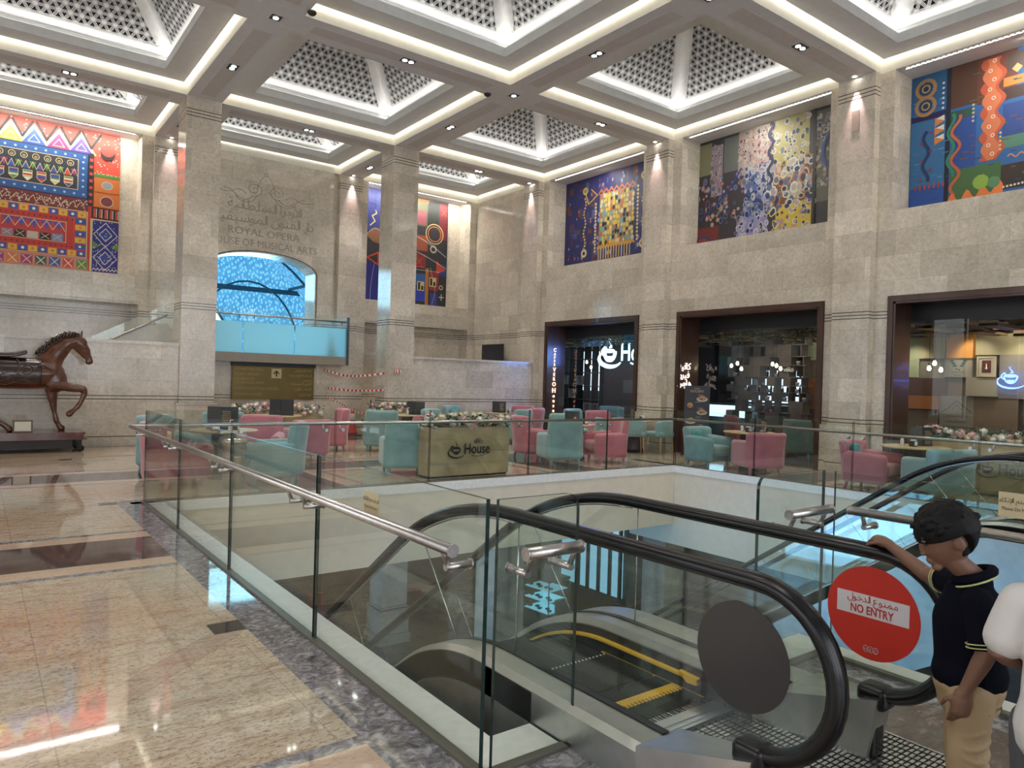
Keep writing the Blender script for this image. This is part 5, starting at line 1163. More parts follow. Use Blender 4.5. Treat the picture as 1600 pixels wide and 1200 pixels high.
for i in range(60):
    o = bpy.data.objects.new('flower', BM[R5.choice([0, 0, 0, 1, 2])]); COL.objects.link(o); o.parent = t; s_ = R5.uniform(.05, .078); o.scale = (s_,) * 3
    o.location = (R5.uniform(-.2, .05), 1.6 - 3.2 * i / 60, .84 + R5.uniform(0, .14)); o.rotation_euler = (R5.uniform(-.4, .4), -R5.uniform(.2, 1.2), 0)
m = MB(); cup_logo(m, (-.192, .62, .42), (0, -1, 0), (0, 0, 1), .80); m.build('logo', LOGOM, t)
flower_box('planter', (5.35, 15.55, 0), 1.85, .3, .72, 42, 'oak flower box below the brass sign, behind the wide black menu', 5)
flower_box('planter', (8.15, 15.55, 0), 1.25, .3, .74, 34, 'oak flower box with white flowers in front of the right column', 6)

# ---- waste bin / steel canister seen through the left corner glass
m = MB(); m.lathe([(.0, 0), (.15, 0), (.15, .60), (.165, .62), (.165, .66), (.155, .66), (.15, .64)], (2.86, 10.05, 0), 24); m.lathe([(.152, .42), (.157, .43), (.152, .44)], (2.86, 10.05, 0), 24)
tag(m.build('waste_bin', pbr('brushed_brass_steel', (.58, .56, .44), .25, 1.)), 'round brushed metal bin between the leftmost pink armchair and the table', 'bin')

# ================================================================== HALL DETAILS
# directory sign on the wall under the landing
t = thing('directory_sign', 'wide brass directory sign with an arrow under the blue archway', 'sign', (6.0, 17.93, 0))
BR = pbr('aged_brass', (.16, .115, .04), .35, .7, noise=.15, nscale=2)
m = MB(); m.box(-1.02, 1.02, -.05, .015, .93, 1.74); m.build('panel', BR, t)
m = MB(); m.box(-1.04, 1.04, -.10, .015, 1.74, 1.84); m.build('canopy', BLACKM, t)
m = MB(); m.box(-.08, .17, -.056, -.05, 1.46, 1.70); m.build('arrow_plate', pbr('pale_brass', (.58, .47, .24), .4), t)
m = MB(); m.prism([(-.018, -.08), (.018, -.08), (.018, .02), (.07, -.03), (.07, .01), (0, .08), (-.07, .01), (-.07, -.03), (-.018, .02)], (.045, -.057, 1.58), (1, 0, 0), (0, 0, 1), (0, -.002, 0)); m.build('arrow', BLACKM, t)
m = MB()
for i, s_ in enumerate(('EXHIBITION HALL', 'MUSIC LIBRARY', 'EXHIBITION', 'OF MUSICAL ARTS', 'ADMINISTRATION OFFICES', 'READING ROOM')): text(m, s_, (-.95, -.052, (1.64, 1.52, 1.40, 1.31, 1.17, 1.03)[i]), (1, 0, 0), (0, 0, 1), .085, 0, None, 'l', .001)
for i, s_ in enumerate(('قاعة المعارض', 'المكتبة الموسيقية', 'معرض', 'الفنون الموسيقية', 'المكاتب الإدارية', 'قاعة القراءة')): arabic(m, s_, (.95, -.052, (1.64, 1.52, 1.40, 1.31, 1.17, 1.03)[i]), (1, 0, 0), (0, 0, 1), .085, 0, None, 'r', .001)
m.build('lettering', pbr('faded_gold', (.36, .28, .13), .5), t)
# landing balustrade
FROST = bpy.data.materials.new('frosted_cyan_glass'); nt, N, L, b = nodes(FROST); b.inputs['Base Color'].default_value = (.50, .76, .82, 1); b.inputs['Roughness'].default_value = .25
tr = N.new('ShaderNodeBsdfTranslucent'); tr.inputs[0].default_value = (.60, .88, .95, 1); mx = N.new('ShaderNodeMixShader'); mx.inputs[0].default_value = .72; L.new(b.outputs[0], mx.inputs[1]); L.new(tr.outputs[0], mx.inputs[2]); L.new(mx.outputs[0], N['Material Output'].inputs[0])
for i, (a, b_) in enumerate(((3.9, 5.15), (5.17, 6.42), (6.44, 7.80))):
    m = MB(); m.box(a, b_ - .01, 17.72, 17.732, 2.06, 2.80, 0); m.box(a, b_ - .01, 17.72, 17.732, 2.80, 3.12, 1)
    tag(m.build('glass_panel', [FROST, GLASS]), 'half frosted landing glass under the blue archway, %s' % ('left one behind the column', 'middle one', 'right one before a traffic cone')[i], 'glass panel', 'landing glass panels')
m = MB(); m.box(7.78, 7.81, 17.71, 19.85, 2.06, 2.80, 0); m.box(7.78, 7.81, 17.71, 19.85, 2.8, 3.1, 1); tag(m.build('glass_panel', [FROST, GLASS]), 'glass panel closing the right end of the landing, edge on', 'glass panel')
t = thing('handrail', 'steel handrail along the landing balustrade in front of the blue archway', 'handrail', (3.9, 17.66, 2.97)); m = MB(); m.tube([(0, 0, 0), (3.86, 0, 0)], .022, 10); m.build('rail', STEEL, t)
for x in (.4, 1.15, 1.5, 2.4, 2.7, 3.5, 3.75): m = MB(); m.tube([(x, 0, -.02), (x, .02, -.07), (x, .06, -.07)], .009, 6); m.build('bracket', BLACKM, t)
m = MB(); m.box(7.81, 7.86, 17.66, 17.74, 1.84, 3.10); tag(m.build('end_post', pbr('dark_steel_post', (.10, .13, .14), .3, .8)), 'dark steel post at the right end of the landing balustrade', 'post')
# stair balustrade on the left
m = MB(); m.prism([(-.2, .55), (3.4, 2.56), (3.4, 3.14), (-.2, 1.15)], (.2, 17.62, 0), (1, 0, 0), (0, 0, 1), (0, .012, 0), 0, 1); tag(m.build('glass_panel', [GLASS, GLASSE]), 'sloping glass balustrade of the stair rising behind the horse wall', 'glass panel')
t = thing('handrail', 'sloping steel handrail rising behind the low wall to the left column', 'handrail', (0, 17.56, 0)); m = MB(); m.tube([(.2, 0, 1.02), (3.45, 0, 2.82)], .024, 10); m.build('rail', STEEL, t)
for x in (1.2, 2.2, 3.2): m = MB(); m.tube([(x, 0, 1.02 + (x - .2) * .554 - .02), (x, .02, 1.02 + (x - .2) * .554 - .09), (x, .06, 1.02 + (x - .2) * .554 - .09)], .009, 6); m.build('bracket', STEEL, t)
# atrium beyond the arch: glazed vault behind a pierced screen
SCR = bpy.data.materials.new('pierced_screen_daylight'); nt, N, L, b = nodes(SCR)
uv = N.new('ShaderNodeUVMap'); uv.uv_map = 'UVMap'; mp = N.new('ShaderNodeMapping'); mp.inputs['Scale'].default_value = (5.2, 3.2, 1); mp.inputs['Rotation'].default_value = (0, 0, -.45); L.new(uv.outputs[0], mp.inputs[0])
vo = N.new('ShaderNodeTexVoronoi'); vo.voronoi_dimensions = '2D'; vo.inputs['Scale'].default_value = 1.5; vo.inputs['Randomness'].default_value = .75; L.new(mp.outputs[0], vo.inputs['Vector'])
dot = ramp(N, L, vo.outputs['Distance'], [(.26, 1.), (.34, 0.)]); n1 = noise(N, L, mp.outputs[0], .8, 3); cc = mixc(N, L, dot, mixc(N, L, n1, (.02, .12, .36), (.10, .42, .66)), (.17, .48, .74))
em = N.new('ShaderNodeEmission'); L.new(cc, em.inputs[0]); em.inputs[1].default_value = .8; L.new(em.outputs[0], N['Material Output'].inputs[0])
m = MB(); vault = [(6.3 + 6 * math.cos(q), 2.2 + 5.2 * math.sin(q)) for q in [PI * i / 20 for i in range(21)]]
for (a, b_), (c_, d_) in zip(vault, vault[1:]): m.add([(a, 22.5, b_), (c_, 22.5, d_), (c_, 31, d_), (a, 31, b_)], [(0, 1, 2, 3)], 0)
m.add([(0.3, 31, 2.0), (12.3, 31, 2.0)] + [(a, 31, b_) for a, b_ in vault], [list(range(len(vault) + 2))], 0)
m.box(.3, 12.3, 22.5, 31, 2.0, 2.05, 1)
struct('wall_atrium', m, [SCR, pbr('atrium_floor', (.3, .45, .5), .3)], fix=False)
m = MB(); m.add([(6.6, 30.9, 2.2)] + [(6.6 + 1.8 * math.cos(PI * i / 16), 30.9, 2.3 + 2.5 * math.sin(PI * i / 16)) for i in range(17)], [list(range(18))]); struct('window_4', m, glow('bright_fanlight', (.9, .97, 1), 3.), fix=False)
m = MB()
for y in (24.5, 26.8, 29.0): m.tube([(6.3 + 5.8 * math.cos(q), y, 2.2 + 5.0 * math.sin(q)) for q in [PI * i / 24 for i in range(25)]], .05, 6)
for z, x in ((5.2, 4.6), (3.6, 5.65)): m.box(6.3 + x - .05, 6.3 + x + .05, 22.6, 30.9, z, z + .1); m.box(6.3 - x - .05, 6.3 - x + .05, 22.6, 30.9, z, z + .1)
m.box(.8, 11.8, 30.7, 30.8, 5.0, 5.2); m.tube([(6.6 + 1.85 * math.cos(PI * i / 16), 30.8, 2.3 + 2.55 * math.sin(PI * i / 16)) for i in range(17)], .05, 6); m.tube([(8.6 + 2.1 * math.cos(PI * i / 16), 29.0, 2.3 + 2.9 * math.sin(PI * i / 16)) for i in range(17)], .04, 6)
tag(m.build('vault_frame', pbr('vault_steel', (.04, .09, .12), .5)), 'curved steel ribs of the blue glazed vault beyond the archway', 'frame')
def cone(x, y, z, label, s=1.):
    t = thing('traffic_cone', label, 'traffic cone', (x, y, z), 0, 'traffic cones')
    m = MB(); m.lathe([(.14 * s, .03), (.11 * s, .12), (.085 * s, .28 * s), (.065 * s, .42 * s), (.035 * s, .66 * s), (.03 * s, .68 * s)], n=18); cb = m.build('body', pbr('cone_red', (.60, .04, .03), .5), t)
    m = MB(); m.lathe([(.068 * s, .40 * s), (.071 * s, .405 * s), (.05 * s, .56 * s), (.047 * s, .56 * s)], n=18); m.build('reflective_band', pbr('cone_band', (.55, .5, .45), .4), cb)
    m = MB(); m.rbox((0, 0, .02), (.38 * s, .38 * s, .035), .015); m.build('base', BLACKM, t)
cone(8.0, 17.62, 0, 'red traffic cone standing on the floor left of the right column', 1.05); cone(7.35, 18.0, 2.06, 'traffic cone on the landing behind the frosted glass', 1.0)
def tape(pts, label, w_=.055, n=34):
    P = [Vector(p) for p in pts]; seg = []
    for i in range(n + 1):
        t = i / n; k = min(int(t * (len(P) - 1)), len(P) - 2); f = t * (len(P) - 1) - k
        p0, p1, p2, p3 = P[max(k - 1, 0)], P[k], P[k + 1], P[min(k + 2, len(P) - 1)]
        seg.append(.5 * ((2 * p1) + (-p0 + p2) * f + (2 * p0 - 5 * p1 + 4 * p2 - p3) * f * f + (-p0 + 3 * p1 - 3 * p2 + p3) * f ** 3))
    m = MB()
    for i in range(n):
        tw = .9 * math.sin(i * .35); u = Vector((0, math.sin(tw) * .5, 1)).normalized() * w_ / 2; a, b_ = seg[i], seg[i + 1]; sk = (b_ - a) * .4
        m.add([a - u, b_ - u, b_ + u + sk * .0, a + u, a - u + Vector((0, .002, 0)), b_ - u + Vector((0, .002, 0)), b_ + u + Vector((0, .002, 0)), a + u + Vector((0, .002, 0))], [(0, 1, 2, 3), (7, 6, 5, 4), (0, 4, 5, 1), (3, 2, 6, 7)], i % 2)
    tag(m.build('barrier_tape', [pbr('tape_red', (.50, .03, .03), .4), pbr('tape_white', (.72, .66, .58), .4)], fix=False), label, 'barrier tape', 'red and white barrier tapes')
tape([(7.30, 17.9, 1.72), (7.7, 17.5, 1.58), (8.1, 17.0, 1.60), (8.6, 16.40, 1.72)], 'upper red and white barrier tape sagging from the sign wall to the right column')
tape([(7.42, 17.9, 1.24), (7.8, 17.4, 1.20), (8.2, 16.9, 1.21), (8.55, 16.40, 1.28)], 'middle red and white barrier tape tied low on the right column')
tape([(7.38, 17.9, 1.02), (7.7, 17.7, .84), (8.0, 17.55, .66), (8.33, 17.2, .55)], 'lowest tape running down to the traffic cone', .04)
tape([(8.55, 16.40, 1.72), (8.62, 16.39, 1.74), (8.74, 16.40, 1.72)], 'short knotted end of the upper tape on the right column', .09, 6)
m = MB(); R6 = random.Random(4)
for k in range(4): m.tube([(8.36 + .0 - .1 * k * .3 + .05 * math.sin(i * 1.3 + k), 17.25 + .03 * math.cos(i + k), .35 + .62 * (i / 9) - .12 * k) for i in range(10)], .012, 5)
m.tube([(8.0, 17.1, .45), (8.15, 17.05, .40), (8.3, 17.1, .55)], .014, 5); m.tube([(8.31, 17.2, 0), (8.31, 17.2, .95)], .016, 6); m.tube([(8.15, 17.2, .012), (8.45, 17.2, .012)], .012, 6)
tag(m.build('cable_bundle', BLACKM), 'tangle of black cables hanging on a stand beside the traffic cone', 'cables')
m = MB(); m.box(8.02, 8.10, 19.74, 19.755, 1.28, 1.36); tag(m.build('wall_socket', WHITE), 'small white socket on the wall left of the right column', 'socket')
# television
t = thing('television', 'flat black television mounted high beside the stair wall, left of the first shop', 'television', (13.2, 18.55, 2.40), .0)
m = MB(); m.rbox((-.10, 0, 0), (.05, 1.15, .62), .012); m.build('screen_case', BLACKM, t); m = MB(); m.box(-.128, -.126, -.55, .55, -.28, .28); m.build('screen', pbr('tv_glass', (.02, .022, .035), .08), t); m = MB(); m.box(-.08, .09, -.1, .1, -.1, .1); m.build('bracket', BLACKM, t)
# blank name plate on the pilaster at upper right
m = MB(); m.box(13.085, 13.10, 6.93, 7.07, 6.42, 6.80); tag(m.build('wall_plaque', pbr('matt_plaque', (.30, .26, .20), .5)), 'small upright plaque high on the pilaster between the second and third murals', 'plaque')
# ================================================================== SHOPS
ys_shop = [(12.51, 16.19), (7.61, 11.29), (2.71, 6.39), (-2.19, 1.49)]
nm = ['first shop with the neon cup', 'second shop with the shelf wall', 'third shop at right', 'fourth shop, right of frame']
for (y0, y1), l in zip(ys_shop, nm):
    t = thing('shop_portal', 'dark mahogany portal of the ' + l, 'door frame', (13.6, (y0 + y1) / 2, 0), 0, 'mahogany shop portals'); h = (y1 - y0) / 2
    m = MB(); m.box(-.345, -.308, -h + .004, -h + .10, 0, 3.306); m.box(-.345, -.308, h - .10, h - .004, 0, 3.306); m.box(-.345, -.308, -h + .10, h - .10, 3.20, 3.306); m.box(-.325, -.300, -h + .004, -h + .14, 0, 3.306); m.box(-.325, -.300, h - .14, h - .004, 0, 3.306); m.box(-.325, -.3, -h + .1, h - .1, 3.16, 3.306); m.build('casing', WOODD, t)
    m = MB(); m.box(-.30, .42, h - .075, h - .004, 0, 3.306); m.build('jamb', WOODD, t); m = MB(); m.box(-.30, .42, -h + .004, -h + .075, 0, 3.306); m.build('jamb', WOODD, t)
    m = MB(); m.box(-.30, .42, -h + .075, h - .075, 3.19, 3.306); m.build('lintel', WOODD, t)
    m = MB(); m.box(.42, .46, -h - .1, h + .1, 2.86, 3.306); m.build('header', pbr('dark_header', (.012, .011, .012), .4), t)
    for a, b in ((-h + .08, -.01), (.01, h - .08)):
        m = MB(); m.box(.40, .41, a, b, .02, 2.9); m.build('pane', GLASSL, t)
# interior shell of the cafe
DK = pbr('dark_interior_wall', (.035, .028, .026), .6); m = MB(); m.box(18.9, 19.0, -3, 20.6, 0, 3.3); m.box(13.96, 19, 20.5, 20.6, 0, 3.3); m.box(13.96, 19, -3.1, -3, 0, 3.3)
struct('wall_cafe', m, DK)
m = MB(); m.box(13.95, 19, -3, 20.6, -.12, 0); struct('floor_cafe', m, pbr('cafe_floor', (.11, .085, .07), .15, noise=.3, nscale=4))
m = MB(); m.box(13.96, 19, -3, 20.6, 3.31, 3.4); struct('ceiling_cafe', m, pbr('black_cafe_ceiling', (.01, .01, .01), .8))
m = MB(); R7 = random.Random(2)
for i in range(60):
    y = -2.6 + i * .36
    for j in range(3): z = 2.78 + .09 * ((i + j) % 3); m.box(14.25 + j * 1.35, 15.5 + j * 1.35, y, y + .30, z, z + .05); m.box(14.25 + j * 1.35, 14.29 + j * 1.35, y, y + .30, z, z + .16)
struct('trim_5', m, pbr('baffle_oak', (.30, .20, .11), .6, noise=.25, nscale=3))
for y, e_, c_ in ((17.6, 10, (.6, .7, 1)), (14.5, 12, (.55, .65, 1)), (9.5, 7, (1, .9, .75)), (5, 17, (1, .88, .66)), (1, 17, (1, .88, .66))): area('cafe_fill_light', (15.9, y, 2.72), (.25, 0, -1), 2, 2.2, e_, c_)  # the bluish light by the cube shelf is added to bring out its frame
spot('cafe_wall_spot', (16.3, 6.3, 2.75), (.5, 0, -.4), 14, 80, .8, (1, .9, .7)); spot('cafe_wall_spot', (16.3, 7.5, 2.75), (.5, 0, -.6), 16, 80, .8, (1, .9, .7)); spot('cafe_wall_spot', (16.3, 5.4, 2.75), (.5, 0, -.6), 18, 90, .8, (1, .9, .7))
# coloured block wall
m = MB(); cols = dict(g=(.36, .40, .25), l=(.40, .36, .22), o=(.62, .28, .06), t=(.33, .30, .25), b=(.09, .05, .04), d=(.18, .13, .09), k=(.24, .22, .19), n=(.34, .13, .045))
for y1, z1, y0, z0, c_, dx in ((7.95, 2.80, 7.42, 1.91, 'g', .06), (7.42, 2.80, 6.87, 2.33, 'l', .12), (6.83, 2.84, 6.31, 2.33, 'o', .16), (7.42, 2.33, 6.9, 1.9, 'k', .03), (6.88, 2.33, 6.33, 1.92, 't', .10), (7.95, 1.90, 6.85, 1.52, 'b', .05), (6.85, 1.92, 6.42, 1.52, 'd', .02), (6.42, 1.92, 5.85, 1.53, 't', .16), (7.69, 1.51, 6.97, 1.21, 'n', .14), (6.98, 1.52, 6.30, .6, 'k', .04), (7.69, 1.2, 7.0, .0, 'd', .06), (6.3, 1.52, 5.5, .3, 'd', .03), (6.31, 2.84, 5.3, 2.40, 'l', .02), (5.85, 2.40, 5.2, 1.5, 'k', .05), (5.2, 2.84, 4.3, 1.6, 'o', .1), (5.2, 1.6, 4.0, .3, 'd', .04), (4.3, 2.84, 2.5, 1.2, 'l', .06), (4.0, 1.2, 2.0, 0, 'b', .03),
    (10.15, 2.75, 9.80, 2.31, 'g', .10), (10.42, 2.31, 9.8, 1.9, 'd', .04), (10.10, 1.87, 9.80, 1.07, 'n', .12), (10.2, 1.07, 9.7, .1, 'b', .04), (9.8, 2.8, 7.95, 1.3, 'd', .02), (9.7, 1.3, 7.7, 0, 'k', .02)):
    m.box(17.0 - dx, 17.1, y0, y1, z0, z1, 0, cols[c_])
m.box(17.08, 17.14, 1.0, 10.2, 0, 3.3, 0, (.06, .045, .035))
tag(m.build('block_wall', colmat('stained_blocks', .5)), 'wall of coloured timber blocks in green, orange and brown inside the third shop', 'wall panelling')
def wallprint(o, w_, h_, base, label, draw):
    c = Canvas(o, (0, -1, 0), (0, 0, 1), w_, h_, base, .01); draw(c); tag(c.build('wall_print', PRINT), label, 'wall print')
def d1(c):
    for s_ in (-1, 1):
        for k_ in range(3): c.disc(.27 + s_ * (.07 + .03 * k_), .24 + .05 * k_, .045, (.04, .12, .09), 8, .55, s_ * .5)
    c.disc(.24, .17, .018, (.05, .05, .04), 8); c.disc(.29, .15, .018, (.05, .05, .04), 8)
    text(c.mb, 'CAFES DO', c.o + c.ux * .27 + c.uy * .08 + c.n * .003, c.ux, c.uy, .055, 0, (.07, .07, .06), 'c'); text(c.mb, 'BRASIL', c.o + c.ux * .27 + c.uy * .02 + c.n * .003, c.ux, c.uy, .05, 0, (.07, .07, .06), 'c')
wallprint((16.885, 6.87, 1.93), .53, .39, (.33, .31, .26), 'print of a green coffee plant on a grey block in the third shop', d1)
def d2(c):
    c.line([(.05, .55), (.2, .65), (.33, .80), (.4, .74), (.5, .66), (.62, .56)], .012, (.05, .045, .04)); c.line([(.25, .6), (.33, .72), (.45, .6)], .01, (.05, .045, .04))
    text(c.mb, 'CERRO AZUL', c.o + c.ux * .33 + c.uy * .44 + c.n * .003, c.ux, c.uy, .075, 0, (.05, .045, .04), 'c', 0, 0, .5)
    for i, (l, wv) in enumerate((('COLOMBIA', .42), ('ESTATE COFFEE', .5))): text(c.mb, l, c.o + c.ux * .33 + c.uy * (.32 - i * .11) + c.n * .003, c.ux, c.uy, .06, 0, (.06, .05, .045), 'c', 0, 0, wv)
wallprint((16.945, 6.97, .62), .66, .88, (.25, .225, .19), 'mountain logo print low on the block wall of the third shop', d2)
t = thing('framed_picture', 'framed picture of a silver coffee pot hanging in the third shop', 'picture', (16.83, 6.04, 2.15))
m = MB()
for a, b, c_, d_ in ((-.18, .18, .17, .215), (-.18, .18, -.215, -.17), (-.18, -.14, -.17, .17), (.14, .18, -.17, .17)): m.box(-.03, .0, a, b, c_, d_)
m.build('frame', pbr('champagne_frame', (.55, .50, .40), .35, .5), t); m = MB(); m.box(-.012, 0, -.14, .14, -.17, .17); m.build('mount', pbr('picture_mount', (.45, .42, .34), .6), t); m = MB(); m.box(-.016, -.012, -.085, .085, -.13, .13); m.build('image', pbr('picture_red', (.10, .02, .02), .5), t)
m = MB(); m.lathe([(0, -.08), (.03, -.075), (.035, -.04), (.015, 0), (.02, .03), (.008, .06), (0, .1)], (-.022, 0, 0), 10); m.build('pot', CHROME, t)
BN = glow('blue_neon', (.10, .22, 1.), 4.)
m = MB(); o = (16.86, 5.80, 1.92); cup_logo(m, o, (0, -1, 0), (0, 0, 1), 1.3, 0, .010, '.'); tag(m.build('neon_sign', BN), 'small blue neon coffee cup sign at the right edge inside the third shop', 'neon sign')
# pendants
def pendant(x, y, z, label):
    t = thing('pendant_lamp', label, 'pendant lamp', (x, y, z), 0, 'bare bulb pendants'); m = MB(); m.tube([(0, 0, .10), (0, 0, 2.78 - z)], .004, 5); m.build('cord', BLACKM, t); m = MB(); m.lathe([(.016, .05), (.018, .06), (.018, .1), (.008, .11)], n=10); m.build('socket', BLACKM, t)
    m = MB(); m.lathe([(0, -.05), (.025, -.04), (.038, -.01), (.03, .02), (.016, .05)], n=12); m.build('bulb', glow('warm_bulb', (1, .78, .48), 12), t)
for x, y, z, l in ((15.2, 6.47, 2.06, 'left bulb of the three hanging in the third shop'), (15.2, 6.37, 2.16, 'middle, highest bulb of the three hanging in the third shop'), (15.2, 6.25, 2.03, 'right bulb of the three hanging in the third shop'), (15.5, 11.35, 2.12, 'leftmost bulb hanging in the second shop'), (15.5, 11.17, 2.18, 'upper bulb of the left trio in the second shop'), (15.5, 11.05, 2.04, 'lowest bulb of the left trio in the second shop'),
    (15.5, 10.17, 2.16, 'left bulb of the right trio in the second shop'), (15.5, 10.06, 2.12, 'middle bulb of the right trio in the second shop'), (15.5, 9.95, 2.05, 'right bulb of the right trio in the second shop'), (15.2, 16.45, 2.22, 'upper bulb hanging in front of the cube shelf in the first shop'), (15.2, 16.25, 2.06, 'lower bulb hanging in front of the cube shelf in the first shop')): pendant(x, y, z, l)
# cube shelf wall of the second shop
t = thing('shelf_wall', 'grey-brown cube shelf wall with open compartments in the second shop', 'shelf', (16.5, 10.95, 0))
m = MB(); SH = pbr('grey_oak_shelf', (.15, .125, .115), .5, noise=.2, nscale=3); R8 = random.Random(21); z = .25; holes = []
while z < 2.78:
    h_ = R8.choice([.17, .22, .3]); h_ = min(h_, 2.8 - z + .1); y = -1.15 + R8.uniform(-.05, .15); m.box(-.15, .15, -1.15, 1.15, z, z + .02)
    while y < 1.12:
        w_ = R8.uniform(.18, .42); w_ = min(w_, 1.15 - y)
        if R8.random() < .36: m.box(-.16, .15, y, y + w_, z + .02, z + h_)
        else: m.box(-.15, .15, y, y + .02, z + .02, z + h_); holes.append((y + w_ / 2, z + .02, w_, h_))
        y += w_
    z += h_
m.box(-.15, .15, -1.15, 1.15, z, z + .02); m.build('carcass', SH, t)
m = MB(); m.box(-.20, -.155, -.90, -.53, 1.97, 2.13); m.build('name_board', BLACKM, t); m = MB(); text(m, 'VERO', (-.202, -.60 + .0, 2.0), (0, -1, 0), (0, 0, 1), .11, 0, None, 'c', 0, .01, .28); text(m, 'CAFFE', (-.202, -.60, 2.09), (0, -1, 0), (0, 0, 1), .035, 0, None, 'c')
o_ = m.build('name_lettering', pbr('cream_letter', (.7, .68, .62), .5, 0, (.7, .68, .62), .3), t); o_.location.y = -.11
R9 = random.Random(5)
cm = MB(); cm.lathe([(0, 0), (.03, 0), (.04, .05), (.042, .07), (.036, .07), (.033, .02)], n=12); cup = cm.build('shelf_cup', pbr('grey_ceramic', (.4, .42, .45), .3))
tag(cup, 'grey cup standing in a compartment of the shelf wall', 'cup', 'cups on the shelf wall'); cup.location = (16.42, 10.95 + holes[2][0], holes[2][1] + .001)
for k, (y, z0, w_, h_) in enumerate(holes[3:44:2]):
    c_ = cup.copy(); COL.objects.link(c_); s_ = R9.uniform(.9, 1.5); c_.location = (16.40, 10.95 + y, z0 + .001); c_.scale = (s_, s_, min(s_, h_ / .09))
# lit bar behind
m = MB(); m.box(17.6, 18.2, 9.0, 13.6, 0, 1.05); m.box(17.5, 18.25, 9.0, 13.6, 1.05, 1.1); tag(m.build('bar_counter', pbr('dark_bar', (.05, .045, .05), .3)), 'bar counter behind the shelf wall in the second shop', 'counter')
m = MB(); m.box(18.62, 18.88, 9.2, 13.6, 1.35, 1.42); m.box(18.62, 18.88, 9.2, 13.6, 1.85, 1.9); m.box(18.80, 18.88, 9.2, 13.6, 2.3, 2.35); m.box(18.86, 18.89, 9.2, 13.4, 1.15, 2.1, 1)
for y in (10.4, 11.6, 12.8): m.box(18.55, 18.88, y, y + .04, 1.1, 2.7)
tag(m.build('back_bar', [BLACKM, glow('back_bar_light', (.62, .82, 1.), 1.0)]), 'bluish lit back bar with black shelves behind the shelf wall', 'shelf')
m = MB(); m.box(17.2, 17.55, 12.15, 13.4, .72, 1.05, 0); m.box(17.25, 17.5, 12.2, 13.35, 1.05, 1.10, 1); tag(m.build('display_case', [glow('case_light', (.45, .75, .95), 1.3), BLACKM]), 'glowing pale blue display case left of the shelf wall', 'display case')
R10 = random.Random(6); bm_ = MB(); bm_.lathe([(0, 0), (.035, 0), (.035, .16), (.014, .21), (.014, .28), (0, .28)], n=10); btl = bm_.build('bottle', pbr('dark_bottle', (.03, .04, .05), .15)); tag(btl, 'dark bottle on the back bar shelves of the second shop', 'bottle', 'bottles on the back bar'); btl.location = (18.72, 12.2, 1.42)
for k in range(34):
    b_ = btl.copy(); COL.objects.link(b_); b_.location = (18.72 + R10.uniform(-.04, .04), 11.0 + (k % 17) * .13 + R10.uniform(0, .03), 1.42 if k < 17 else 1.9); b_.scale = (1, 1, R10.uniform(.7, 1.1))
# black cube shelf of the first shop
t = thing('cube_shelf', 'tall black cube shelf seen through the first shop portal', 'shelf', (16.5, 18.0, 0)); m = MB()
for i in range(6): m.box(-.15, .15, -.95 + i * .375, -.93 + i * .375, .1, 2.8)
for z in (.1, .55, 1.0, 1.45, 1.9, 2.35, 2.78): m.box(-.15, .15, -.95, .95, z, z + .03)
m.build('frame', BLACKM, t)
for i, j in ((0, 1), (2, 3), (4, 3), (1, 1), (3, 2)):
    m = MB(); y, z = -.90 + i * .375, .16 + j * .45
    for a, b, c_, d_ in ((0, .30, 0, .025), (0, .30, .275, .30), (0, .025, .025, .275), (.275, .30, .025, .275)): m.box(-.19, .1, y + a, y + b, z + c_, z + d_)
    m.build('cube_insert', pbr('grey_cube', (.30, .28, .25), .5), t)
m = MB(); m.box(18.4, 18.5, 18.4, 20.4, 1.3, 2.75); m.box(18.4, 18.5, 17.5, 17.9, 1.8, 2.7); struct('window_5', m, glow('shop_back_window', (.55, .78, 1), 1.6))
m = MB(); m.box(16.2, 16.3, 14.0, 16.7, 0, 2.9); tag(m.build('partition', pbr('brown_partition', (.05, .04, .045), .5)), 'dark partition behind the neon cup sign', 'partition')
for y, z0, z1, w_ in ((14.3, .9, 2.0, .5), (14.9, 1.3, 2.3, .4), (15.4, .8, 1.5, .4)): pass
m = MB(); m.box(16.17, 16.2, 14.15, 14.6, .75, 1.65); m.box(16.15, 16.2, 14.65, 15.2, 1.0, 2.1, 1); m.box(16.16, 16.2, 15.3, 15.8, 1.3, 1.7, 1); tag(m.build('wall_blocks', [pbr('rust_block', (.28, .10, .05), .5), pbr('grey_block', (.12, .115, .12), .5)]), 'rust and grey blocks on the partition in the first shop', 'wall panelling')
for x, y, rz, l in ((15.6, 15.75, 2.4, 'left blue-lit armchair inside the first shop'), (15.5, 14.75, 2.6, 'right blue-lit armchair inside the first shop')):
    o_ = copy_tree(PR[('tub', 'teal')], None, (x, y, 0), rz, l, 'armchairs inside the shops')
for x, y, rz, c_, l in ((15.4, 10.9, -2.2, 'pink', 'dim pink armchair inside the second shop behind the table'), (15.3, 9.2, -1.5, 'teal', 'dim teal armchair inside the second shop'), (15.8, 8.4, -1.2, 'pink', 'pink armchair inside the second shop by its right jamb'), (14.9, 6.0, -1.8, 'teal', 'dim green armchair inside the third shop behind the menu')):
    copy_tree(PR[('tub', c_)], None, (x, y, 0), rz, l, 'armchairs inside the shops')
# greenery along the headers
for (y0, y1), l in zip(ys_shop[:2], ('first', 'second')):
    o_ = foliage(None, 14.15, 14.35, y0 + .1, y1 - .1, 2.62, 2.86, 900, 31); o_.name = 'hanging_greenery'; tag(o_, 'string of artificial leaves under the ceiling of the %s shop' % l, 'greenery')
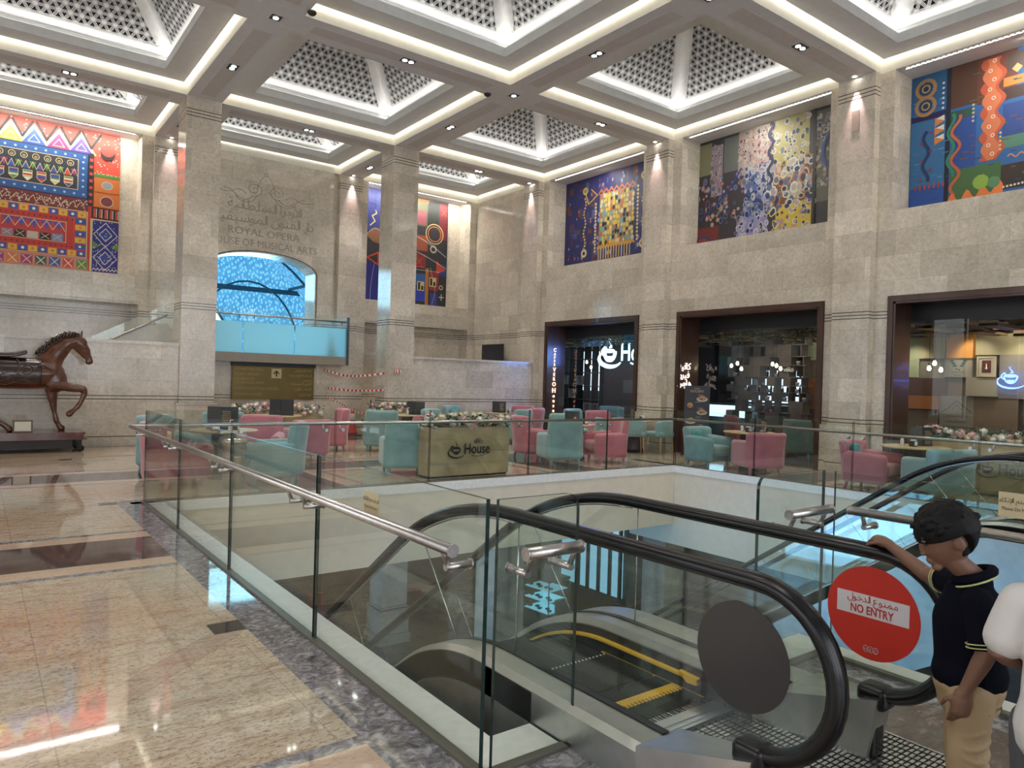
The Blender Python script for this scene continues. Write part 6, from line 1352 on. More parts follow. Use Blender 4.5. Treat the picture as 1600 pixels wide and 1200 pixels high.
# neon logo
m = MB(); cup_logo(m, (14.45, 15.02, 2.42), (0, -1, 0), (0, 0, 1), 2.3, 0, .020); tag(m.build('neon_sign', glow('cyan_white_neon', (.36, .74, 1.), 3.2)), 'glowing blue white neon cup logo hanging in the first shop', 'neon sign')
area('neon_spill', (14.2, 14.6, 2.4), (-1, .35, -.1), 1.6, .6, 22, (.12, .25, 1.))
# lettering on the jambs
LM = glow('warm_sign_letter', (1, .58, .38), 1.8); m = MB(); z = 2.60
for ch, s_ in zip('CAFFEVEROHouse', (.15, .11, .11, .11, .11, .17, .14, .14, .17, .2, .15, .15, .15, .15)):
    z -= s_ * .95; text(m, ch, (13.60, 16.10, z), (1, 0, 0), (0, 0, 1), s_, 0, None, 'c', .01, .01)
tag(m.build('shop_lettering', LM), 'vertical glowing lettering on the left jamb of the first shop', 'lettering')
m = MB()
for i, s_ in enumerate(('كافيه', 'فيرو', 'هاوس')): arabic(m, s_, (13.50, 11.203, 1.96 - i * .2), (1, 0, 0), (0, 0, 1), .22, 0, None, 'c', .01, 0)
tag(m.build('shop_lettering', glow('pink_white_letter', (1, .80, .74), 1.5)), 'glowing Arabic lettering on the left jamb of the second shop', 'lettering')
# menu poster stand
t = thing('menu_poster', 'dark standing menu poster with plates of food beside the second shop', 'poster', (13.02, 10.42, 0), -.52)
M0 = Matrix.Identity(4); c = Canvas((-.29, -.02, .06), (1, 0, 0), (0, 0, 1), .58, 1.52, (.028, .03, .042), .03); BRD = (.45, .26, .10); WH = (.6, .58, .52)
text(c.mb, 'CAFFE', (-.02, -.023, 1.50), (1, 0, 0), (0, 0, 1), .045, 0, (.45, .32, .2), 'c'); text(c.mb, 'GOLDEN', (-.02, -.023, 1.43), (1, 0, 0), (0, 0, 1), .08, 0, (.45, .32, .2), 'c', 0, 0, .3)
for x, y, r, kind in ((.40, 1.22, .13, 0), (.12, 1.06, .085, 1), (.40, .92, .12, 0), (.14, .72, .13, 2), (.40, .55, .10, 1), (.13, .38, .11, 2), (.42, .25, .11, 0), (.15, .10, .1, 2)):
    if kind != 1: c.disc(x, y, r, WH, 20, .45)
    c.layer(); c.disc(x, y + .02, r * .8, BRD if kind < 2 else (.5, .34, .16), 14, .5 if kind != 1 else .9); c.layer(); c.disc(x, y + .05, r * .55, ((.5, .3, .12), (.55, .3, .1), (.55, .42, .2))[kind], 10, .4); c.disc(x - .02, y + .0, r * .3, (.25, .05, .03), 8, .5); c.k -= 2
    c.rect(x - .1 if x > .3 else x + .12, y + .09, x + .02 if x > .3 else x + .24, y + .10, (.4, .38, .34))
p_ = c.build('printed_panel', PRINT, t); m = MB()
m.box(-.27, -.23, -.10, .22, 0, .06); m.box(.23, .27, -.10, .22, 0, .06); m.box(-.02, .02, .03, .2, 0, .9); m.build('stand', BLACKM, t)

# ================================================================== FUSED BODIES
def fuse(mb, vox, name, mats, parent=None, smooth=8, keep=None):
    o = mb.build('tmp', mats[0] if isinstance(mats, list) else mats, fix=True)
    r = o.modifiers.new('r', 'REMESH'); r.mode = 'VOXEL'; r.voxel_size = vox; r.use_smooth_shade = True
    s = o.modifiers.new('s', 'SMOOTH'); s.factor = .5; s.iterations = smooth
    bpy.context.view_layer.update(); me = bpy.data.meshes.new_from_object(o.evaluated_get(bpy.context.evaluated_depsgraph_get()))
    bpy.data.objects.remove(o); me.materials.clear()
    for m_ in (mats if isinstance(mats, list) else [mats]): me.materials.append(m_)
    me.polygons.foreach_set('use_smooth', [True] * len(me.polygons)); me.name = name
    n = bpy.data.objects.new(name, me); COL.objects.link(n); n.parent = parent; return n
def limb(mb, pts, n=12, sx=1.):
    """pts: (x,y,z,r) chain with round joints"""
    P = [Vector(p[:3]) for p in pts]; Rr_ = [p[3] for p in pts]; Q = []; RR = []
    d = (P[0] - P[1]).normalized()
    for a in (.95, .7, .35): Q.append(P[0] + d * Rr_[0] * a); RR.append(Rr_[0] * math.sqrt(max(1 - a * a, .02)))
    for i in range(len(P) - 1):
        for k in range(5): t = k / 5; Q.append(P[i].lerp(P[i + 1], t)); RR.append(Rr_[i] + (Rr_[i + 1] - Rr_[i]) * (3 * t * t - 2 * t ** 3))
    Q.append(P[-1]); RR.append(Rr_[-1]); d = (P[-1] - P[-2]).normalized()
    for a in (.35, .7, .95): Q.append(P[-1] + d * Rr_[-1] * a); RR.append(Rr_[-1] * math.sqrt(max(1 - a * a, .02)))
    mb.tube(Q, RR, n, sx=sx)
def blob(mb, c, rx, ry, rz, M=None, n=16, fn=None):
    vs = []; k = n // 2
    for i in range(1, k):
        a = PI * i / k
        for j in range(n): b = 2 * PI * j / n; vs.append(Vector((math.sin(a) * math.cos(b), math.sin(a) * math.sin(b), math.cos(a))))
    vs = [Vector((0, 0, 1))] + vs + [Vector((0, 0, -1))]; fs = [(0, 1 + j, 1 + (j + 1) % n) for j in range(n)]
    for i in range(k - 2): fs += [(1 + i * n + j, 1 + (i + 1) * n + j, 1 + (i + 1) * n + (j + 1) % n, 1 + i * n + (j + 1) % n) for j in range(n)]
    e = len(vs) - 1; fs += [(e, e - n + (j + 1) % n, e - n + j) for j in range(n)]
    out = []
    for v in vs:
        if fn: v = Vector(fn(v.x, v.y, v.z))
        p = Vector((c[0] + v.x * rx, c[1] + v.y * ry, c[2] + v.z * rz)); out.append(M @ p if M is not None else p)
    mb.add(out, fs, 0, True)

# ---- the carved horse
t = thing('carved_horse', 'carved dark wooden horse with one raised foreleg, in front of the left stair wall', 'horse sculpture', (0, 15.98, 0))
HW = pbr('varnished_horse_wood', (.095, .030, .012), .28, noise=.35, nscale=5, coat=.5); HD = pbr('carved_dark_wood', (.026, .011, .008), .25, noise=.3, nscale=6, coat=.5)
m = MB()
limb(m, [(-.12, 0, 1.42, .25), (.15, 0, 1.44, .285), (.5, 0, 1.42, .27), (.85, 0, 1.43, .285), (1.12, 0, 1.44, .27)], 18)
limb(m, [(1.08, 0, 1.58, .235), (1.24, 0, 1.84, .175), (1.40, 0, 2.02, .13), (1.56, 0, 2.09, .105), (1.64, 0, 2.06, .10)], 16, .8)
limb(m, [(1.62, 0, 2.04, .105), (1.70, 0, 1.92, .09), (1.76, 0, 1.78, .062), (1.79, 0, 1.70, .058)], 14, .85); limb(m, [(1.58, 0, 1.97, .08), (1.70, 0, 1.80, .05)], 10, .7)
blob(m, (1.77, 0, 1.69), .06, .05, .055)
for s in (-1, 1):
    blob(m, (1.22, s * .12, 1.33), .2, .14, .24); blob(m, (.05, s * .13, 1.32), .24, .15, .28)
    limb(m, [(1.62, s * .045, 2.13, .03), (1.635, s * .055, 2.22, .025), (1.65, s * .06, 2.31, .007)], 8, .7); blob(m, (1.70, s * .075, 1.97), .028, .02, .022)
# standing foreleg, raised foreleg, hind legs
limb(m, [(1.18, .13, 1.28, .14), (1.20, .13, 1.02, .09), (1.22, .13, .86, .062), (1.245, .13, .70, .042), (1.275, .13, .56, .05), (1.32, .13, .47, .042)], 12); limb(m, [(1.325, .13, .455, .05), (1.36, .13, .415, .065)], 12)
limb(m, [(1.22, -.14, 1.26, .13), (1.45, -.14, 1.20, .085), (1.68, -.14, 1.17, .068), (1.70, -.14, 1.08, .055), (1.645, -.14, .93, .042), (1.59, -.14, .83, .05), (1.54, -.14, .775, .04)], 12); limb(m, [(1.53, -.14, .765, .045), (1.46, -.14, .70, .062)], 12)
for s, dx in ((-1, .12), (1, -.30)):
    limb(m, [(.02 + dx * .3, s * .14, 1.28, .17), (.12 + dx * .5, s * .14, 1.08, .12), (.05 + dx, s * .14, .88, .062), (.0 + dx, s * .14, .80, .06), (.20 + dx * 1.2, s * .14, .58, .042), (.32 + dx * 1.3, s * .14, .49, .048)], 12); limb(m, [(.34 + dx * 1.3, s * .14, .465, .05), (.39 + dx * 1.3, s * .14, .42, .062)], 12)
fuse(m, .014, 'body', HW, t, 5)
m = MB()
for i in range(26):
    q = i / 25; x = .98 + .62 * q; z = 1.86 + .40 * math.sin(q * PI * .56) - .05 * q + .0; s_ = (-1) ** i
    limb(m, [(x, 0, z - .05, .045), (x - .035, s_ * .03, z + .015 + .02 * math.sin(i * 2.3), .03), (x - .06, s_ * .07, z - .05, .018)], 6)
limb(m, [(1.62, 0, 2.17, .03), (1.68, .02, 2.10, .022), (1.71, 0, 2.0, .012)], 6); m.build('mane', HD, t)
# saddle blanket following the barrel, saddle, straps, carved scrolls
m = MB()
def shell(x0, x1, a0, a1, off, nx=12, na=14):
    V_ = []
    for i in range(nx + 1):
        for j in range(na + 1):
            a = a0 + (a1 - a0) * j / na; r = .286 + off; V_.append((x0 + (x1 - x0) * i / nx, r * math.cos(a), 1.43 + r * math.sin(a)))
    m.add(V_, [(i * (na + 1) + j, (i + 1) * (na + 1) + j, (i + 1) * (na + 1) + j + 1, i * (na + 1) + j + 1) for i in range(nx) for j in range(na)], 0, True)
shell(.02, .98, -.55, PI + .55, .016); shell(.02, .98, -.55, PI + .55, .004)
for xx in (.02, .98): m.tube([(xx, .296 * math.cos(a), 1.43 + .296 * math.sin(a)) for a in [-.55 + (PI + 1.1) * i / 20 for i in range(21)]], .018, 6)
m.build('saddle_blanket', HD, t)
m = MB(); bend = lambda x, y, z: (x, y, z + .55 * x * x - .9 * y * y); m.rbox((.42, 0, 1.78), (.72, .34, .07), .03, 0, bend, 3, 8); m.tube([(.06, 0, 1.80), (.10, 0, 1.86), (.05, 0, 1.88)], .03, 8); m.build('saddle', HD, t)
m = MB()
for s in (-1, 1):
    y = lambda z: s * (.306 if abs(z - 1.43) < .02 else .306 * math.sqrt(max(.05, 1 - ((z - 1.43) / .31) ** 2)) + .006)
    for cx, cz, rr_, tn in ((.78, 1.5, .11, 2.2), (.30, 1.42, .12, 2.0), (.55, 1.33, .09, 1.6)):
        P_ = [(cx + rr_ * (1 - i / 44) * math.cos(tn * PI * i / 22), cz + rr_ * (1 - i / 44) * math.sin(tn * PI * i / 22)) for i in range(34)]; m.tube([(a, y(b), b) for a, b in P_], .011, 5)
    for k in range(3): m.tube([(.06 + i * .045, y(1.28 + .07 * k + .05 * math.sin(i * .55 + k)), 1.28 + .07 * k + .05 * math.sin(i * .55 + k)) for i in range(20)], .009, 5)
    m.tube([(.62 + .04 * math.sin(i * .5), y(1.7 - i * .045), 1.70 - i * .045) for i in range(8)], .014, 6)
m.tube([(1.0 + .33 * math.sin(q) * .9, .30 * math.cos(q) * .93, 1.62 - .22 * abs(math.sin(q)) * 1.0) for q in [-.2 + (PI + .4) * i / 24 for i in range(25)]], .02, 6)
m.tube([(1.66 + .0, .085 * math.cos(q), 1.99 + .085 * math.sin(q)) for q in [2 * PI * i / 16 for i in range(16)]], .008, 5, closed=True); m.tube([(1.755, .062 * math.cos(q), 1.79 + .062 * math.sin(q)) for q in [2 * PI * i / 16 for i in range(16)]], .007, 5, closed=True)
m.build('harness', pbr('harness_wood', (.07, .03, .018), .3, coat=.4), t)
m = MB(); limb(m, [(-.33, 0, 1.52, .06), (-.46, 0, 1.35, .085), (-.50, 0, 1.0, .07), (-.46, 0, .7, .03)], 10); m.build('tail', HD, t)
# plinth with casters
t = thing('plinth', 'long mahogany plinth on casters carrying the carved horse', 'plinth', (.4, 15.98, 0)); PW = pbr('plinth_mahogany', (.10, .028, .018), .25, noise=.15, coat=.4)
m = MB(); m.box(-1.3, 1.30, -.42, .42, .33, .372); m.box(-1.28, 1.28, -.40, .40, .25, .33); m.box(-1.33, 1.33, -.43, .43, .235, .25); m.build('top_board', PW, t)
m = MB(); m.box(-1.2, 1.1, -.36, .36, .08, .235); m.build('under_frame', pbr('dark_underframe', (.02, .016, .014), .5), t)
for sx in (-1, 1):
    for sy in (-1, 1):
        m = MB(); M = Matrix.Translation((sx * 1.2 + .03, sy * .36, .066)) @ Matrix.Rotation(PI / 2, 4, 'X'); m.lathe([(.02, -.02), (.06, -.02), (.065, 0), (.06, .02), (.02, .02)], n=18, M=M); m.box(sx * 1.2 - .05, sx * 1.2 + .05, sy * .36 - .03, sy * .36 + .03, .17, .235); m.box(sx * 1.2 - .03, sx * 1.2 + .05, sy * .36 - .032, sy * .36 - .024, .06, .2); m.box(sx * 1.2 - .03, sx * 1.2 + .05, sy * .36 + .024, sy * .36 + .032, .06, .2); m.build('caster', BLACK, t)
t = thing('picture_frame', 'small framed certificate leaning on the horse plinth', 'picture frame', (.73, 15.66, .373), 0); M = Matrix.Rotation(-.18, 4, 'X'); m = MB()
for a, b, c_, d_ in ((-.15, .15, .20, .225), (-.15, .15, 0, .025), (-.15, -.125, .025, .2), (.125, .15, .025, .2)): m.box(a, b, -.01, .015, c_, d_, 0, None, M)
m.build('frame', pbr('gilt_dark_frame', (.09, .06, .03), .4, .4), t); m = MB(); m.box(-.125, .125, -.004, .0, .025, .2, 0, None, M); m.build('sheet', pbr('cream_paper', (.60, .56, .46), .6), t)

# ================================================================== PEOPLE
SKIN = pbr('boy_skin', (.19, .095, .060), .5, noise=.06, nscale=12); HAIR = pbr('black_hair', (.003, .0028, .003), .6, spec=.25); NAVYM = pbr('navy_polo', (.004, .0045, .010), .85, noise=.1, spec=.1); BEIGE = pbr('beige_trousers', (.42, .30, .17), .85, noise=.12, nscale=9); LIME = pbr('lime_trim', (.55, .60, .25), .7)
def head_shape(x, y, z):
    # unit sphere -> child's head, face to +y
    jaw = max(0, -z); w_ = 1 - .30 * jaw ** 1.5; f = 1.0
    yy = y * (1.0 if y < 0 else 1.02 - .10 * jaw); 
    if y > .6 and -.15 < z < .25: yy -= .05 * (1 - abs(z - .05) / .2) * (1 if abs(x) > .15 else 0)
    if y < 0: yy *= 1 - .25 * jaw
    return (x * w_ * .9, yy + .10 * jaw, z)
def add_head(mb, M, s):
    blob(mb, (0, 0, 0), .078 * s, .092 * s, .105 * s, M, 24, head_shape)
    blob(mb, (0, .088 * s, -.012 * s), .012 * s, .012 * s, .022 * s, M, 10); blob(mb, (0, .092 * s, -.026 * s), .015 * s, .012 * s, .010 * s, M, 10)
    blob(mb, (0, .084 * s, -.055 * s), .020 * s, .010 * s, .005 * s, M, 10); blob(mb, (0, .081 * s, -.065 * s), .018 * s, .010 * s, .006 * s, M, 10); blob(mb, (0, .068 * s, -.086 * s), .024 * s, .018 * s, .016 * s, M, 10)
    for e in (-1, 1): blob(mb, (e * .074 * s, -.008 * s, -.012 * s), .010 * s, .020 * s, .029 * s, M @ Matrix.Rotation(0, 4, 'Z'), 12); blob(mb, (e * .032 * s, .084 * s, .022 * s), .018 * s, .008 * s, .006 * s, M, 8)
def add_hand(mb, wrist, d, palm_n, s, curl=.5, thumb=1):
    """wrist point, direction of the hand, palm normal (towards the gripped thing)"""
    W = Vector(wrist); d = Vector(d).normalized(); n = Vector(palm_n); n = (n - d * n.dot(d)).normalized(); sd = d.cross(n)
    limb(mb, [(*W, .021 * s), (*(W + d * .03 * s), .024 * s), (*(W + d * .06 * s), .022 * s)], 10, 1.35)
    for k, (off, L, r) in enumerate(((-.026, .062, .0075), (-.009, .070, .008), (.009, .066, .0078), (.025, .052, .007))):
        p = W + d * .062 * s + sd * off * s; a = curl * (1 + .12 * k); q = [p]; ang = 0
        for L2 in (.45, .32, .25): ang += a; q.append(q[-1] + (d * math.cos(ang) + n * math.sin(ang)) * L * L2 * s)
        limb(mb, [(*v, r * s * (1 - .10 * i)) for i, v in enumerate(q)], 8)
    p = W + d * .018 * s - sd * .024 * s * thumb; q = [p, p + (d * .6 - sd * .75 * thumb + n * .25).normalized() * .030 * s, p + (d * .6 - sd * .75 * thumb + n * .25).normalized() * .030 * s + (d * .85 - sd * .1 * thumb + n * .5).normalized() * .028 * s]
    limb(mb, [(*v, .0095 * s * (1 - .12 * i)) for i, v in enumerate(q)], 8)
def person(name, label, loc, rz, H, skin, hairm, headM, arms, shirt, shirtm, legs=None, pantsm=None, extra=None, grp=None):
    t = thing(name, label, 'person', loc, rz, grp); s = H / 1.2
    m = MB(); add_head(m, headM, s); hc = headM.translation
    limb(m, [(*(hc + Vector((0, -.015, -.07)) * s), .038 * s), (0, -.02 * s, .90 * s, .040 * s), (0, -.01, .84 * s, .07 * s)], 12)
    limb(m, [(0, 0, .84 * s, .065 * s), (0, .01 * s, .72 * s, .078 * s), (0, 0, .60 * s, .076 * s), (0, 0, .52 * s, .08 * s)], 16, 1.18)
    for A in arms: limb(m, A['pts'], 12); add_hand(m, A['pts'][-1][:3], A['d'], A['n'], s * 1.0, A['curl'], A['thumb'])
    for L_ in legs: limb(m, L_, 12)
    fuse(m, .0048, 'body', skin, t, 3)
    return t, s
# boy in navy polo
F_ = Vector((-.45, .89, 0)).normalized(); rzb = math.atan2(F_.y, F_.x) - PI / 2; LOC = Vector((2.805, 1.03, .009))
Mi = (Matrix.Translation(LOC) @ Matrix.Rotation(rzb, 4, 'Z')).inverted()
hand_w = Mi @ Vector((3.10, 1.50, .935))
hM = Matrix.Translation((-.03, .085, 1.05)) @ Matrix.Rotation(.30, 4, 'Z') @ Matrix.Rotation(-.42, 4, 'X')
sh_r, sh_l = Vector((.095, .01, .86)), Vector((-.098, -.005, .855)); dR = (hand_w - sh_r).normalized()
wr = hand_w - dR * .055; el = (sh_r + wr) / 2 + Vector((.02, -.01, -.045))
armR = dict(pts=[(*sh_r, .045), (*el, .031), (*wr, .021)], d=dR + Vector((0, 0, -.10)), n=(0, 0, -1), curl=.42, thumb=-1)
armL = dict(pts=[(*sh_l, .045), (-.128, -.03, .69, .032), (-.122, .03, .545, .021)], d=(.05, .12, -1), n=(1, .1, 0), curl=.30, thumb=1)
legsB = [[(.050, 0, .52, .06), (.068, .01, .30, .048), (.07, -.01, .08, .032), (.07, -.0, .05, .034)], [(-.050, 0, .52, .06), (-.068, .01, .30, .048), (-.07, -.01, .08, .032), (-.07, 0, .05, .034)]]
t, s = person('person', 'boy in a navy polo with lime trim and beige trousers leaning on the black handrail', LOC, rzb, 1.2, SKIN, HAIR, hM, [armR, armL], None, None, legsB)
m = MB(); limb(m, [(0, -.012, .90, .045), (0, -.005, .865, .075), (0, .01, .76, .094), (0, .004, .64, .092), (0, 0, .58, .102)], 20, 1.16)
for A, k in ((armR, .40), (armL, .62)):
    a, b = Vector(A['pts'][0][:3]), Vector(A['pts'][1][:3]); e = a.lerp(b, k * 1.15); limb(m, [(*a, .050), (*a.lerp(b, .4), .049), (*e, .049)], 14)
fuse(m, .006, 'polo_shirt', NAVYM, t, 4)
m = MB(); m.tube([(.062 * math.cos(q), -.005 + .055 * math.sin(q), .925 - .022 * math.sin(q)) for q in [2 * PI * i / 24 for i in range(24)]], .017, 8, closed=True); m.build('collar', NAVYM, t)
m = MB(); m.tube([(.078 * math.cos(q), -.004 + .068 * math.sin(q), .908 - .03 * math.sin(q)) for q in [2 * PI * i / 28 for i in range(28)]], .0035, 6, closed=True)
for A, k in ((armR, .46), (armL, .72)):
    a, b = Vector(A['pts'][0][:3]), Vector(A['pts'][1][:3]); e = a.lerp(b, k * 1.1); ax = (b - a).normalized(); u_1 = ax.orthogonal().normalized(); v_1 = ax.cross(u_1)
    for dz in (0, .012): m.tube([e + ax * dz + (u_1 * math.cos(q) + v_1 * math.sin(q)) * .0535 for q in [2 * PI * i / 24 for i in range(24)]], .0022, 5, closed=True)
m.build('lime_piping', LIME, t)
m = MB(); limb(m, [(0, 0, .60, .085), (0, 0, .54, .096), (0, 0, .49, .085)], 18, 1.16)
for sg in (-1, 1): limb(m, [(sg * .050, 0, .52, .072), (sg * .060, .008, .31, .061), (sg * .066, -.008, .12, .055), (sg * .066, -.008, .075, .056)], 16)
for i in range(7): m.tube([(sg_ * .062 + .057 * math.cos(q), .057 * math.sin(q), .20 + .035 * i + .012 * math.sin(q * 2 + i)) for sg_ in (1,) for q in [PI + PI * k / 10 for k in range(11)]], .007, 5); m.tube([(-.062 + .057 * math.cos(q), -.0 + .057 * math.sin(q), .17 + .04 * i + .014 * math.sin(q * 2 + i)) for q in [PI * .8 + PI * 1.1 * k / 10 for k in range(11)]], .007, 5)
fuse(m, .006, 'trousers', BEIGE, t, 3)
m = MB(); m.tube([(-.098, .05, .50), (-.110, .0, .49), (-.100, -.05, .48)], .0025, 5); m.tube([(-.06, -.088, .49), (.0, -.095, .49), (.05, -.088, .49)], .0025, 5); m.build('pocket_seam', pbr('seam_brown', (.2, .14, .08), .8), t)
for sg in (-1, 1): m = MB(); m.rbox((sg * .07, .03, .035), (.075, .20, .07), .03, 0, lambda x, y, z: (x * (1 - .2 * max(0, y) * 8 * .5), y, z - .015 * max(0, y) * 8 * (1 if z > 0 else 0))); m.build('shoe', BLACKM, t)
m = MB(); Rh = random.Random(3)
blob(m, (0, -.012, .022), .093, .108, .104, hM, 22, lambda x, y, z: (x, y * (1.0 if z > -.2 else .9), max(z, (-.10 if y > .45 else -.08 if abs(x) > .6 and y > -.35 else -.35 if y > .1 else -.93))))
for i in range(95):
    a, b = Rh.uniform(0, 2 * PI), Rh.uniform(.05, 1.35); d = Vector((math.sin(b) * math.cos(a), math.sin(b) * math.sin(a), math.cos(b)))
    if d.y > .6 and d.z < .45: continue
    p = Vector((d.x * .087, -.012 + d.y * .101, .022 + d.z * .097)); q = p + (d * .30 + Vector((.25 * math.sin(a * 3), .85 if d.y > 0 else -.3, -.45))).normalized() * Rh.uniform(.014, .022); limb(m, [(*(hM @ p), .012), (*(hM @ ((p + q) / 2 + d * .003)), .010), (*(hM @ q), .005)], 6)
for i in range(9):
    p = Vector((-.01 + .012 * (i - 4) * .5, -.045 + .006 * i, .112)); limb(m, [(*(hM @ p), .005), (*(hM @ (p + Vector((-.008 + .004 * i, -.035, .016)))), .001)], 5)
fuse(m, .0035, 'hair', HAIR, t, 2)
m = MB()
for e in (-1, 1): blob(m, (e * .031, .082, .010), .011, .006, .005, hM, 10); blob(m, (e * .031, .085, .034), .018, .004, .004, hM, 8)
m.build('eyes', pbr('dark_eye', (.01, .008, .008), .2), t)
# child in white at the right edge
F2 = Vector((.93, -.05, 0)).normalized(); rz2 = math.atan2(F2.y, F2.x) - PI / 2; L2 = Vector((2.60, .685, .009)); hM2 = Matrix.Translation((0, .02, 1.13)) @ Matrix.Rotation(-.1, 4, 'X')
a1 = dict(pts=[(.13, 0, .91, .048), (.165, -.10, .76, .036), (.15, .06, .73, .024)], d=(-.2, 1, .05), n=(-1, 0, 0), curl=.4, thumb=-1); a2 = dict(pts=[(-.13, 0, .91, .048), (-.17, -.05, .76, .036), (-.14, .08, .70, .024)], d=(.2, 1, 0), n=(1, 0, 0), curl=.4, thumb=1)
lg = [[(sg * .065, 0, .56, .08), (sg * .07, .01, .32, .05), (sg * .07, -.01, .05, .035)] for sg in (-1, 1)]
t, s = person('person', 'child in a white T-shirt at the right edge behind the boy in navy', L2, rz2, 1.28, SKIN, HAIR, hM2, [a1, a2], None, None, lg)
m = MB(); WT = pbr('white_tshirt', (.62, .60, .58), .85); limb(m, [(0, -.012, .97, .05), (0, -.005, .925, .09), (0, .01, .79, .118), (0, .004, .66, .122), (0, 0, .56, .138)], 20, 1.16)
for A in (a1, a2):
    a, b = Vector(A['pts'][0][:3]), Vector(A['pts'][1][:3]); limb(m, [(*a, .066), (*a.lerp(b, .4), .066), (*a.lerp(b, .72), .064)], 14)
fuse(m, .006, 'tshirt', WT, t, 4)
m = MB(); limb(m, [(0, 0, .60, .11), (0, 0, .52, .11)], 16, 1.16)
for sg in (-1, 1): limb(m, [(sg * .065, 0, .55, .09), (sg * .07, 0, .3, .075), (sg * .07, 0, .1, .065)], 14)
fuse(m, .007, 'trousers', pbr('grey_trousers', (.08, .08, .09), .85), t, 3)
for sg in (-1, 1): m = MB(); m.rbox((sg * .07, .03, .035), (.08, .21, .07), .03); m.build('shoe', BLACKM, t)
m = MB(); blob(m, (0, -.014, .026), .096, .110, .104, hM2, 22, lambda x, y, z: (x, y, max(z, -.55 if y < .2 else .05 if y > .5 else -.2)))
for i in range(60):
    a, b = Rh.uniform(0, 2 * PI), Rh.uniform(.05, 1.3); d = Vector((math.sin(b) * math.cos(a), math.sin(b) * math.sin(a), math.cos(b)))
    if d.y > .55 and d.z < .35: continue
    p = Vector((d.x * .092, -.014 + d.y * .105, .026 + d.z * .10)); q = p + (d * .5 + Vector((0, .4, -.5))).normalized() * .028; limb(m, [(*(hM2 @ p), .010), (*(hM2 @ q), .002)], 6)
m.build('hair', HAIR, t, fix=False)

# ================================================================== LOWER STOREY
ZL = -5.25
for x, y, e_ in ((6.5, 13, 26), (12, 16, 30), (3, 15, 22), (12.5, 9, 18), (9.5, 18.5, 34)): area('lower_ceiling_light', (x, y, -1.2), (0, 0, -1), 2.2, 2.2, e_, (1, .9, .78))
area('void_light', (6, 5, -1.3), (0, .3, -1), 3, 3, 16, (.7, .85, 1))
def low_table(x, y, rz, label, cloth):
    t = thing('restaurant_table', label, 'table', (x, y, ZL), rz, 'tables on the lower floor'); m = MB(); m.box(-.45, .45, -.4, .4, .71, .74); m.build('tabletop', cloth, t); m = MB(); m.lathe([(.26, 0), (.26, .03), (.04, .05), (.04, .70)], n=14); m.build('pedestal', BLACKM, t)
RC = pbr('red_leatherette', (.16, .03, .025), .5); LT = pbr('dark_table_top', (.12, .07, .05), .3); BLT = pbr('pale_table_cloth', (.30, .42, .55), .5)
pos = [(7.4, 17.6, .3, 'restaurant table by the red chairs on the lower floor', LT), (10.4, 18.2, .2, 'restaurant table with the seated customer on the lower floor', LT), (12.9, 13.6, .1, 'blue lit restaurant table right of the showcase', BLT), (11.6, 12.6, .4, 'restaurant table nearest the lower escalator landing', BLT), (6.0, 19.0, 0, 'far restaurant table on the lower floor', LT)]
for a in pos: low_table(*a)
def low_chair(mt):
    t = thing('restaurant_chair', 'x', 'chair', (0, 0, 0)); m = MB(); m.rbox((0, 0, .45), (.46, .46, .09), .03); m.build('seat', mt, t); m = MB(); m.rbox((0, -.22, .70), (.46, .07, .46), .03, 0, lambda x, y, z: (x, y + .8 * x * x - .1 * z, z)); m.build('backrest', mt, t)
    for sx in (-1, 1):
        for sy in (-1, 1): m = MB(); m.tube([(sx * .19, sy * .19, .41), (sx * .21, sy * .21, 0)], .015, 6); m.build('leg', BLACKM, t)
    return t
ch = {k: low_chair(v) for k, v in (('r', RC), ('k', pbr('black_chair', (.03, .03, .032), .4)))}; used_ = set()
for x, y, rz, k, l in ((6.55, 17.6, -1.4, 'r', 'red chair left of its restaurant table on the lower floor'), (7.5, 18.4, 3.1, 'r', 'red chair behind its restaurant table on the lower floor'), (7.0, 16.75, 0, 'r', 'red chair nearest the lower column'), (10.3, 17.4, 0, 'k', 'black chair in front of the seated customer'), (11.2, 18.3, 1.6, 'k', 'black chair right of the customer table'), (12.9, 14.5, 3.1, 'k', 'black chair behind the blue lit table'), (13.7, 13.5, 1.5, 'k', 'black chair right of the blue lit table'), (12.1, 13.6, -1.5, 'k', 'black chair left of the blue lit table'), (12.9, 12.8, 0, 'k', 'black chair in front of the blue lit table'), (11.6, 13.4, 3.1, 'k', 'black chair behind the table nearest the escalator'), (10.8, 12.6, -1.5, 'k', 'black chair left of the table nearest the escalator')):
    if k in used_: copy_tree(ch[k], None, (x, y, ZL), rz, l, 'restaurant chairs on the lower floor')
    else: used_.add(k); ch[k].location = (x, y, ZL); ch[k].rotation_euler = (0, 0, rz); ch[k]['label'] = l; ch[k]['group'] = 'restaurant chairs on the lower floor'
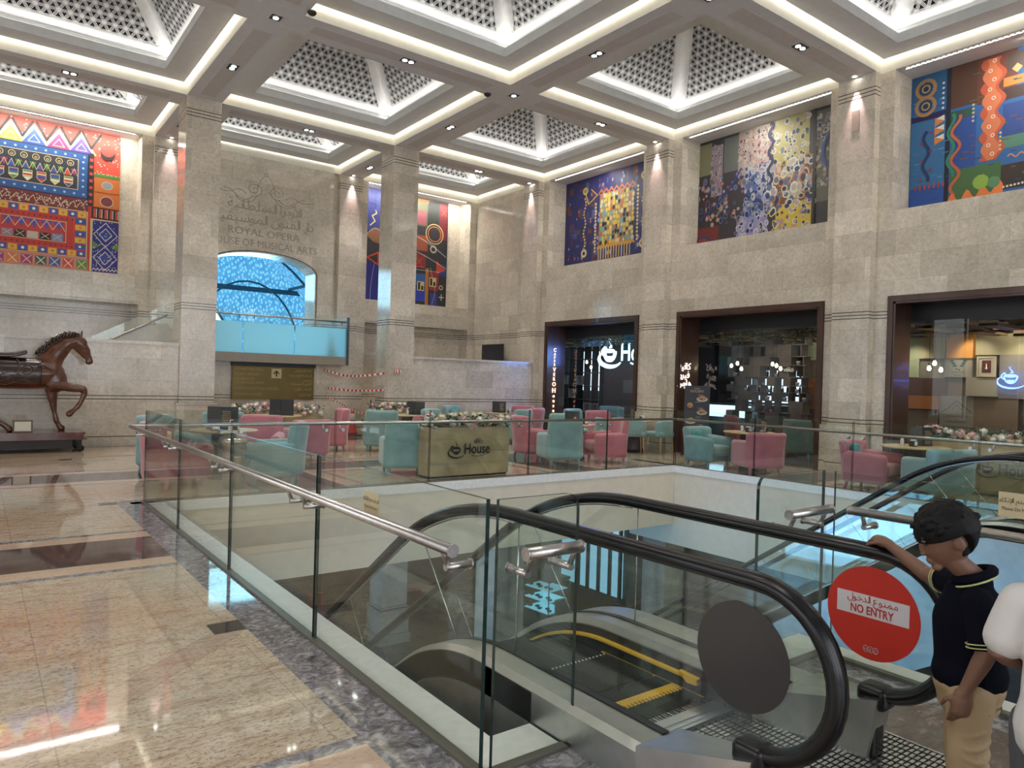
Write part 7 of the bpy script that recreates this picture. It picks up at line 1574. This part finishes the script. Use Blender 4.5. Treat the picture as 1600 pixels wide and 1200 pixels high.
# pastry showcase
t = thing('pastry_showcase', 'blue lit glass pastry showcase with three shelves on the lower floor', 'showcase', (12.9, 15.35, ZL), .1)
m = MB(); m.box(-.4, .4, -.5, .5, 0, .5); m.build('cabinet', BLACKM, t); m = MB(); m.box(-.42, .42, -.52, .52, 1.38, 1.44)
for sx in (-.4, .38):
    for sy in (-.5, .48): m.box(sx, sx + .02, sy, sy + .02, .5, 1.38)
m.build('frame', BLACKM, t); m = MB()
for z in (.50, .80, 1.10): m.box(-.37, .37, -.47, .47, z + .01, z + .03)
m.build('lit_shelf', pbr('lit_shelf', (.5, .8, .9), .4, 0, (.22, .62, .85), .4), t); m = MB(); m.box(-.395, .395, -.497, -.492, .5, 1.38); m.box(-.397, -.392, -.49, .49, .5, 1.38); m.build('glass', GLASSL, t)
Rp = random.Random(8)
for z in (.53, .83, 1.13):
    for i in range(5): m = MB(); m.rbox((-.2 + Rp.uniform(-.05, .1), -.36 + i * .18, z + .03), (.12, .09, .05), .02); m.build('pastry', pbr('dark_pastry', (.06, .04, .04), .5), t)
# floor lamp, lit windows of the lower restaurant
m = MB(); m.box(14.5, 14.58, 14.05, 16.6, -4.4, -1.9); struct('window_6', m, glow('lower_restaurant_window', (.34, .70, .95), .45))
m = MB()
for y in (14.05, 14.45, 14.9, 15.35, 15.75, 16.6): m.box(14.42, 14.5, y - .04, y + .04, -4.4, -1.9)
m.box(14.42, 14.5, 14.05, 16.6, -3.1, -3.02); struct('trim_6', m, BLACKM)
m = MB(); m.lathe([(.16, 0), (.16, .02), (.015, .04), (.015, 1.75), (.15, 1.76), (.17, 2.05), (0, 2.05)], (13.5, 16.2, ZL), 14); tag(m.build('floor_lamp', BLACKM), 'black floor lamp before the bright blue window on the lower floor', 'floor lamp')
# potted plants
def plant(x, y, h_, label, seed):
    t = thing('potted_plant', label, 'potted plant', (x, y, ZL), 0, 'potted plants on the lower floor'); m = MB(); m.lathe([(.15, 0), (.2, .38), (.21, .40), (.19, .40), (.18, .36)], n=18); m.build('pot', pbr('brass_pot', (.22, .15, .07), .35, .5), t)
    Rq = random.Random(seed); m = MB(); m.tube([(0, 0, .3), (.03, 0, h_ * .6), (-.02, .02, h_ * .85)], .018, 6); m.build('stem', pbr('stem_brown', (.10, .07, .04), .7), t); m = MB()
    for i in range(70):
        z = .55 + (h_ - .6) * Rq.random(); a = Rq.uniform(0, 2 * PI); L_ = Rq.uniform(.22, .38); el_ = Rq.uniform(.1, .8); d = Vector((math.cos(a), math.sin(a), 0)); s_ = Vector((-math.sin(a), math.cos(a), 0)) * .016; P_ = [Vector((0, 0, z)) + d * L_ * q + Vector((0, 0, math.sin(el_) * L_ * q - L_ * .7 * q * q)) for q in (0, .35, .7, 1)]
        m.add([P_[0] - s_ * .5, P_[0] + s_ * .5, P_[1] - s_, P_[1] + s_, P_[2] - s_ * .8, P_[2] + s_ * .8, P_[3]], [(0, 1, 3, 2), (2, 3, 5, 4), (4, 5, 6)], 0)
    m.build('foliage', LEAF[0], t, fix=False)
plant(7.75, 16.3, 1.7, 'tall potted dracaena beside the lower floor column', 1); plant(10.7, 16.6, 1.0, 'low potted plant in front of the customer table on the lower floor', 2)
m = MB(); m.box(9.25, 10.1, 17.35, 17.6, ZL, ZL + .95); tag(m.build('divider', pbr('red_brown_divider', (.10, .04, .03), .5)), 'low red brown divider beside the lower floor column', 'divider')
# seated customer in white
t = thing('person', 'customer in a white robe and cap seated at a restaurant table on the lower floor', 'person', (9.4, 18.5, ZL), -1.3); SK2 = pbr('customer_skin', (.28, .16, .10), .6); RB = pbr('white_robe', (.55, .53, .46), .8)
hM3 = Matrix.Translation((0, .04, 1.28)); m = MB(); add_head(m, hM3, 1.2); limb(m, [(0, 0, 1.2, .05), (0, 0, 1.05, .09), (0, 0, .6, .14)], 12)
for sg in (-1, 1): A_ = [(sg * .18, 0, 1.03, .06), (sg * .22, .12, .82, .045), (sg * .12, .38, .80, .03)]; limb(m, A_, 10); add_hand(m, A_[-1][:3], (-sg * .2, 1, 0), (0, 0, -1), 1.2, .4, -sg); limb(m, [(sg * .1, 0, .55, .09), (sg * .12, .42, .52, .07), (sg * .12, .45, .08, .045), (sg * .12, .55, .04, .04)], 10)
fuse(m, .012, 'body', SK2, t, 3)
m = MB(); limb(m, [(0, 0, 1.12, .10), (0, 0, .85, .17), (0, .02, .56, .19)], 14, 1.15)
for sg in (-1, 1): limb(m, [(sg * .18, 0, 1.03, .075), (sg * .22, .12, .82, .065), (sg * .14, .32, .80, .05)], 10); limb(m, [(sg * .1, 0, .55, .12), (sg * .12, .42, .52, .10), (sg * .12, .46, .12, .09)], 10)
fuse(m, .014, 'robe', RB, t, 3); m = MB(); m.lathe([(.095, .02), (.095, .10), (.0, .12)], (0, .03, 1.32), 16); m.build('cap', RB, t)
